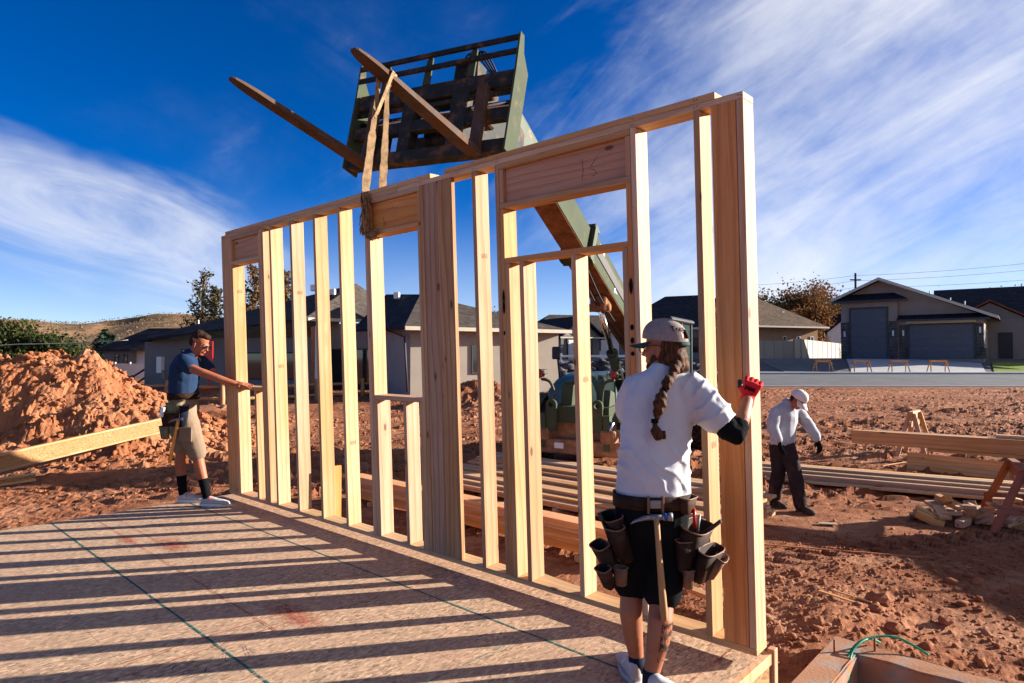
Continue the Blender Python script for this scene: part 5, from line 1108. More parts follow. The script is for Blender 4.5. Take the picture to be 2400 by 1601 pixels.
for x in (3, 8, 14): H.window(x, x + 1.6, 1.4, 3.0, -0.01, mull=1)
# --- left house: plain frame at the world origin, corners measured
HL = House('hip_roof_house', (0, 0, 0), 0, 'grey stucco house with several dark hip roofs behind the far end of the wall')
def wallq(name, a, b, z0, z1, th, mat):
    a, b = Vector(a), Vector(b); d = (b - a).normalized(); n = Vector((-d.y, d.x)) * th; m_ = MB(); v = [(a.x, a.y, z0), (b.x, b.y, z0), (b.x + n.x, b.y + n.y, z0), (a.x + n.x, a.y + n.y, z0)]; v += [(p[0], p[1], z1) for p in v]
    m_.add(v, [(0, 3, 2, 1), (4, 5, 6, 7), (0, 1, 5, 4), (1, 2, 6, 5), (2, 3, 7, 6), (3, 0, 4, 7)]); return m_.build(name, M[mat], HL.o)
wallq('wall', (-21.4, 38.0), (-11.0, 35.6), -0.2, 3.2, 6, 'stucco_grey')  # shade of the long wall put into a darker stucco than the wing
wallq('wall', (-10.98, 37.2), (-7.2, 35.2), -0.2, 4.0, 4, 'stucco_taupe')
wallq('wing_side_wall', (-6.95, 33.8), (-4.62, 29.45), -0.2, 3.5, 0.3, 'stucco_taupe'); wallq('wing_wall', (-4.58, 29.4), (2.35, 33.0), -0.2, 3.5, 0.3, 'stucco_taupe')
fl, mm, apx, rr_ = PXW(319, 795, 37.2), PXW(715, 745, 34.0), PXW(835, 665, 40.5), PXW(965, 752, 41.0)
HL.slab('roof', [fl, mm, apx], 0.14, 'shingle_dark'); HL.slab('roof', [mm + Vector((0, 0, .002)), rr_, apx + Vector((0, 0, .002))], 0.14, 'shingle_grey'); HL.slab('roof', [fl + Vector((0, 0, .003)), apx + Vector((0, 0, .004)), Vector((-14, 50, 3.2))], 0.14, 'shingle_dark')  # one roof: shaded slopes given darker shingles, the sunlit slope paler ones
c0, ee, tt, tb = PXW(948, 765, 28.6), PXW(1338, 769, 32.8), PXW(985, 690, 33.6), PXW(905, 690, 37.8); cl0 = PXW(826, 772, 34.6)
ee.z = c0.z
HL.slab('wing_roof', [c0, ee, tt], 0.14, 'shingle_grey'); HL.slab('wing_roof', [cl0, c0 + Vector((0, 0, .002)), tt + Vector((0, 0, .002)), tb], 0.14, 'shingle_dark'); HL.slab('wing_roof', [tt + Vector((0, 0, .003)), ee + Vector((0, 0, .002)), Vector((-1.5, 40, 3.6)), tb + Vector((0, 0, .002))], 0.14, 'shingle_grey')  # light put into the colour: sunlit wing slopes paler, shaded slope darker
def gutter(a, b, h=0.16): 
    a, b = Vector(a), Vector(b); d = (b - a); d.z = 0; d.normalize(); n = Vector((d.y, -d.x, 0)) * 0.06; m_ = MB(); v = []
    for p in (a, b): v += [p + n * 0.1 + Vector((0, 0, .01)), p + n * 2 + Vector((0, 0, .01)), p + n * 2 - Vector((0, 0, h)), p + n * 0.1 - Vector((0, 0, h))]
    m_.add(v, [(0, 1, 2, 3), (7, 6, 5, 4)] + [(i, 4 + i, 4 + (i + 1) % 4, (i + 1) % 4) for i in range(4)]); m_.build('gutter', M['trim_cream'], HL.o)
gutter(c0, ee); gutter(mm, rr_); gutter(fl, mm, 0.12) if False else None
MB().tube([PXW(905, 772, 31.5), PXW(948, 790, 29.1), PXW(955, 920, 29.1)], 0.05, 8).build('downspout', M['trim_dark'], HL.o)
# openings of the left house (windows sit on the walls)
def winq(a, b, t0, t1, z0, z1, frame='trim_dark', nm='window', off=0.04, pane='glass'):
    a, b = Vector(a), Vector(b); d = b - a; L = d.length; d.normalize(); n = Vector((d.y, -d.x)); o = MB(); Mx = Matrix(((d.x, -n.x, 0, a.x + n.x * off), (d.y, -n.y, 0, a.y + n.y * off), (0, 0, 1, 0), (0, 0, 0, 1))); t_ = 0.07
    o.box(t0, t1, -0.02, 0.05, z0, z0 + t_, 0, Mx); o.box(t0, t1, -0.02, 0.05, z1 - t_, z1, 0, Mx); o.box(t0, t0 + t_, -0.02, 0.05, z0 + t_, z1 - t_, 0, Mx); o.box(t1 - t_, t1, -0.02, 0.05, z0 + t_, z1 - t_, 0, Mx)
    w = o.build(nm, M[frame], HL.o); MB().box(t0 + t_, t1 - t_, 0.0, 0.03, z0 + t_, z1 - t_, 0, Mx).build('pane', M[pane], w)
wa, wb = (-21.4, 38.0), (-11.0, 35.6)
winq(wa, wb, 2.5, 3.1, 1.7, 2.6); winq(wa, wb, 1.9, 2.8, 0.05, 1.5, 'trim_dark', 'side_door', pane='trim_dark'); winq(wa, wb, 6.6, 8.4, 0.9, 2.4); winq(wa, wb, 8.9, 10.1, 0.9, 2.4)
winq((-10.98, 37.2), (-7.2, 35.2), 0.6, 2.2, 0.2, 2.6, nm='patio_door'); winq((-10.98, 37.2), (-7.2, 35.2), 2.3, 3.9, 0.2, 2.6, nm='patio_door')
winq((-4.58, 29.4), (2.35, 33.0), 3.0, 3.65, 1.35, 2.7)
for p, w_, mt in ((PXW(745, 905, 33.6), 0.13, 'white_paint'), (PXW(733, 905, 34.6), 0.10, 'stake_red')): MB().box(p.x - w_, p.x + w_, p.y - w_, p.y + w_, 0, 3.75, 0.02).build('patio_column', M[mt], HL.o)
pm = PXW(374, 870, 36.4); b = MB(); b.box(pm.x - 0.14, pm.x + 0.14, pm.y - 0.12, pm.y + 0.25, pm.z - 0.1, pm.z + 0.8, 0.02); b.build('meter_box', M['stucco_white'], HL.o)
pm2 = PXW(383, 880, 36.4); MB().box(pm2.x - 0.08, pm2.x + 0.08, pm2.y - 0.1, pm2.y + 0.25, pm2.z - 0.2, pm2.z + 0.3, 0.02).build('meter_box', M['stucco_grey'], HL.o)
for (u, v_, Y) in ((735, 672, 37), (780, 660 + 22, 38.5), (930, 690, 34.8)): p = PXW(u, v_, Y); MB().box(p.x - 0.15, p.x + 0.15, p.y - 0.15, p.y + 0.15, p.z - 0.25, p.z + 0.12, 0.03).build('roof_vent', M['white_paint'], HL.o)
p = PXW(465, 760, 38.0); MB().cyl((p.x, p.y, p.z - 0.4), (p.x, p.y, p.z + 0.25), 0.04, 8).build('roof_vent', M['white_paint'], HL.o)
p = PXW(489, 825, 30.0)
b = MB(); b.box(-0.20, 0.20, -0.03, 0.03, 0, 1.0, 0.01); b.box(-0.03, 0.03, -0.028, 0.028, -2.1, 0.001); sg = b.build('red_panel', M['red_lamp'], None, (p.x, p.y, p.z - 0.5)); tag(sg, 'narrow upright red panel behind the head of the worker in blue', 'panel')
# --- small white house and fence, far left
H = House('cottage', (-37.6, 60.0, 0.6), -R(8), 'small white stucco house with brown hip roof above the dirt mound')
H.box('wall', 0, 2.9, 0, 6, -0.6, 2.3, 'stucco_grey'); H.box('wall', 2.905, 6.4, 0.6, 6, -0.6, 2.3, 'stucco_white'); H.slab('roof', [(-0.5, -0.5, 2.2), (3.1, -0.5, 2.2), (4.8, 3.2, 4.3), (2.2, 3.2, 4.3)], 0.12, 'shingle_dark'); H.slab('roof', [(3.1, -0.501, 2.2), (7.5, 0.2, 2.2), (8.0, 3.2, 4.3), (4.8, 3.2, 4.301)], 0.12, 'shingle_grey')  # same house: left wall and slope coloured as shaded, right ones as sunlit
H.window(1.2, 1.65, 0.8, 1.8, -0.01); H.window(2.1, 2.5, 0.8, 1.8, -0.01)
vf = empty('vinyl_fence', (-29.8, 49.0, 0.4), -R(6)); tag(vf, 'low white vinyl privacy fence in front of the small white house', 'fence')
for i in range(3): MB().box(i * 1.2 + 0.06, i * 1.2 + 1.14, -0.02, 0.02, 0.1, 1.25, 0.005).build('panel', M['vinyl_white'], vf)
for i in range(4): MB().box(i * 1.2 - 0.055, i * 1.2 + 0.055, -0.055, 0.055, 0, 1.35, 0.01).build('post', M['vinyl_white'], vf)
# --- vinyl fence on the right
fa, fb = Vector((26.1, 60.3, 1.95)), Vector((46.5, 90, 2.3)); d = fb - fa; L = d.length; n = 12
vf = empty('vinyl_fence', mat=Matrix.Translation(fa) @ Matrix.Rotation(math.atan2(d.y, d.x), 4, 'Z')); tag(vf, 'tall tan vinyl privacy fence running back beside the brown house', 'fence')
for i in range(n + 1): MB().box(i * L / n - 0.07, i * L / n + 0.07, -0.07, 0.07, -0.2, 1.95, 0.01).build('post', M['vinyl'], vf)
for i in range(n):
    p = MB().box(i * L / n + 0.075, (i + 1) * L / n - 0.075, -0.025, 0.025, 0.05, 1.82, 0.004).build('panel', M['vinyl'], vf); MB().box(i * L / n + 0.075, (i + 1) * L / n - 0.075, -0.045, 0.045, 1.821, 1.90, 0.004).build('cap_rail', M['vinyl'], p)
vg = empty('fence_gate', (21.6, 58.2, 1.85), R(24)); tag(vg, 'shaded grey-blue vinyl gate joining the tan fence by the corner post', 'gate')
for i in range(4): MB().box(i * 1.2 + 0.05, i * 1.2 + 1.15, -0.02, 0.02, 0.08, 1.75, 0.005).build('panel', M['vinyl'], vg)
for i in range(5): MB().box(i * 1.2 - 0.05, i * 1.2 + 0.05, -0.055, 0.055, -0.1, 1.9, 0.01).build('post', M['vinyl'], vg)
# --- white rail fence and rubble bank seen through the third opening
rf = empty('ranch_rail_fence', (3.6, 48.0, 1.35), R(4)); tag(rf, 'low white ranch rail fence seen through the third opening', 'fence')
for i in range(5): MB().box(i * 2.0 - 0.06, i * 2.0 + 0.06, -0.06, 0.06, -0.6, 1.05, 0.01).build('post', M['vinyl_white'], rf)
for z in (0.4, 0.85): MB().box(-0.2, 8.2, -0.03, 0.03, z - 0.08, z + 0.08, 0.005).build('rail', M['vinyl_white'], rf)
x, y = ground_pts(420, 2.0, 12.5, 38.5, 47.0); z = 0.12 + 0.38 * rng.random(len(x)) ** 2
clod_mass('rock_bank', np.stack([x, y, zt(x, y) + 0.2 + 0.5 * sstep(40, 47, y)], 1), z, M['stone_dark'], rng, 'bank of dark landscaping rocks beyond the telehandler', big=True)
# --- split-rail fence along the left house
def rail_fence(name, pts, label):
    t = empty(name, pts[0]); tag(t, label, 'fence'); o = Vector(pts[0])
    for i, p in enumerate(pts):
        q = Vector(p) - o; MB().tube([q + Vector((0, 0, -0.3)), q + Vector((0.01, 0, 0.4)), q + Vector((0, 0.01, 1.12))], [0.10, 0.11, 0.09], 7).build('post', M['rail_wood'], t)
        if i:
            r = Vector(pts[i - 1]) - o
            for z in (0.38, 0.86): a_, b_ = r + Vector((0, 0, z)), q + Vector((0, 0, z + 0.03)); MB().tube([a_, (a_ + b_) / 2 + Vector((0, 0, -0.02)), b_], [0.055, 0.075, 0.055], 6).build('rail', M['rail_wood'], t)
            net = MB(); nn = max(6, int((q - r).length / 0.16))
            for k_ in range(nn): c = r + (q - r) * ((k_ + .5) / nn); net.box(c.x - 0.006, c.x + 0.006, c.y - 0.006, c.y + 0.006, 0.1, 0.85)
            m_ = net.build('wire_mesh', M['trim_dark'], t); m_['kind'] = 'stuff'
    return t
gp = lambda u, v, z=0.0: (lambda Y: (((u - 1200) / 1529) * Y, Y, z))(1529 * (2.15 - z) / (v - 836.4))
rail_fence('split_rail_fence', [gp(300, 950), gp(392, 952), gp(522, 957), gp(640, 952), gp(742, 946)], 'golden split-rail fence with wire mesh behind the worker in blue')
rail_fence('split_rail_fence', [gp(742, 944), gp(850, 940), gp(972, 936), gp(1010, 930)], 'golden split-rail fence continuing behind the second opening')
rp = empty('dark_handrail', gp(345, 918, 0.1)); tag(rp, 'dark stepped handrail by the corner of the hip roof house', 'handrail'); ro = rp.location
for (u, v, h) in ((345, 918, 1.6), (312, 920, 1.0), (275, 915, 0.9)):
    q = Vector(gp(u, v, 0.1)) - ro; MB().box(q.x - 0.07, q.x + 0.07, q.y - 0.07, q.y + 0.07, 0, h, 0.01).build('post', M['trim_dark'], rp)
for (u0, v0, h0, u1, v1, h1) in ((345, 918, 1.4, 312, 920, 0.9), (345, 918, 0.9, 312, 920, 0.4), (312, 920, 0.9, 275, 915, 0.8), (312, 920, 0.4, 275, 915, 0.35)):
    a_, b_ = Vector(gp(u0, v0, 0.1)) - ro, Vector(gp(u1, v1, 0.1)) - ro; MB().tube([a_ + Vector((0, 0, h0)), b_ + Vector((0, 0, h1))], 0.06, 6).build('rail', M['trim_dark'], rp)
# --- sawhorses across the road
for i, u in enumerate((1929, 2018, 2107, 2199)):
    p = PXW(u, 871, 46.0); sawhorse('sawhorse', (p.x, p.y, 1.10), R(2 - 3 * i), ('leftmost of the four sawhorses lined up across the road', 'second sawhorse from the vinyl fence across the road', 'third sawhorse from the vinyl fence across the road', 'last sawhorse in the row across the road, nearest the lawn')[i], 1.15, 0.82, 'flat', 'lumber_orange', 0.3, 'sawhorses across the road')
# --- utility pole and wires
pb = PXW(2005, 640, 105); up = empty('utility_pole', (pb.x, pb.y, 2.0)); tag(up, 'dark wooden utility pole rising behind the garage house', 'utility pole')
MB().tube([(0, 0, -1), (0, 0, pb.z - 2.0)], [0.22, 0.16], 10).build('shaft', M['pole_wood'], up); MB().box(-0.9, 0.9, -0.06, 0.06, pb.z - 3.2, pb.z - 3.0, 0.01).build('crossarm', M['pole_wood'], up)
def wire(name, pts, r, lab, mat='wire', sag=0.0):
    P_ = []; 
    for i in range(len(pts) - 1):
        a_, b_ = Vector(pts[i]), Vector(pts[i + 1])
        for k_ in range(10): t_ = k_ / 10; q = a_.lerp(b_, t_); q.z -= sag * 4 * t_ * (1 - t_); P_.append(q)
    P_.append(Vector(pts[-1])); o = MB().tube(P_, r, 5).build(name, M[mat]); return tag(o, lab, 'wire')
for i, (z0, z1, nm) in enumerate(((646, 616, 'highest'), (658, 632, 'middle'), (674, 655, 'lowest'))):
    wire('power_line', [PXW(1700, (672, 690, 705)[i], 112), PXW(2005, z0, 105), PXW(2420, z1, 95), PXW(2800, z1 - 25, 88)], 0.022, '%s of the three power lines strung above the garage house' % nm, sag=0.25)
wire('overhead_cable', [PXW(-200, 815, 33), PXW(40, 807, 34), PXW(300, 797, 35)], 0.022, 'pale overhead cable crossing in front of the junipers', 'cable', 0.05)
# ------------------------------------------------------------------ hills, trees and brush
def hillmesh():
    xs = np.linspace(-420, 40, 200); ys_ = np.linspace(80, 420, 130); X, Y = np.meshgrid(xs, ys_); az = X / Y
    prof = 0.052 + 0.010 * np.exp(-((az + 0.555) / 0.08) ** 2) - 0.006 * np.exp(-((az + 0.70) / 0.06) ** 2) + 0.004 * np.sin(az * 23)
    ramp_ = sstep(95, 240, Y); h = prof * 235 * ramp_ * (1 + 0.0 * Y)
    h = h * sstep(-0.18, -0.36, az) + 1.2 * fbm(X * 0.05, Y * 0.05, o=5, seed=91) * ramp_ + 0.9 * np.abs(fbm(X * 0.16, Y * 0.16, o=4, seed=95)) * ramp_
    step = 2.0 * sstep(0.0, 0.12, fbm(X * 0.02, Y * 0.045, o=3, seed=97)) * ramp_ * (az < -0.3)
    return grid_obj('hill', X, Y, zt(X, Y) - 0.4 + h + step, M['hill_scrub']), lambda x, y: None
hill, _ = hillmesh(); tag(hill, kind='structure')
def leaf_mesh(name, pts, size, mat, rg, flat=0.0):
    """one small two-triangle leaf clump per point, each turned its own way"""
    n = len(pts); a = rg.normal(size=(n, 3)); a /= np.linalg.norm(a, axis=1)[:, None]; b_ = np.cross(a, rg.normal(size=(n, 3))); b_ /= np.linalg.norm(b_, axis=1)[:, None]
    s_ = (size * (0.55 + 0.9 * rg.random(n)))[:, None]; c = pts
    v = np.stack([c - a * s_, c - b_ * s_ * 0.6, c + a * s_, c + b_ * s_ * 0.6], 1).reshape(-1, 3); f = np.arange(n * 4).reshape(n, 4)
    me = bpy.data.meshes.new(name); me.vertices.add(n * 4); me.vertices.foreach_set('co', v.ravel().astype(np.float32)); me.loops.add(n * 4); me.loops.foreach_set('vertex_index', f.ravel().astype(np.int32)); me.polygons.add(n); me.polygons.foreach_set('loop_start', np.arange(0, n * 4, 4, dtype=np.int32)); me.polygons.foreach_set('loop_total', np.full(n, 4, dtype=np.int32)); me.materials.append(mat); me.update(calc_edges=True); return me
def tree(name, loc, h, rad, label, mat, n=3500, leaf=0.22, style='round', seed=0, bare=0.0, group=None, cat='tree'):
    rg = np.random.default_rng(seed); rr = random.Random(seed); t = empty(name, loc); tag(t, label, cat, group)
    wood_ = MB(); tips = []; lean = Vector((rr.uniform(-0.06, 0.06), rr.uniform(-0.06, 0.06), 1)); th = h * (0.92 if style in ('poplar', 'conifer') else 0.62)
    tr = [Vector((0, 0, -0.3))] + [lean * (th * k_ / 6) + Vector((rr.gauss(0, 0.02), rr.gauss(0, 0.02), 0)) * h * 0.4 for k_ in range(1, 7)]; r0 = 0.03 * h if style != 'conifer' else 0.02 * h
    wood_.tube(tr, [r0 * (1 - 0.8 * i / 6) for i in range(7)], 7)
    nb = {'round': 16, 'poplar': 26, 'conifer': 30, 'bush': 14}[style]
    for i in range(nb):
        u = (i + rr.random()) / nb
        if style == 'round': u0 = 0.3 + 0.7 * u; L = rad * rr.uniform(0.6, 1.05); el = rr.uniform(0.15, 1.1)
        elif style == 'poplar': u0 = 0.16 + 0.84 * u; L = rad * (1.25 - 0.95 * u) * rr.uniform(0.6, 1.15); el = rr.uniform(0.6, 1.1)
        elif style == 'conifer': u0 = 0.1 + 0.9 * u; L = rad * (1.05 - u) * rr.uniform(0.8, 1.1); el = rr.uniform(-0.15, 0.2)
        else: u0 = 0.15 + 0.8 * u; L = rad * rr.uniform(0.5, 1.1); el = rr.uniform(0.0, 1.1)
        k_ = min(5.999, u0 * 6); p = tr[int(k_)].lerp(tr[min(6, int(k_) + 1)], k_ - int(k_)); az = i * 2.4 + rr.uniform(-0.4, 0.4); d = Vector((math.cos(az) * math.cos(el), math.sin(az) * math.cos(el), math.sin(el)))
        e = p + d * L + Vector((0, 0, L * 0.12)); m_ = p + d * L * 0.5 + Vector((rr.gauss(0, .05), rr.gauss(0, .05), 0)) * L; wood_.tube([p, m_, e], [r0 * 0.38 * (1 - 0.5 * u), r0 * 0.22, r0 * 0.07], 5); tips += [(m_, L * 0.20), (e, L * 0.26), (m_.lerp(e, 0.5), L * 0.24)]
        for q in range(3):
            s0 = p.lerp(e, rr.uniform(0.35, 0.85)); d2 = (d + Vector((rr.gauss(0, .7), rr.gauss(0, .7), rr.gauss(0.2, .4)))).normalized(); e2 = s0 + d2 * L * rr.uniform(0.3, 0.55); wood_.tube([s0, e2], [r0 * 0.14, r0 * 0.04], 4); tips += [(e2, L * 0.2)]
    trunk = wood_.build('trunk', M['bark'], t, fix=False)
    if n:
        w_ = np.array([q[1] for q in tips]); idx = rg.choice(len(tips), n, p=w_ / w_.sum()); c = np.array([tuple(tips[i][0]) for i in idx]); sp = w_[idx][:, None] + 0.04 * rad
        pts = c + rg.normal(size=(n, 3)) * sp * (0.75 if style != 'conifer' else 0.45); pts = pts[pts[:, 2] > 0.08]
        o = ob('crown', leaf_mesh('crown', pts, leaf, mat, rg), t)
    return t
def TR(u, Y, vtop, z0): p = PXW(u, 836, Y); hh_ = CAMZ + (836.4 - vtop) / 1529 * Y - z0; return (p.x, p.y, z0), hh_
for i, (u, Y, vt, rad, lab) in enumerate(((466, 62, 622, 2.2, 'tall poplar with thin autumn leaves just past the wall end'), (508, 64, 655, 1.5, 'smaller poplar half hidden by the end post of the wall'), (588, 60, 612, 2.0, 'golden poplar seen through the first opening'), (655, 63, 622, 1.8, 'golden poplar showing between the far studs'))):
    loc, hh_ = TR(u, Y, vt, 0.7); tree('poplar_tree', loc, hh_, rad, lab, M['leaf_poplar' if i < 2 else 'leaf_autumn'], 1700 if i < 2 else 2800, 0.14, 'poplar', 20 + i, group='poplars behind the hip roof house')
for i, (u, Y, vt, rad, lab) in enumerate(((20, 44, 790, 1.7, 'dark juniper bush at the picture edge above the mound'), (62, 46, 785, 2.0, 'broad dark juniper bush above the mound'), (102, 45, 757, 1.6, 'tallest olive juniper above the mound'), (140, 47, 790, 1.5, 'olive juniper bush beside the tallest one'), (165, 46, 812, 1.1, 'small low juniper bush before the cottage'), (-30, 45, 780, 1.9, 'juniper bush cut by the picture edge'))):
    loc, hh_ = TR(u, Y, vt, 0.5); tree('juniper_bush', loc, hh_, rad, lab, M['leaf_juniper'], 2600, 0.14, 'bush', 40 + i, group='junipers above the mound', cat='bush')
loc, hh_ = TR(246, 68, 764, 0.8); tree('spruce_tree', loc, hh_, 1.9, 'dark spruce behind the small white cottage', M['leaf_spruce'], 3200, 0.2, 'conifer', 60)
for i, (u, Y, vt, rad, lab) in enumerate(((1772, 100, 702, 3.6, 'autumn tree just left of the corner post top'), (1808, 98, 690, 4.2, 'olive autumn tree right beside the corner post'), (1846, 101, 700, 3.8, 'brown autumn tree above the brown house roof'), (1880, 97, 675, 4.4, 'tallest autumn tree above the brown house'), (1905, 100, 676, 4.4, 'rust autumn tree left of the garage house'), (1938, 98, 690, 4.2, 'bright rust autumn tree touching the garage house roof'), (1965, 102, 700, 3.6, 'low rust autumn tree behind the garage house eave'), (1735, 102, 708, 3.6, 'autumn tree hidden partly by the corner post'), (1900, 84, 716, 2.4, 'low orange shrub tree over the black roofs'))):
    loc, hh_ = TR(u, Y, vt, 2.4); tree('autumn_tree', loc, hh_, rad, lab, M[('leaf_autumn', 'leaf_autumn', 'leaf_autumn', 'leaf_rust', 'leaf_rust')[i % 5]], 4200, 0.19, 'round', 80 + i, group='autumn trees behind the street')
for i, (u, Y, vt, rad, n_, lab) in enumerate(((2165, 92, 645, 3.0, 240, 'nearly bare tree rising behind the garage house roof'), (2192, 95, 655, 2.6, 160, 'second nearly bare tree behind the garage house roof'), (2392, 90, 645, 3.4, 500, 'sparse rusty tree above the dark house'), (1540, 110, 742, 2.2, 300, 'small far tree between the wall studs'), (1240, 85, 735, 1.4, 500, 'small bush on the roofline through the third opening'), (1163, 70, 696, 1.6, 300, 'thin tree top peeking left of the third opening'))):
    loc, hh_ = TR(u, Y, vt, 2.0); tree('bare_tree', loc, hh_, rad, lab, M['leaf_rust'], n_, 0.16, 'round', 110 + i)
# dry brush on the hill and along its foot (uncountable)
rg = np.random.default_rng(9); n = 9000; az = -0.80 + 0.5 * rg.random(n); Yb = 75 + 200 * rg.random(n) ** 1.3; Xb = az * Yb
dg = bpy.context.evaluated_depsgraph_get()
from mathutils.bvhtree import BVHTree
hb = BVHTree.FromPolygons([v.co[:] for v in hill.data.vertices], [p.vertices[:] for p in hill.data.polygons]); pts = []
for x, y in zip(Xb, Yb):
    h_ = hb.ray_cast(Vector((x, y, 200)), Vector((0, 0, -1)))
    if h_[0] is not None: pts.append((x, y, h_[0].z + rg.random() * 0.9))
pts = np.array(pts); tag(ob('dry_brush', leaf_mesh('dry_brush', pts, 0.24, M['dry_brush'], rg)), 'dry scrub brush covering the distant hill', 'brush', kind='stuff')
n = 5000; u = -50 + 270 * rg.random(n); Y = 50 + 8 * rg.random(n); X = (u - 1200) / 1529 * Y; z = 0.6 + rg.random(n) ** 2 * (3.4 + 0.8 * np.sin(u * 0.11))
tag(ob('bare_thicket', leaf_mesh('bare_thicket', np.stack([X, Y, z], 1), 0.10, M['dry_brush'], rg)), 'bare grey thicket behind the junipers', 'brush', kind='stuff')
for i, (u, v, lab) in enumerate(((352, 935, 'tuft of dry pampas grass by the rail fence'), (735, 925, 'dry grass tuft at the patio column'), (690, 930, 'dry grass tuft left of the patio column'))):
    n = 160; p = gp(u, v + 16); pts_ = []; b = MB(); r_ = random.Random(i)
    for k_ in range(n): a = r_.uniform(0, 6.28); q = r_.uniform(0.05, 0.45); hgt = r_.uniform(0.3, 0.9); b.add([(0.02 * math.cos(a), 0.02 * math.sin(a), 0), (q * math.cos(a) * .6, q * math.sin(a) * .6, hgt * 0.8), (q * math.cos(a) * .6 + 0.012, q * math.sin(a) * .6, hgt * 0.8), (q * math.cos(a), q * math.sin(a), hgt)], [(0, 1, 2), (1, 3, 2)])
    tag(b.build('grass_tuft', M['dry_brush'], None, p, fix=False), lab, 'grass')
# ------------------------------------------------------------------ people
plain('skin_tan', (0.34, 0.118, 0.052), 0.55, 0.35, var=0.10, scale=14, dark=(0.38, 0.13, 0.07), dscale=7, damt=0.4)
plain('skin_red', (0.34, 0.108, 0.05), 0.55, 0.35, var=0.10, scale=14, dark=(0.35, 0.10, 0.06), dscale=7, damt=0.4)
plain('tee_white', (0.56, 0.545, 0.56), 0.95, 0.05, var=0.05, scale=3, bump=0.6, bscale=26, dark=(0.47, 0.41, 0.37), dscale=4, damt=0.45, dlo=0.52, dhi=0.75)
plain('tee_blue', (0.016, 0.033, 0.075), 0.9, 0.1, var=0.12, scale=5, bump=0.2, bscale=120)
plain('sweat_grey', (0.40, 0.40, 0.435), 0.95, 0.1, var=0.06, scale=6, bump=0.25, bscale=120, dark=(0.40, 0.36, 0.36), dscale=5, damt=0.4)
plain('khaki', (0.22, 0.155, 0.105), 0.9, 0.1, var=0.10, scale=5, bump=0.2, bscale=120, dark=(0.22, 0.13, 0.09), dscale=4, damt=0.5)
plain('cloth_black', (0.008, 0.008, 0.009), 0.95, 0.05, var=0.2, bump=0.2, bscale=90)
plain('trouser_brown', (0.03, 0.02, 0.021), 0.95, 0.1, var=0.2, bump=0.2, bscale=90, dark=(0.13, 0.065, 0.05), dscale=4, damt=0.6)
plain('leather', (0.026, 0.013, 0.009), 0.75, 0.12, var=0.35, scale=9, bump=0.3, bscale=60, dark=(0.085, 0.036, 0.018), dscale=6, damt=0.85, dlo=0.45, dhi=0.65)
plain('leather_tan', (0.17, 0.08, 0.042), 0.6, 0.3, var=0.25, scale=12)
plain('canvas_olive', (0.15, 0.135, 0.075), 0.85, 0.15, var=0.2, scale=9, dark=(0.07, 0.05, 0.03), dscale=6)
plain('navy_canvas', (0.010, 0.013, 0.028), 0.85, 0.15, var=0.2)
plain('shoe_white', (0.46, 0.42, 0.40), 0.7, 0.25, var=0.07, dark=(0.42, 0.28, 0.21), dscale=9, damt=0.6)
plain('shoe_dark', (0.06, 0.045, 0.035), 0.8, 0.2, var=0.3, dark=(0.24, 0.13, 0.08), dscale=8, damt=0.7)
plain('glove_red', (0.62, 0.018, 0.022), 0.8, 0.15, var=0.12, scale=20, bump=0.25, bscale=150)
plain('cap_grey', (0.27, 0.215, 0.195), 0.9, 0.1, var=0.1, scale=40, bump=0.35, bscale=260)
plain('cap_white', (0.66, 0.62, 0.58), 0.9, 0.1, var=0.06)
plain('cap_green', (0.014, 0.05, 0.042), 0.8, 0.2, var=0.1)
plain('steel', (0.26, 0.25, 0.245), 0.5, 0.4, 0.6, var=0.05)
plain('blue_enamel', (0.02, 0.05, 0.32), 0.4, 0.4, var=0.05)
k = NT('tattoo', 0.7, 0.2); k.put(k.map(k.noise(k.co((1, 1, 0.5)), 42, 3, 0.6, 1.5), 0.5, 0.54, 0.0, 0.75), k.b.inputs['Alpha']); k.done((0.04, 0.03, 0.03))
k = NT('hair_brown', 0.7, 0.15); c_ = k.co((1, 1, 0.12)); k.bump(k.noise(c_, 160, 3), 0.6, 0.004); k.done(k.mix(k.map(k.noise(c_, 90, 3), 0.3, 0.7), (0.025, 0.009, 0.004), (0.12, 0.044, 0.015)))
k = NT('hair_dark', 0.8, 0.08); c_ = k.co(); k.bump(k.noise(c_, 140, 3), 0.6, 0.003); k.done(k.mix(k.map(k.noise(c_, 60, 3), 0.3, 0.7), (0.014, 0.008, 0.006), (0.06, 0.03, 0.018)))
k = NT('lens_dark', 0.08, 0.6); k.done((0.008, 0.008, 0.01))
k = NT('lens_clear', 0.05, 0.5); k.b.inputs['Alpha'].default_value = 0.22; k.done((0.6, 0.6, 0.6))
V = Vector
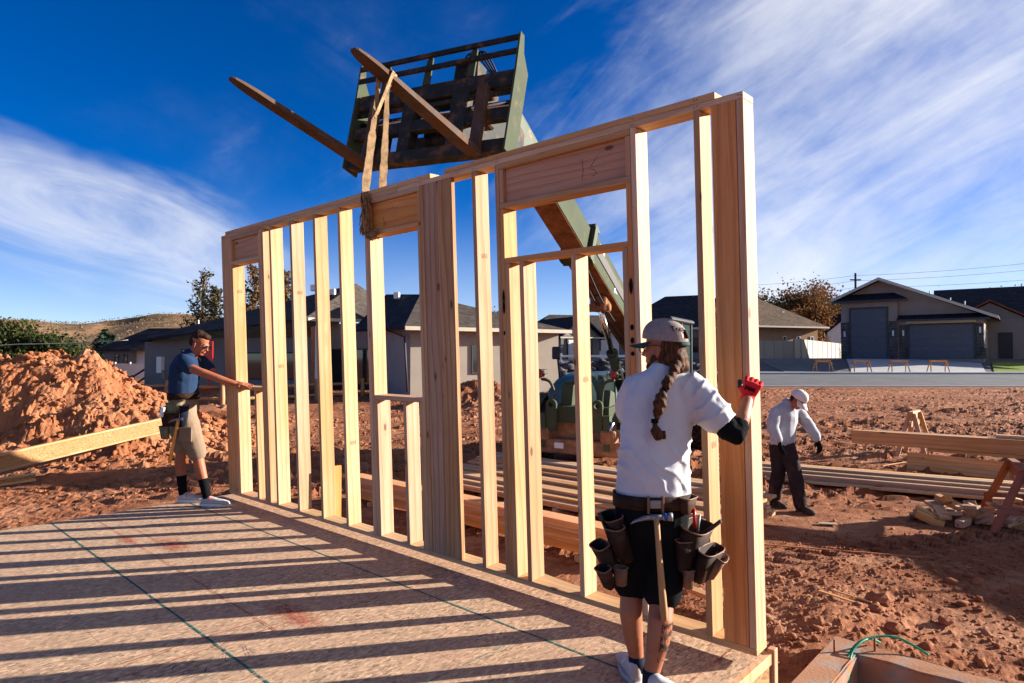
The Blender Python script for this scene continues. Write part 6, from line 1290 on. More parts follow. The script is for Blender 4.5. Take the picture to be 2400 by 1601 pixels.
def capsule(pts, rad, ax=None, n=14):
    """closed tapered tube with round ends; rad: r or (r_along_ax, r_across)"""
    P = [V(p) for p in pts]; m = len(P); T = []
    for i in range(m): T.append((P[min(i + 1, m - 1)] - P[max(i - 1, 0)]).normalized())
    a = V(ax) if ax is not None else (V((0, 1, 0)) if abs(T[0].y) < 0.9 else V((1, 0, 0)))
    rr = [(r, r) if isinstance(r, (int, float)) else r for r in rad]; rings = []
    def fr(t): N = (a - t * a.dot(t)).normalized(); return N, t.cross(N)
    e0, e1 = min(rr[0]), min(rr[-1])
    for k_ in (0.95, 0.75, 0.4): c = math.sqrt(1 - k_ * k_); rings.append((P[0] - T[0] * e0 * k_, T[0], (rr[0][0] * c, rr[0][1] * c)))
    rings += [(P[i], T[i], rr[i]) for i in range(m)]
    for k_ in (0.4, 0.75, 0.95): c = math.sqrt(1 - k_ * k_); rings.append((P[-1] + T[-1] * e1 * k_, T[-1], (rr[-1][0] * c, rr[-1][1] * c)))
    v = []; f = []
    for (p, t, (ra, rb)) in rings:
        N, B = fr(t)
        for k_ in range(n): an = 2 * math.pi * k_ / n; v.append(p + N * math.cos(an) * ra + B * math.sin(an) * rb)
    for i in range(len(rings) - 1):
        for k_ in range(n): f.append((i * n + k_, i * n + (k_ + 1) % n, (i + 1) * n + (k_ + 1) % n, (i + 1) * n + k_))
    f.append(tuple(range(n - 1, -1, -1))); f.append(tuple((len(rings) - 1) * n + k_ for k_ in range(n))); return v, f
def ellip(c, r, Mx=None, n=2):
    b = bmesh.new(); bmesh.ops.create_icosphere(b, subdivisions=n, radius=1); v = [V((p.co.x * r[0] + c[0], p.co.y * r[1] + c[1], p.co.z * r[2] + c[2])) for p in b.verts]; f = [tuple(q.index for q in p.verts) for p in b.faces]; b.free()
    if Mx is not None: v = [Mx @ p for p in v]
    return v, f
def blob(name, shapes, voxel, mat, parent=None, it=3, disp=None, post=None, origin=None):
    """union of closed shapes as ONE continuous skin"""
    mb = MB()
    for (v, f) in shapes: mb.add(v, f)
    tmp = mb.build('tmp_' + name, None); md = tmp.modifiers.new('r', 'REMESH'); md.mode = 'VOXEL'; md.voxel_size = voxel; md.use_smooth_shade = True
    me = bpy.data.meshes.new_from_object(tmp.evaluated_get(bpy.context.evaluated_depsgraph_get())); old = tmp.data; bpy.data.objects.remove(tmp); bpy.data.meshes.remove(old)
    bm = bmesh.new(); bm.from_mesh(me)
    for _ in range(it): bmesh.ops.smooth_vert(bm, verts=bm.verts, factor=0.5, use_axis_x=True, use_axis_y=True, use_axis_z=True)
    bm.normal_update(); co = np.array([v.co[:] for v in bm.verts]); no = np.array([v.normal[:] for v in bm.verts])
    if disp is not None: co = co + no * disp(co, no)[:, None]
    if post is not None: co = post(co)
    if origin is not None: co = co - np.array(origin)[None]
    bm.to_mesh(me); bm.free(); me.vertices.foreach_set('co', co.ravel().astype(np.float32)); me.name = name; me.materials.clear(); me.materials.append(M[mat])
    me.polygons.foreach_set('use_smooth', [True] * len(me.polygons)); me.update(); return ob(name, me, parent)
def wrinkle(amp, fx, fy, fz, seed, amp2=0.0):
    def d(co, no):
        x, y, z = co[:, 0], co[:, 1], co[:, 2]; w = fbm(x * 3, y * 3, z * 3, 2, seed)
        r = 1 - np.abs(fbm(x * fx + w * 1.2, y * fy, z * fz + w, 3, seed + 3)) * 2
        return amp * np.clip(r, -0.4, 1) * (0.5 + 0.8 * np.clip(w + 0.4, 0, 1)) + amp2 * fbm(x * 22, y * 22, z * 22, 2, seed + 9)
    return d
def basis(f, up=(0, 0, 1), o=(0, 0, 0), nod=0.0):
    """local y = facing, z = up, x = right"""
    f = V(f).normalized(); x = f.cross(V(up)).normalized(); z = x.cross(f); Mx = Matrix((x, f, z)).transposed().to_4x4() @ Matrix.Rotation(-nod, 4, 'X'); Mx.translation = V(o); return Mx
def head_shapes(Mx, s=1.0, beard=False):
    S_ = Mx @ Matrix.Scale(s, 4); E_ = lambda c, r, n=2: ellip(c, r, S_, n)
    L = [E_((0, -0.012, 0.038), (0.076, 0.097, 0.088), 3), E_((0, 0.030, -0.030), (0.060, 0.066, 0.082), 3), E_((0, 0.058, -0.098), (0.034, 0.030, 0.024)), E_((0, 0.020, -0.085), (0.052, 0.055, 0.035)), E_((0, 0.098, -0.012), (0.010, 0.014, 0.026)), E_((0, 0.107, -0.034), (0.014, 0.017, 0.013)),
         E_((0, 0.082, 0.014), (0.046, 0.018, 0.010)), E_((0, 0.090, -0.064), (0.022, 0.010, 0.006)), E_((0, 0.088, -0.076), (0.020, 0.010, 0.006)), E_((0.036, 0.066, -0.03), (0.022, 0.02, 0.02)), E_((-0.036, 0.066, -0.03), (0.022, 0.02, 0.02))]
    for sx in (-1, 1): L += [E_((sx * 0.078, -0.008, -0.016), (0.009, 0.020, 0.030)), E_((sx * 0.076, 0.0, -0.04), (0.008, 0.012, 0.016))]
    return L
def eyes(Mx, parent, s=1.0):
    S_ = Mx @ Matrix.Scale(s, 4)
    for sx in (-1, 1):
        m_ = MB(); m_.add(*ellip((sx * 0.031, 0.082, -0.002), (0.0125, 0.012, 0.0105), S_)); e = m_.build('eye', M['white_paint'], parent); m_ = MB(); m_.add(*ellip((sx * 0.031, 0.0935, -0.002), (0.0055, 0.002, 0.0055), S_)); m_.build('pupil', M['lens_dark'], e)
def glasses(Mx, parent, lens, s=1.0, frame='black_plastic', h=0.019):
    S_ = Mx @ Matrix.Scale(s, 4); b = MB()
    def T(p): return S_ @ V(p)
    for sx in (-1, 1):
        rim = [T((sx * (0.033 + 0.028 * math.cos(a)), 0.104 - 0.006 * abs(math.cos(a) * sx > 0.5), -0.003 + h * math.sin(a))) for a in [2 * math.pi * i / 16 for i in range(17)]]
        b.tube(rim, 0.0022, 5); b.tube([T((sx * 0.061, 0.100, 0.004)), T((sx * 0.078, 0.085, 0.006)), T((sx * 0.082, -0.01, 0.004)), T((sx * 0.080, -0.03, -0.012))], 0.0024, 5)
    b.tube([T((-0.006, 0.107, 0.002)), T((0.006, 0.107, 0.002))], 0.0025, 5); g = b.build('glasses', M[frame], parent)
    for sx in (-1, 1):
        m_ = MB(); m_.add([T((sx * 0.033 + 0.027 * math.cos(a), 0.1035, -0.003 + h * 0.95 * math.sin(a))) for a in [2 * math.pi * i / 16 for i in range(16)]], [tuple(range(16))]); m_.build('lens', M[lens], g)
def hand_shapes(wrist, zdir, dorsal, thumb_sign, curl=(20, 30, 20), spread=0.0, s=1.0, thumb=(50, 20), fr=0.0088):
    z = V(zdir).normalized(); y = V(dorsal); y = (y - z * y.dot(z)).normalized(); x = y.cross(z) * thumb_sign; O_ = V(wrist)
    def W(a, b_, c): return O_ + (x * a + y * b_ + z * c) * s
    L = [capsule([W(0, 0, -0.01), W(0.0, 0, 0.03), W(0, 0.002, 0.06), W(0, 0.002, 0.085)], [(0.019 * s, 0.027 * s), (0.017 * s, 0.033 * s), (0.016 * s, 0.040 * s), (0.013 * s, 0.040 * s)], y), capsule([W(0.015, -0.006, 0.02), W(0.036, -0.008, 0.05)], [0.018 * s, 0.014 * s])]
    for i, (fx, ln) in enumerate(((0.032, 0.92), (0.0108, 1.0), (-0.0108, 0.94), (-0.032, 0.76))):
        p = V((fx, 0.0, 0.084)); a = 0.0; pts = [W(fx * 0.9, 0, 0.07), W(*p)]
        sp_ = spread * (1.5 - i) / 1.5
        for (seg, c) in zip((0.046, 0.030, 0.022), curl): a += R(c); p = p + V((math.sin(sp_) * math.cos(a), -math.sin(a), math.cos(a) * math.cos(sp_))) * seg * ln; pts.append(W(*p))
        L.append(capsule(pts, [fr * 1.08 * s, fr * 1.1 * s, fr * s, fr * 0.92 * s, fr * 0.82 * s], y, 10))
    a = R(thumb[0]); p = V((0.028, -0.008, 0.032)); pts = [W(0.018, -0.006, 0.02), W(*p)]
    for (seg, d) in ((0.036, 0.0), (0.030, R(thumb[1]))): a -= d; p = p + V((math.sin(a) * 0.9, -0.22, math.cos(a))) * seg; pts.append(W(*p))
    L.append(capsule(pts, [0.015 * s, 0.0125 * s, 0.0105 * s, 0.009 * s], y, 10)); return L
def shoe(parent, heel, toe, mat, sole='white_paint', z0=0.0, L=None, high=0.085, lace=None):
    h, t_ = V(heel), V(toe); d = t_ - h; d.z = 0; ln = d.length; d.normalize(); x = V((d.y, -d.x, 0))
    def W(a, b_, c): return V((h.x, h.y, z0)) + d * a * ln + x * b_ + V((0, 0, c))
    sh = [capsule([W(0.12, 0, 0.045), W(0.3, 0, 0.05), W(0.55, 0, 0.045), W(0.8, 0.0, 0.036), W(0.9, 0, 0.032)], [(0.035, 0.036), (0.045, 0.036), (0.042, 0.042), (0.034, 0.048), (0.026, 0.042)], (0, 0, 1)), capsule([W(0.14, 0, 0.05), W(0.17, 0, high)], [(0.040, 0.036), (0.040, 0.034)], d), capsule([W(0.2, 0, high - 0.01), W(0.5, 0, 0.06)], [0.038, 0.034])]
    o = blob('shoe', sh, 0.006, mat, parent, 2, post=lambda c: np.column_stack([c[:, 0], c[:, 1], np.maximum(c[:, 2], z0 + 0.022)]))
    n = 20; ol = []
    for i in range(n):
        a = 2 * math.pi * i / n; u = 0.5 + 0.53 * math.cos(a); wd = (0.040 + 0.010 * math.sin(min(1, max(0, u)) * 3.0)) * math.sin(a); ol.append((u, wd))
    m_ = MB(); v = [W(u, w, 0.001) for u, w in ol] + [W(u, w * 1.03, 0.028) for u, w in ol]; m_.add(v, [tuple(range(n - 1, -1, -1)), tuple(range(n, 2 * n))] + [(i, (i + 1) % n, n + (i + 1) % n, n + i) for i in range(n)]); m_.build('sole', M[sole], o)
    if lace:
        b = MB()
        for k_ in range(4): u = 0.36 + 0.07 * k_; zz = 0.098 - 0.013 * k_; b.tube([W(u, -0.03, zz - 0.018), W(u + 0.02, 0, zz), W(u, 0.03, zz - 0.018)], 0.004, 5)
        b.tube([W(0.36, 0, 0.10), W(0.33, -0.035, 0.10), W(0.38, -0.05, 0.07)], 0.004, 5); b.tube([W(0.36, 0, 0.10), W(0.34, 0.035, 0.10), W(0.4, 0.05, 0.07)], 0.004, 5); b.build('lace', M[lace], o)
    return o
def pouch(name, parent, c, w, d, h, axx, tilt, mat, rim='leather_tan', taper=0.75):
    """open leather pocket: c = top centre, axx = outward horizontal direction, tilt leans the mouth outward"""
    n = V(axx).normalized(); x = V((-n.y, n.x, 0)); up = (V((0, 0, 1)) * math.cos(tilt) + n * math.sin(tilt)).normalized(); nn = (n * math.cos(tilt) - V((0, 0, 1)) * math.sin(tilt)).normalized(); C = V(c)
    def ring(z, k_, inn=0.0):
        o = []
        for i in range(20):
            a = 2 * math.pi * i / 20; e = 0.6; ca_, sa_ = math.cos(a), math.sin(a)
            o.append(C + up * z + x * (math.copysign(abs(ca_) ** e, ca_) * (w / 2 * k_ - inn)) + nn * (math.copysign(abs(sa_) ** e, sa_) * (d / 2 * k_ - inn)))
        return o
    R_ = [ring(-h, taper * 0.8), ring(-h * 0.95, taper), ring(-h * 0.5, (1 + taper) / 2), ring(0, 1), ring(0, 1, 0.006), ring(-h * 0.8, taper, 0.006)]; v = sum(R_, []); f = [tuple(range(19, -1, -1))]
    for i in range(len(R_) - 1):
        for j in range(20): f.append((i * 20 + j, i * 20 + (j + 1) % 20, (i + 1) * 20 + (j + 1) % 20, (i + 1) * 20 + j))
    f.append(tuple(5 * 20 + j for j in range(20))); m_ = MB(); m_.add(v, f, True); o = m_.build(name, M[mat], parent)
    t_ = ring(0.0, 1.01); m_ = MB(); m_.tube(t_ + [t_[0]], 0.004, 6); m_.build('rim', M[rim], o); return o, (C, x, nn, up)
def belt(parent, c, rx, ry, z0, z1, mat, name='belt', rot=0.0, n=36, th=0.006):
    v = []; f = []
    for (z, k_) in ((z0, 0), (z1, 0), (z1, th), (z0, th)):
        for i in range(n): a = 2 * math.pi * i / n; p = V(((rx + k_) * math.cos(a), (ry + k_) * math.sin(a), 0)); p.rotate(Euler((0, 0, rot))); v.append((c[0] + p.x, c[1] + p.y, z))
    for r_ in range(4):
        for i in range(n): f.append((r_ * n + i, r_ * n + (i + 1) % n, ((r_ + 1) % 4) * n + (i + 1) % n, ((r_ + 1) % 4) * n + i))
    m_ = MB(); m_.add(v, f, True); return m_.build(name, M[mat], parent)
def person(loc, label): t = empty('person', loc); tag(t, label, 'person'); return t
def rebase(t):
    """parts were built in world coordinates: shift them under the root"""
    bpy.context.view_layer.update()
    inv = Matrix.Translation(-t.location)
    for o in t.children: o.matrix_parent_inverse = inv
def claw_hammer(name, label, head, hdir, tip, handle_mat, claw=True):
    """head centre, direction of striking face, end of handle"""
    h, t_ = V(head), V(tip); d = V(hdir).normalized(); ax = (t_ - h).normalized(); t0 = empty(name, head); tag(t0, label, 'hammer'); b = MB()
    b.tube([V((0, 0, 0)), ax * 0.1, ax * (t_ - h).length * 0.6, ax * (t_ - h).length * 0.92, ax * (t_ - h).length], [(0.020, 0.014), (0.018, 0.013), (0.023, 0.016), (0.027, 0.018), (0.020, 0.014)], 10); b.build('handle', M[handle_mat], t0)
    b = MB(); b.tube([d * 0.055, d * 0.078], [0.020, 0.020], 14); b.tube([d * 0.03, d * 0.055], [0.015, 0.017], 12); b.tube([d * -0.025, d * 0.035], [0.015, 0.014], 10); b.tube([d * -0.02, d * -0.06 + ax * 0.004, d * -0.10 + ax * 0.016, d * -0.125 + ax * 0.03], [(0.014, 0.014), (0.012, 0.014), (0.007, 0.012), (0.002, 0.008)], 8); o = b.build('head', M['steel'], t0)
    b = MB(); b.tube([d * 0.036, d * 0.050], [0.0185, 0.0185], 14); b.build('blue_collar', M['blue_enamel'], o); return t0

# ---- the worker with the braid, in front
t = person((0.70, 3.34, 0.5), 'worker with braid, white tee, grey cap and black shorts gripping the corner post')
HM = basis((-0.80, 0.60, 0.0), o=(0.795, 3.43, 2.205), nod=0.05)
arm_r = [(0.93, 3.39, 1.985), (1.02, 3.32, 1.86), (1.095, 3.27, 1.775), (1.115, 3.27, 1.765), (1.165, 3.31, 1.84), (1.215, 3.375, 1.925)]
sh = head_shapes(HM, 1.04) + [capsule([(0.80, 3.42, 2.15), (0.785, 3.40, 2.06), (0.77, 3.39, 1.98)], [(0.058, 0.06), (0.062, 0.068), (0.08, 0.10)]),
      capsule([(0.76, 3.385, 1.97), (0.745, 3.37, 1.80), (0.725, 3.355, 1.60), (0.71, 3.35, 1.45)], [(0.085, 0.15), (0.10, 0.16), (0.10, 0.15), (0.11, 0.16)]), capsule(arm_r, [0.052, 0.047, 0.043, 0.043, 0.041, 0.030]),
      capsule([(0.63, 3.43, 1.985), (0.632, 3.56, 1.85), (0.64, 3.60, 1.80), (0.67, 3.74, 1.82)], [0.050, 0.044, 0.042, 0.032]), capsule([(0.80, 3.35, 2.0), (0.93, 3.39, 1.985)], [0.05, 0.05]), capsule([(0.72, 3.37, 2.0), (0.63, 3.43, 1.985)], [0.05, 0.05]),
      capsule([(0.625, 3.36, 1.40), (0.622, 3.40, 1.15), (0.617, 3.39, 0.95), (0.603, 3.345, 0.85), (0.612, 3.34, 0.75), (0.632, 3.345, 0.62), (0.632, 3.35, 0.57)], [0.085, 0.078, 0.058, 0.058, 0.052, 0.036, 0.038]),
      capsule([(0.795, 3.34, 1.40), (0.775, 3.34, 1.15), (0.752, 3.30, 0.95), (0.728, 3.235, 0.85), (0.712, 3.215, 0.76), (0.675, 3.20, 0.61), (0.672, 3.205, 0.56)], [0.085, 0.078, 0.060, 0.062, 0.056, 0.038, 0.040])]
sh += hand_shapes((0.67, 3.74, 1.82), (0.5, 0.8, 0.1), (-0.5, 0.3, 0.8), 1)
body = blob('body', sh, 0.007, 'skin_tan', t, 3); eyes(HM, t, 1.04); glasses(HM, t, 'lens_clear', 1.05, h=0.022)
# tee
def folds(co):
    x, y, z = co[:, 0], co[:, 1], co[:, 2]; w = fbm(x * 4, y * 4, z * 4, 3, 61)
    p1 = (z * 0.62 + (x - 0.72) * 0.78) * 40 + w * 4.5; f1 = (1 - np.abs(np.sin(p1))) ** 2.5 * sstep(1.86, 1.62, z) * sstep(1.42, 1.52, z) * (0.4 + 0.9 * np.clip(w + 0.5, 0, 1))
    p2 = (z * 0.9 - (x - 0.9) * 0.55) * 46 + w * 4; f2 = (1 - np.abs(np.sin(p2))) ** 2.5 * sstep(0.84, 0.93, x) * sstep(1.72, 1.85, z)
    p3 = (z * 0.25 + (x - 0.72) * 1.0) * 34 + w * 5; f3 = (1 - np.abs(np.sin(p3))) ** 3 * sstep(1.80, 1.95, z) * 0.4
    hem = 0 * z
    return 0.013 * f1 + 0.012 * f2 + 0.008 * f3 + hem
blob('t_shirt', [capsule([(0.785, 3.395, 2.055), (0.77, 3.39, 2.02), (0.752, 3.38, 1.93), (0.745, 3.372, 1.82), (0.735, 3.362, 1.70), (0.722, 3.355, 1.58), (0.720, 3.352, 1.462)], [(0.072, 0.082), (0.090, 0.134), (0.110, 0.170), (0.118, 0.178), (0.121, 0.176), (0.132, 0.178), (0.140, 0.180)]),
     capsule([(0.80, 3.39, 2.02), (0.925, 3.38, 1.985), (0.965, 3.36, 1.94), (1.01, 3.325, 1.872), (1.028, 3.31, 1.845)], [0.062, 0.076, 0.080, 0.080, 0.078]), capsule([(0.72, 3.39, 2.02), (0.650, 3.41, 1.985), (0.638, 3.47, 1.925), (0.634, 3.54, 1.86)], [0.062, 0.078, 0.080, 0.076]), capsule([(0.88, 3.38, 1.97), (0.90, 3.37, 1.87)], [0.085, 0.07])],
     0.009, 'tee_white', t, 3, disp=lambda co, no: wrinkle(0.020, 6, 6, 4.0, 4, 0.0015)(co + np.column_stack([0 * co[:, 0], 0 * co[:, 0], 0.9 * co[:, 0]]), no) * (0.25 + 0.6 * sstep(1.95, 1.6, co[:, 2]) + 0.5 * sstep(0.88, 0.97, co[:, 0])) + folds(co))
MB().tube([V((0.785 + 0.082 * math.cos(a), 3.40 + 0.075 * math.sin(a), 2.062 + 0.012 * math.sin(a))) for a in [2 * math.pi * i / 24 for i in range(25)]], 0.007, 6).build('collar', M['tee_white'], t)
blob('compression_sleeve', [capsule([(0.99, 3.335, 1.885), (1.045, 3.30, 1.83), (1.085, 3.275, 1.785), (1.115, 3.268, 1.762), (1.14, 3.287, 1.80)], [0.060, 0.057, 0.057, 0.055, 0.047])], 0.006, 'cloth_black', t, 2, disp=wrinkle(0.004, 28, 10, 28, 7))
blob('shorts', [capsule([(0.713, 3.352, 1.43), (0.712, 3.35, 1.40), (0.71, 3.35, 1.33)], [(0.126, 0.172), (0.134, 0.182), (0.135, 0.185)]), capsule([(0.635, 3.365, 1.36), (0.625, 3.395, 1.15), (0.618, 3.395, 0.985)], [0.105, 0.100, 0.088]), capsule([(0.79, 3.345, 1.36), (0.775, 3.335, 1.15), (0.757, 3.305, 0.975)], [0.108, 0.104, 0.094])], 0.009, 'cloth_black', t, 3, disp=wrinkle(0.008, 6, 6, 4, 12))
# hair, beard, braid
hs_ = [ellip(c, r, HM) for c, r in (((0, -0.04, -0.005), (0.086, 0.085, 0.085)), ((-0.01, -0.065, -0.065), (0.078, 0.068, 0.062)), ((0.0, -0.085, -0.105), (0.062, 0.05, 0.045)), ((-0.05, -0.02, -0.07), (0.035, 0.04, 0.05)))]
blob('hair', hs_, 0.006, 'hair_brown', t, 2, disp=lambda co, no: 0.007 * fbm(co[:, 0] * 45, co[:, 1] * 45, co[:, 2] * 14, 3, 5))
blob('beard', [ellip(c, r, HM) for c, r in (((0, 0.052, -0.105), (0.052, 0.050, 0.040)), ((0.05, 0.02, -0.075), (0.020, 0.04, 0.04)), ((-0.05, 0.02, -0.075), (0.020, 0.04, 0.04)), ((0, 0.06, -0.14), (0.035, 0.035, 0.03)))], 0.006, 'hair_brown', t, 2, disp=lambda co, no: 0.006 * fbm(co[:, 0] * 60, co[:, 1] * 60, co[:, 2] * 25, 3, 8))
bp = [(0.835, 3.32, 2.11, .036), (0.812, 3.27, 2.075, .030), (0.797, 3.25, 2.055, .020), (0.775, 3.235, 2.035, .031), (0.762, 3.225, 2.012, .031), (0.748, 3.218, 1.985, .018), (0.735, 3.212, 1.955, .034), (0.726, 3.208, 1.92, .039), (0.716, 3.207, 1.88, .031), (0.707, 3.207, 1.845, .013), (0.703, 3.208, 1.825, .013), (0.702, 3.205, 1.79, .030), (0.715, 3.200, 1.76, .034), (0.735, 3.196, 1.762, .024), (0.742, 3.195, 1.785, .012)]
braid = blob('braid', [capsule([p[:3] for p in bp], [p[3] * 0.84 for p in bp], None, 16)], 0.005, 'hair_brown', t, 1, disp=lambda co, no: 0.005 * np.sign(np.sin(co[:, 2] * 120 + co[:, 0] * 140)) * 0.4 + 0.004 * fbm(co[:, 0] * 70, co[:, 1] * 70, co[:, 2] * 18, 3, 15))
for (a, b_) in (((0.700, 3.207, 1.845), (0.700, 3.207, 1.825)), ((0.752, 3.219, 1.992), (0.746, 3.217, 1.98))): MB().tube([a, b_], 0.018, 10).build('hair_tie', M['cloth_black'], braid)
# cap worn forward, brim to the left, half-moon opening at the back
def cap(parent, Mx, s, mat, brim_mat, brim_dn=0.0, back=True, bend=0.02):
    S_ = Mx @ Matrix.Scale(s, 4); b = MB(); v = []; f = []; nu, nv_ = 32, 12
    for j in range(nv_ + 1):
        ph = j / nv_ * math.pi / 2; 
        for i in range(nu):
            a = 2 * math.pi * i / nu; x, y, z = 0.090 * math.cos(ph) ** 0.85 * math.sin(a), -0.012 + 0.113 * math.cos(ph) ** 0.85 * math.cos(a), 0.028 + 0.108 * math.sin(ph) ** 0.9
            v.append(S_ @ V((x, y, z - 0.018 * (1 - j / nv_) * (-math.cos(a)))))
    for j in range(nv_):
        for i in range(nu):
            a = 2 * math.pi * (i + 0.5) / nu
            if back and j < 4 and abs(a - math.pi) < 0.62 - 0.13 * j and j > 0: continue
            f.append((j * nu + i, j * nu + (i + 1) % nu, (j + 1) * nu + (i + 1) % nu, (j + 1) * nu + i))
    b.add(v, f, True); o = b.build('cap', M[mat], parent)
    b = MB(); v = []; f = []; n = 16
    for r_ in range(6):
        u = r_ / 5
        for i in range(n + 1):
            a = -1.25 + 2.5 * i / n; ex = 0.075 * u * math.cos(a * 0.9) ** 0.6; x = 0.088 * math.sin(a) * (1 - 0.10 * u); y = -0.012 + 0.112 * math.cos(a) + ex; z = 0.020 - bend * u * (0.3 + abs(math.sin(a)) ** 2 * 1.2) - brim_dn * u; v.append(S_ @ V((x, y, z)))
    m = n + 1
    for r_ in range(5):
        for i in range(n): f.append((r_ * m + i, r_ * m + i + 1, (r_ + 1) * m + i + 1, (r_ + 1) * m + i))
    k0 = len(v); v += [p + S_.to_3x3() @ V((0, 0, 0.004)) for p in v]; f += [tuple(q + k0 for q in reversed(g)) for g in f]; b.add(v, f, True); b.build('brim', M[brim_mat], o, fix=False)
    MB().add(*ellip((0, -0.012, 0.137), (0.008, 0.008, 0.005), S_)).build('button', M[brim_mat if back else mat], o); return o
cp = cap(t, HM, 1.08, 'cap_grey', 'cap_green', 0.0)
S_ = HM @ Matrix.Scale(1.08, 4); MB().tube([S_ @ V((0.093 * math.sin(a), -0.012 + 0.116 * math.cos(a), 0.018 - 0.014)) for a in [math.pi - 0.62 + 1.24 * i / 10 for i in range(11)]], [(0.011, 0.003)] * 11, 8).build('strap', M['cap_green'], cp)
tcv = bpy.data.curves.new('lettering', 'FONT'); tcv.body = 'Trex'; tcv.size = 0.042; tcv.extrude = 0.0006; tcv.align_x = 'CENTER'; tcv.align_y = 'CENTER'
tmp = bpy.data.objects.new('tmp_text', tcv); COL.objects.link(tmp); me = bpy.data.meshes.new_from_object(tmp.evaluated_get(bpy.context.evaluated_depsgraph_get())); bpy.data.objects.remove(tmp)
dirl = V((0.38, -0.925, 0)).normalized(); pos = HM.translation + V((0.0, 0, 0)); 
ang_ = math.atan2(-0.012, 0.113)
# wrap the word onto the crown
me2 = me; co = np.zeros(len(me2.vertices) * 3); me2.vertices.foreach_get('co', co); co = co.reshape(-1, 3); newc = []
a0 = 3.72   # left-rear of the crown, seen from behind
for (x, y, z) in co:
    a = a0 - x / 0.105; ph = 0.42 + y / 0.12; px = 0.0915 * math.cos(ph) ** 0.85 * math.sin(a); py = -0.012 + 0.1148 * math.cos(ph) ** 0.85 * math.cos(a); pz = 0.0285 + 0.109 * math.sin(ph) ** 0.9 + z; newc.append(S_ @ V((px, py, pz)))
me2.vertices.foreach_set('co', np.array([tuple(p) for p in newc]).ravel()); me2.materials.clear(); me2.materials.append(M['cloth_black']); me2.update(); ob('lettering', me2, cp)
# glove gripping the post
gs = hand_shapes((1.218, 3.385, 1.925), (0.40, 0.16, 0.90), (-0.30, -0.93, 0.10), 1, (38, 62, 55), 0.10, 1.06, (48, 25), 0.0115)
gx_ = V((0.40, 0.16, 0.90)).normalized(); gs = [g for g in gs] + [capsule([V((1.210, 3.375, 1.905)), V((1.222, 3.39, 1.935))], [(0.030, 0.036), (0.030, 0.036)], (-0.3, -0.93, 0.1))]
gl = blob('glove', gs, 0.0035, 'glove_red', t, 2)
zz = gx_; yy = V((-0.30, -0.93, 0.10)); yy = (yy - zz * yy.dot(zz)).normalized(); xx = yy.cross(zz)
def GW(a, b_, c): return V((1.218, 3.385, 1.925)) + (xx * a + yy * b_ + zz * c) * 1.06
a = R(48); tp = V((0.028, -0.008, 0.032)); th_pts = [tp]
for (seg, d) in ((0.036, 0.0), (0.030, R(25))): a -= d; tp = tp + V((math.sin(a) * 0.9, -0.22, math.cos(a))) * seg; th_pts.append(tp)
MB().add(*capsule([GW(*th_pts[1]), GW(*th_pts[2])], [0.0125, 0.0115], None, 12), True).build('thumb_tip', M['black_plastic'], gl)
b = MB()
for k_, (u, w_) in enumerate(((0.028, 0.013), (0.018, 0.010), (0.007, 0.013), (-0.004, 0.009), (-0.014, 0.012))):
    b.box(u - 0.0035, u + 0.0035, 0.0200, 0.0222, 0.055 - w_, 0.055 + w_ * 0.7, 0, Matrix(((xx.x * 1.06, yy.x * 1.06, zz.x * 1.06, 1.218), (xx.y * 1.06, yy.y * 1.06, zz.y * 1.06, 3.385), (xx.z * 1.06, yy.z * 1.06, zz.z * 1.06, 1.925), (0, 0, 0, 1))))
b.build('lettering', M['cloth_black'], gl)
# tattoo patch on the calf: thin skin-hugging sheet
v = []; f = []
for j in range(9):
    z = 0.86 - 0.022 * j; cx_ = np.interp(z, [0.61, 0.76, 0.85], [0.675, 0.712, 0.728]); cy_ = np.interp(z, [0.61, 0.76, 0.85], [3.20, 3.215, 3.235]); r_ = np.interp(z, [0.61, 0.76, 0.85], [0.039, 0.0575, 0.0635])
    for i in range(8): a = R(-95 + 95 * i / 7); v.append((cx_ + r_ * math.cos(a), cy_ + r_ * math.sin(a), z))
for j in range(8):
    for i in range(7): f.append((j * 8 + i, j * 8 + i + 1, (j + 1) * 8 + i + 1, (j + 1) * 8 + i))
m_ = MB(); m_.add(v, f, True); m_.build('tattoo', M['tattoo'], t)
# shoes and socks
s1 = shoe(t, (0.628, 3.29, 0), (0.60, 3.60, 0), 'shoe_white', 'shoe_white', 0.5, high=0.10, lace='white_paint'); s2 = shoe(t, (0.645, 3.175, 0), (0.915, 3.09, 0), 'shoe_white', 'shoe_white', 0.5, high=0.10, lace='white_paint')
for c in ((0.632, 3.345), (0.674, 3.20)): MB().tube([(c[0], c[1], 0.56), (c[0], c[1], 0.635)], [0.043, 0.041], 14).build('sock', M['navy_canvas'], t)
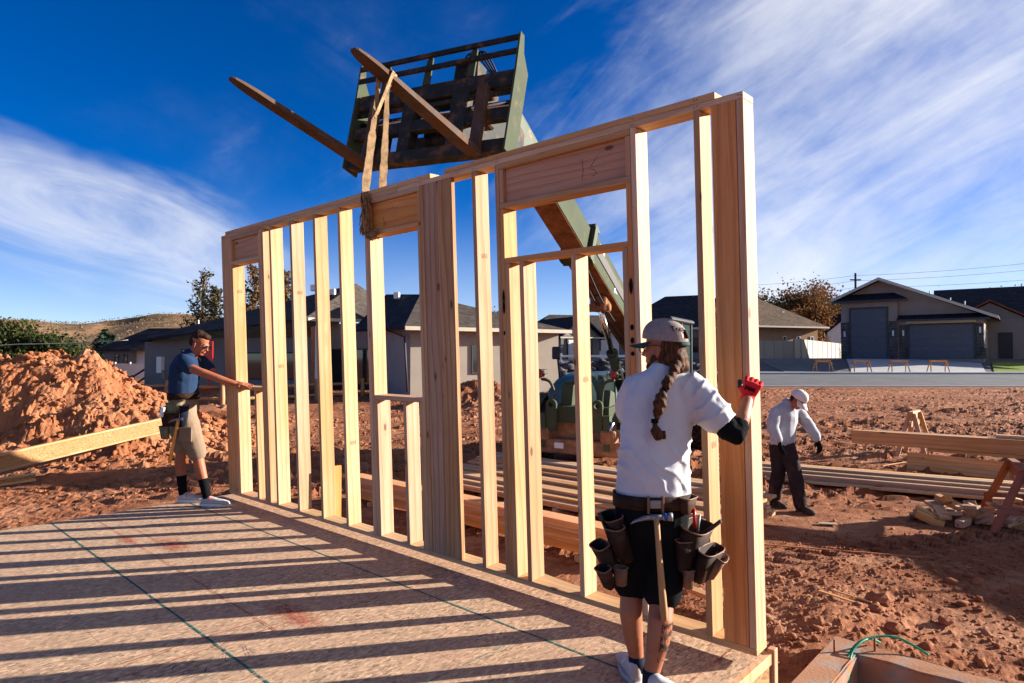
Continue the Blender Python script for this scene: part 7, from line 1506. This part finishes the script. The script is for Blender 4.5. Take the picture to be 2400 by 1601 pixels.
# belt and pouches
belt(t, (0.715, 3.352), 0.194, 0.146, 1.395, 1.462, 'leather', 'tool_belt')
for x in (0.665, 0.735): MB().box(x - 0.006, x + 0.006, 3.192, 3.201, 1.385, 1.472, 0.002).build('belt_loop', M['leather_tan'], t)
bb = MB(); bb.box(0.672, 0.728, 3.193, 3.199, 1.41, 1.45, 0.003); bb.build('hammer_clip', M['steel'], t)
def pset(lst):
    for (c, w, d, h, axx, tl, mt) in lst: yield pouch('tool_pouch', t, c, w, d, h, axx, tl, mt)
L_ = list(pset([((0.500, 3.33, 1.345), 0.20, 0.10, 0.24, (-1, -0.15, 0), 0.32, 'leather'), ((0.505, 3.235, 1.31), 0.10, 0.07, 0.16, (-0.75, -0.65, 0), 0.25, 'leather'), ((0.435, 3.27, 1.215), 0.13, 0.075, 0.15, (-0.95, -0.35, 0), 0.45, 'leather'), ((0.445, 3.22, 1.115), 0.09, 0.06, 0.11, (-0.85, -0.5, 0), 0.4, 'leather'), ((0.53, 3.215, 1.12), 0.07, 0.05, 0.09, (-0.6, -0.8, 0), 0.1, 'leather_tan')]))
R2 = list(pset([((0.935, 3.30, 1.30), 0.26, 0.13, 0.24, (0.85, -0.55, 0), 0.28, 'leather'), ((0.985, 3.24, 1.20), 0.20, 0.08, 0.17, (0.75, -0.65, 0), 0.35, 'leather'), ((0.845, 3.215, 1.25), 0.085, 0.06, 0.15, (0.25, -0.97, 0), 0.05, 'leather'), ((1.045, 3.27, 1.155), 0.13, 0.06, 0.12, (0.9, -0.45, 0), 0.5, 'leather_tan'), ((0.86, 3.205, 1.11), 0.055, 0.045, 0.09, (0.2, -0.98, 0), 0.0, 'leather_tan'), ((0.875, 3.25, 1.455), 0.12, 0.06, 0.08, (0.75, -0.65, 0), 0.1, 'leather')]))
rebase(t)
for nm, lab, a, b_, r_, mt in (('marker_pen', 'red marker standing in the pouch of the braided worker', (0.905, 3.25, 1.30), (0.90, 3.245, 1.40), 0.008, 'red_lamp'), ('nail_set', 'dark steel nail set leaning from the pouch of the braided worker', (0.95, 3.26, 1.27), (1.025, 3.22, 1.345), 0.010, 'dark_steel'), ('pry_bar', 'thin steel bar upright in the pouch of the braided worker', (0.915, 3.245, 1.27), (0.925, 3.235, 1.37), 0.006, 'steel'), ('carpenter_pencil', 'dark stub poking from the hip pouch on the far side of the braided worker', (0.47, 3.28, 1.30), (0.43, 3.25, 1.375), 0.009, 'black_plastic')):
    tag(MB().cyl(a, b_, r_, 10).build(nm, M[mt]), lab, 'tool')
claw_hammer('claw_hammer', 'steel claw hammer with long wooden handle hanging behind the braided worker', (0.700, 3.185, 1.372), (0.97, -0.15, 0.05), (0.733, 3.165, 0.885), 'hickory')

# ---- the worker in blue at the far end
t = person((-3.60, 7.38, 0.5), 'worker in blue tee, khaki shorts and black socks steadying the far window sill')
HM = basis((0.93, -0.10, 0.0), o=(-3.535, 7.38, 2.305), nod=0.42)
nz_ = 2.519
sh = head_shapes(HM, 1.06) + [capsule([(-3.57, 7.38, 2.24), (-3.62, 7.38, 2.17), (-3.66, 7.38, 2.12)], [(0.058, 0.055), (0.062, 0.065), (0.08, 0.10)]),
      capsule([(-3.66, 7.38, 2.10), (-3.70, 7.38, 1.98), (-3.71, 7.38, 1.80), (-3.71, 7.38, 1.68)], [(0.15, 0.10), (0.155, 0.115), (0.14, 0.115), (0.14, 0.12)], (0, 1, 0)),
      capsule([(-3.62, 7.19, 2.10), (-3.52, 7.13, 2.03), (-3.39, 7.10, 1.985), (-3.36, 7.10, 1.975), (-3.20, 7.11, 1.915), (-3.03, 7.14, 1.855)], [0.058, 0.052, 0.045, 0.046, 0.042, 0.030]),
      capsule([(-3.60, 7.57, 2.10), (-3.49, 7.58, 1.98), (-3.42, 7.56, 1.90), (-3.25, 7.48, 1.86), (-3.06, 7.40, 1.835)], [0.056, 0.05, 0.044, 0.040, 0.030]), capsule([(-3.66, 7.38, 2.10), (-3.62, 7.20, 2.10)], [0.06, 0.055]), capsule([(-3.66, 7.38, 2.10), (-3.60, 7.57, 2.10)], [0.06, 0.055]),
      capsule([(-3.73, 7.46, 1.60), (-3.755, 7.46, 1.30), (-3.768, 7.46, 1.08), (-3.785, 7.46, 0.95), (-3.76, 7.46, 0.75), (-3.745, 7.46, 0.60)], [0.09, 0.078, 0.058, 0.058, 0.044, 0.038]), capsule([(-3.67, 7.29, 1.60), (-3.57, 7.28, 1.30), (-3.495, 7.27, 1.08), (-3.47, 7.27, 0.95), (-3.415, 7.27, 0.75), (-3.385, 7.27, 0.60)], [0.09, 0.080, 0.060, 0.060, 0.046, 0.038])]
sh += hand_shapes((-3.03, 7.14, 1.855), (0.97, 0.12, -0.06), (0.05, -0.35, 0.93), -1, (10, 12, 15), 0.12, 1.02, (45, 10), 0.0088) + hand_shapes((-3.06, 7.40, 1.835), (0.95, -0.1, 0.0), (0.05, 0.35, 0.93), 1, (10, 15, 15))
blob('body', sh, 0.006, 'skin_red', t, 2); eyes(HM, t, 1.06); glasses(HM, t, 'lens_dark', 1.07, h=0.018)
blob('hair', [ellip(c, r, HM) for c, r in (((0, -0.022, 0.062), (0.084, 0.102, 0.085)), ((0, -0.06, 0.0), (0.078, 0.06, 0.07)), ((0, 0.045, 0.098), (0.06, 0.05, 0.038)))], 0.007, 'hair_dark', t, 1, disp=lambda co, no: 0.009 * fbm(co[:, 0] * 30, co[:, 1] * 30, co[:, 2] * 30, 3, 5))
blob('t_shirt', [capsule([(-3.635, 7.38, 2.175), (-3.665, 7.38, 2.12), (-3.69, 7.38, 2.02), (-3.705, 7.38, 1.90), (-3.71, 7.38, 1.78), (-3.712, 7.38, 1.70)], [(0.085, 0.07), (0.185, 0.115), (0.20, 0.145), (0.19, 0.148), (0.18, 0.142), (0.172, 0.138)], (0, 1, 0)),
     capsule([(-3.66, 7.25, 2.11), (-3.61, 7.18, 2.095), (-3.555, 7.15, 2.05), (-3.53, 7.14, 2.03)], [0.070, 0.075, 0.073, 0.070]), capsule([(-3.66, 7.5, 2.11), (-3.60, 7.57, 2.09), (-3.53, 7.59, 2.01)], [0.070, 0.075, 0.070])], 0.01, 'tee_blue', t, 3, disp=wrinkle(0.012, 5, 5, 6, 31))
blob('shorts', [capsule([(-3.71, 7.38, 1.74), (-3.712, 7.38, 1.66), (-3.70, 7.38, 1.56)], [(0.165, 0.140), (0.175, 0.150), (0.175, 0.150)], (0, 1, 0)), capsule([(-3.735, 7.46, 1.58), (-3.76, 7.46, 1.30), (-3.772, 7.46, 1.12)], [0.118, 0.108, 0.088]), capsule([(-3.67, 7.29, 1.58), (-3.575, 7.28, 1.30), (-3.505, 7.275, 1.09)], [0.122, 0.115, 0.100])], 0.01, 'khaki', t, 3, disp=wrinkle(0.010, 6, 6, 6, 37))
m_ = MB(); m_.box(-3.64, -3.50, 7.145, 7.165, 1.22, 1.38, 0.006); m_.build('cargo_pocket', M['khaki'], t)
for (a, b_) in (((-3.764, 7.46, 0.80), (-3.742, 7.46, 0.585)), ((-3.425, 7.27, 0.80), (-3.382, 7.27, 0.585))): MB().tube([a, ((a[0] + b_[0]) / 2, a[1], 0.69), b_], [0.055, 0.048, 0.045], 14).build('sock', M['cloth_black'], t)
shoe(t, (-3.80, 7.46, 0), (-3.475, 7.44, 0), 'shoe_white', 'white_paint', 0.501, high=0.09, lace='red_lamp'); shoe(t, (-3.455, 7.27, 0), (-3.115, 7.25, 0), 'shoe_white', 'white_paint', 0.501, high=0.09, lace='red_lamp')
belt(t, (-3.71, 7.38), 0.160, 0.172, 1.675, 1.745, 'leather', 'tool_belt')
for (c, w, d, h, axx, tl, mt) in (((-3.70, 7.16, 1.66), 0.18, 0.11, 0.22, (0, -1, 0), 0.2, 'canvas_olive'), ((-3.72, 7.10, 1.56), 0.22, 0.09, 0.17, (-0.1, -1, 0), 0.25, 'leather'), ((-3.82, 7.18, 1.60), 0.12, 0.09, 0.26, (-0.8, -0.6, 0), 0.1, 'navy_canvas'), ((-3.60, 7.17, 1.62), 0.10, 0.09, 0.25, (0.6, -0.8, 0), 0.1, 'navy_canvas'), ((-3.80, 7.15, 1.39), 0.13, 0.06, 0.14, (-0.3, -0.95, 0), 0.1, 'canvas_olive'), ((-3.69, 7.13, 1.42), 0.10, 0.05, 0.14, (0, -1, 0), 0.1, 'canvas_olive')): pouch('tool_pouch', t, c, w, d, h, axx, tl, mt)
rebase(t)
m_ = MB(); m_.box(-0.02, 0.02, -0.014, 0.014, 0, 0.11, 0.004); o = m_.build('tape_measure', M['white_paint'], None, (-3.79, 7.06, 1.50), (0, 0.2, 0)); tag(o, 'white tape measure clipped to the pouch of the worker in blue', 'tape measure')
claw_hammer('claw_hammer', 'claw hammer with orange wooden handle hanging at the hip of the worker in blue', (-3.605, 7.06, 1.475), (0.9, -0.3, 0.1), (-3.687, 7.05, 1.01), 'lumber_orange')

# ---- the walking worker on the right
g0 = ZG(3.9, 9.15)
t = person((3.85, 9.2, g0), 'worker in white cap and grey sweatshirt walking past the board stack, looking down')
HM = basis((0.62, -0.78, 0.0), o=(3.955, 9.03, 1.53 + g0), nod=0.75); G = V((0, 0, g0))
def Q(l): return [V(p) + G for p in l]
fx = (0.62, -0.78, 0)
sh = head_shapes(HM, 1.03) + [capsule(Q([(3.90, 9.10, 1.49), (3.86, 9.14, 1.43), (3.83, 9.17, 1.37)]), [(0.058, 0.055), (0.062, 0.065), (0.085, 0.11)]), capsule(Q([(3.85, 9.15, 1.36), (3.83, 9.18, 1.2), (3.80, 9.2, 1.0), (3.79, 9.2, 0.9)]), [(0.10, 0.15), (0.11, 0.155), (0.11, 0.145), (0.11, 0.15)], fx),
      capsule(Q([(4.03, 9.26, 1.37), (4.17, 9.22, 1.18), (4.205, 9.20, 1.13), (4.245, 9.10, 0.975)]), [0.055, 0.048, 0.044, 0.032]), capsule(Q([(3.67, 9.08, 1.36), (3.60, 9.02, 1.18), (3.59, 9.0, 1.13), (3.63, 8.90, 0.98)]), [0.055, 0.048, 0.044, 0.032]),
      capsule(Q([(3.85, 9.17, 0.88), (3.90, 9.04, 0.52), (3.955, 9.0, 0.12)]), [0.09, 0.065, 0.045]), capsule(Q([(3.74, 9.22, 0.88), (3.76, 9.24, 0.50), (3.745, 9.36, 0.14)]), [0.09, 0.065, 0.045])]
blob('body', sh, 0.009, 'skin_red', t, 2); eyes(HM, t, 1.03); glasses(HM, t, 'lens_dark', 1.05, h=0.018)
blob('sweatshirt', [capsule(Q([(3.855, 9.15, 1.455), (3.845, 9.16, 1.41), (3.835, 9.17, 1.32), (3.825, 9.18, 1.2), (3.805, 9.19, 1.05), (3.795, 9.2, 0.95), (3.79, 9.2, 0.93)]), [(0.085, 0.09), (0.12, 0.17), (0.145, 0.205), (0.15, 0.20), (0.155, 0.195), (0.15, 0.19), (0.14, 0.175)], fx),
     capsule(Q([(3.92, 9.21, 1.385), (4.03, 9.26, 1.36), (4.12, 9.24, 1.25), (4.195, 9.205, 1.14), (4.235, 9.12, 1.01), (4.24, 9.11, 0.99)]), [0.08, 0.085, 0.082, 0.075, 0.062, 0.055]), capsule(Q([(3.77, 9.12, 1.385), (3.67, 9.08, 1.35), (3.61, 9.03, 1.22), (3.59, 9.0, 1.13), (3.625, 8.91, 1.01)]), [0.08, 0.085, 0.082, 0.075, 0.06])], 0.011, 'sweat_grey', t, 3, disp=wrinkle(0.014, 5, 5, 6, 51))
blob('trousers', [capsule(Q([(3.79, 9.2, 0.95), (3.79, 9.2, 0.85)]), [(0.135, 0.165), (0.145, 0.175)], fx), capsule(Q([(3.85, 9.17, 0.86), (3.90, 9.05, 0.52), (3.94, 9.01, 0.25), (3.955, 9.0, 0.10)]), [0.11, 0.092, 0.085, 0.082]), capsule(Q([(3.74, 9.22, 0.86), (3.76, 9.24, 0.50), (3.75, 9.33, 0.25), (3.745, 9.36, 0.11)]), [0.11, 0.092, 0.085, 0.082])], 0.011, 'trouser_brown', t, 3, disp=wrinkle(0.014, 5, 5, 7, 57))
blob('hair', [ellip(c, r, HM) for c, r in (((0, -0.05, -0.01), (0.080, 0.062, 0.075)),)], 0.009, 'hair_dark', t, 1)
cp = cap(t, HM, 1.08, 'cap_white', 'cap_white', 0.03, back=False)
for nm, w_, z_, d_, sgn in (('glove', (4.247, 9.095, 0.97), (0.25, -0.1, -0.95), (0.9, 0.3, 0.1), 1), ('glove', (3.632, 8.895, 0.975), (0.1, -0.2, -0.95), (-0.9, -0.2, 0.0), -1)):
    blob(nm, hand_shapes(V(w_) + G, z_, d_, sgn, (15, 25, 20), 0.1, 1.08, (35, 10), 0.0105), 0.005, 'cloth_black', t, 2)
shoe(t, (3.925, 9.05, 0), (4.06, 8.80, 0), 'shoe_dark', 'shoe_dark', g0 + 0.0, high=0.11); shoe(t, (3.70, 9.40, 0), (3.83, 9.15, 0), 'shoe_dark', 'shoe_dark', g0 + 0.0, high=0.11)
rebase(t)
# ------------------------------------------------------------------ unseen van, added off to the right to throw the long shadow
zv = ZG(11.9, 6.7); tv = empty('shadow_van', (11.85, 6.75, zv + 0.02), R(10)); tag(tv, 'unseen white van added beyond the offcut heap to cast the long shadow', 'van')
def van_section(y):
    # (half width bottom, half width top, roof height, sill)
    return (0.95, 0.80)
prof = [(-2.65, 0.45), (-2.7, 0.75), (-2.62, 1.02), (-1.75, 1.15), (-1.0, 1.85), (-0.6, 1.98), (2.3, 2.02), (2.55, 1.85), (2.62, 0.5)]
v = []; f = []; rows = []
for sx in (-1, 1):
    for (y, z) in prof: v.append((sx * (0.98 if z < 1.2 else 0.98 - 0.14 * (z - 1.2)), y, z))
n = len(prof); f.append(tuple(range(n))); f.append(tuple(range(2 * n - 1, n - 1, -1)))
for i in range(n): f.append((i, n + i, n + (i + 1) % n, (i + 1) % n))
b = MB(); b.add(v, f); b.build('body', M['white_paint'], tv)
for (y0, y1, z0, z1) in ((-1.25, -0.35, 1.2, 1.75), (-0.2, 0.9, 1.2, 1.8)):
    for sx in (-1, 1):
        x0, x1 = 0.98 - 0.14 * (z0 - 1.2) + 0.004, 0.98 - 0.14 * (z1 - 1.2) + 0.004; b = MB(); b.add([(sx * x0, y0, z0), (sx * x0, y1, z0), (sx * x1, y1, z1), (sx * x1, y0 + 0.3, z1)], [(0, 1, 2, 3)]); b.build('window', M['glass'], tv)
b = MB(); b.add([(-0.88, -1.70, 1.215), (0.88, -1.70, 1.215), (0.80, -1.03, 1.84), (-0.80, -1.03, 1.84)], [(0, 1, 2, 3)]); b.build('windscreen', M['glass'], tv)
for (x, y) in ((-0.86, -1.75), (0.86, -1.75), (-0.86, 1.6), (0.86, 1.6)):
    w = empty('wheel'); w.parent = tv; w.location = (x, y, 0.34); MB().tube([(-0.11, 0, 0), (0.13 if x > 0 else 0.11, 0, 0)], [0.34, 0.34], 24).build('tyre', M['rubber'], w); MB().tube([(-0.14, 0, 0), (0.14, 0, 0)], [0.19, 0.19], 18).build('rim', M['steel'], w)
for x in (-0.7, 0.7): MB().box(x - 0.14, x + 0.14, -2.72, -2.66, 0.78, 0.95, 0.02).build('headlight', M['glass'], tv)
for y in (-0.4, 0.8, 2.0): MB().tube([(-0.85, y, 2.0), (-0.85, y, 2.2), (0.85, y, 2.2), (0.85, y, 2.0)], 0.02, 6).build('roof_rack', M['dark_steel'], tv)
MB().box(-0.97, 0.97, -2.76, -2.62, 0.42, 0.62, 0.03).build('bumper', M['black_plastic'], tv)
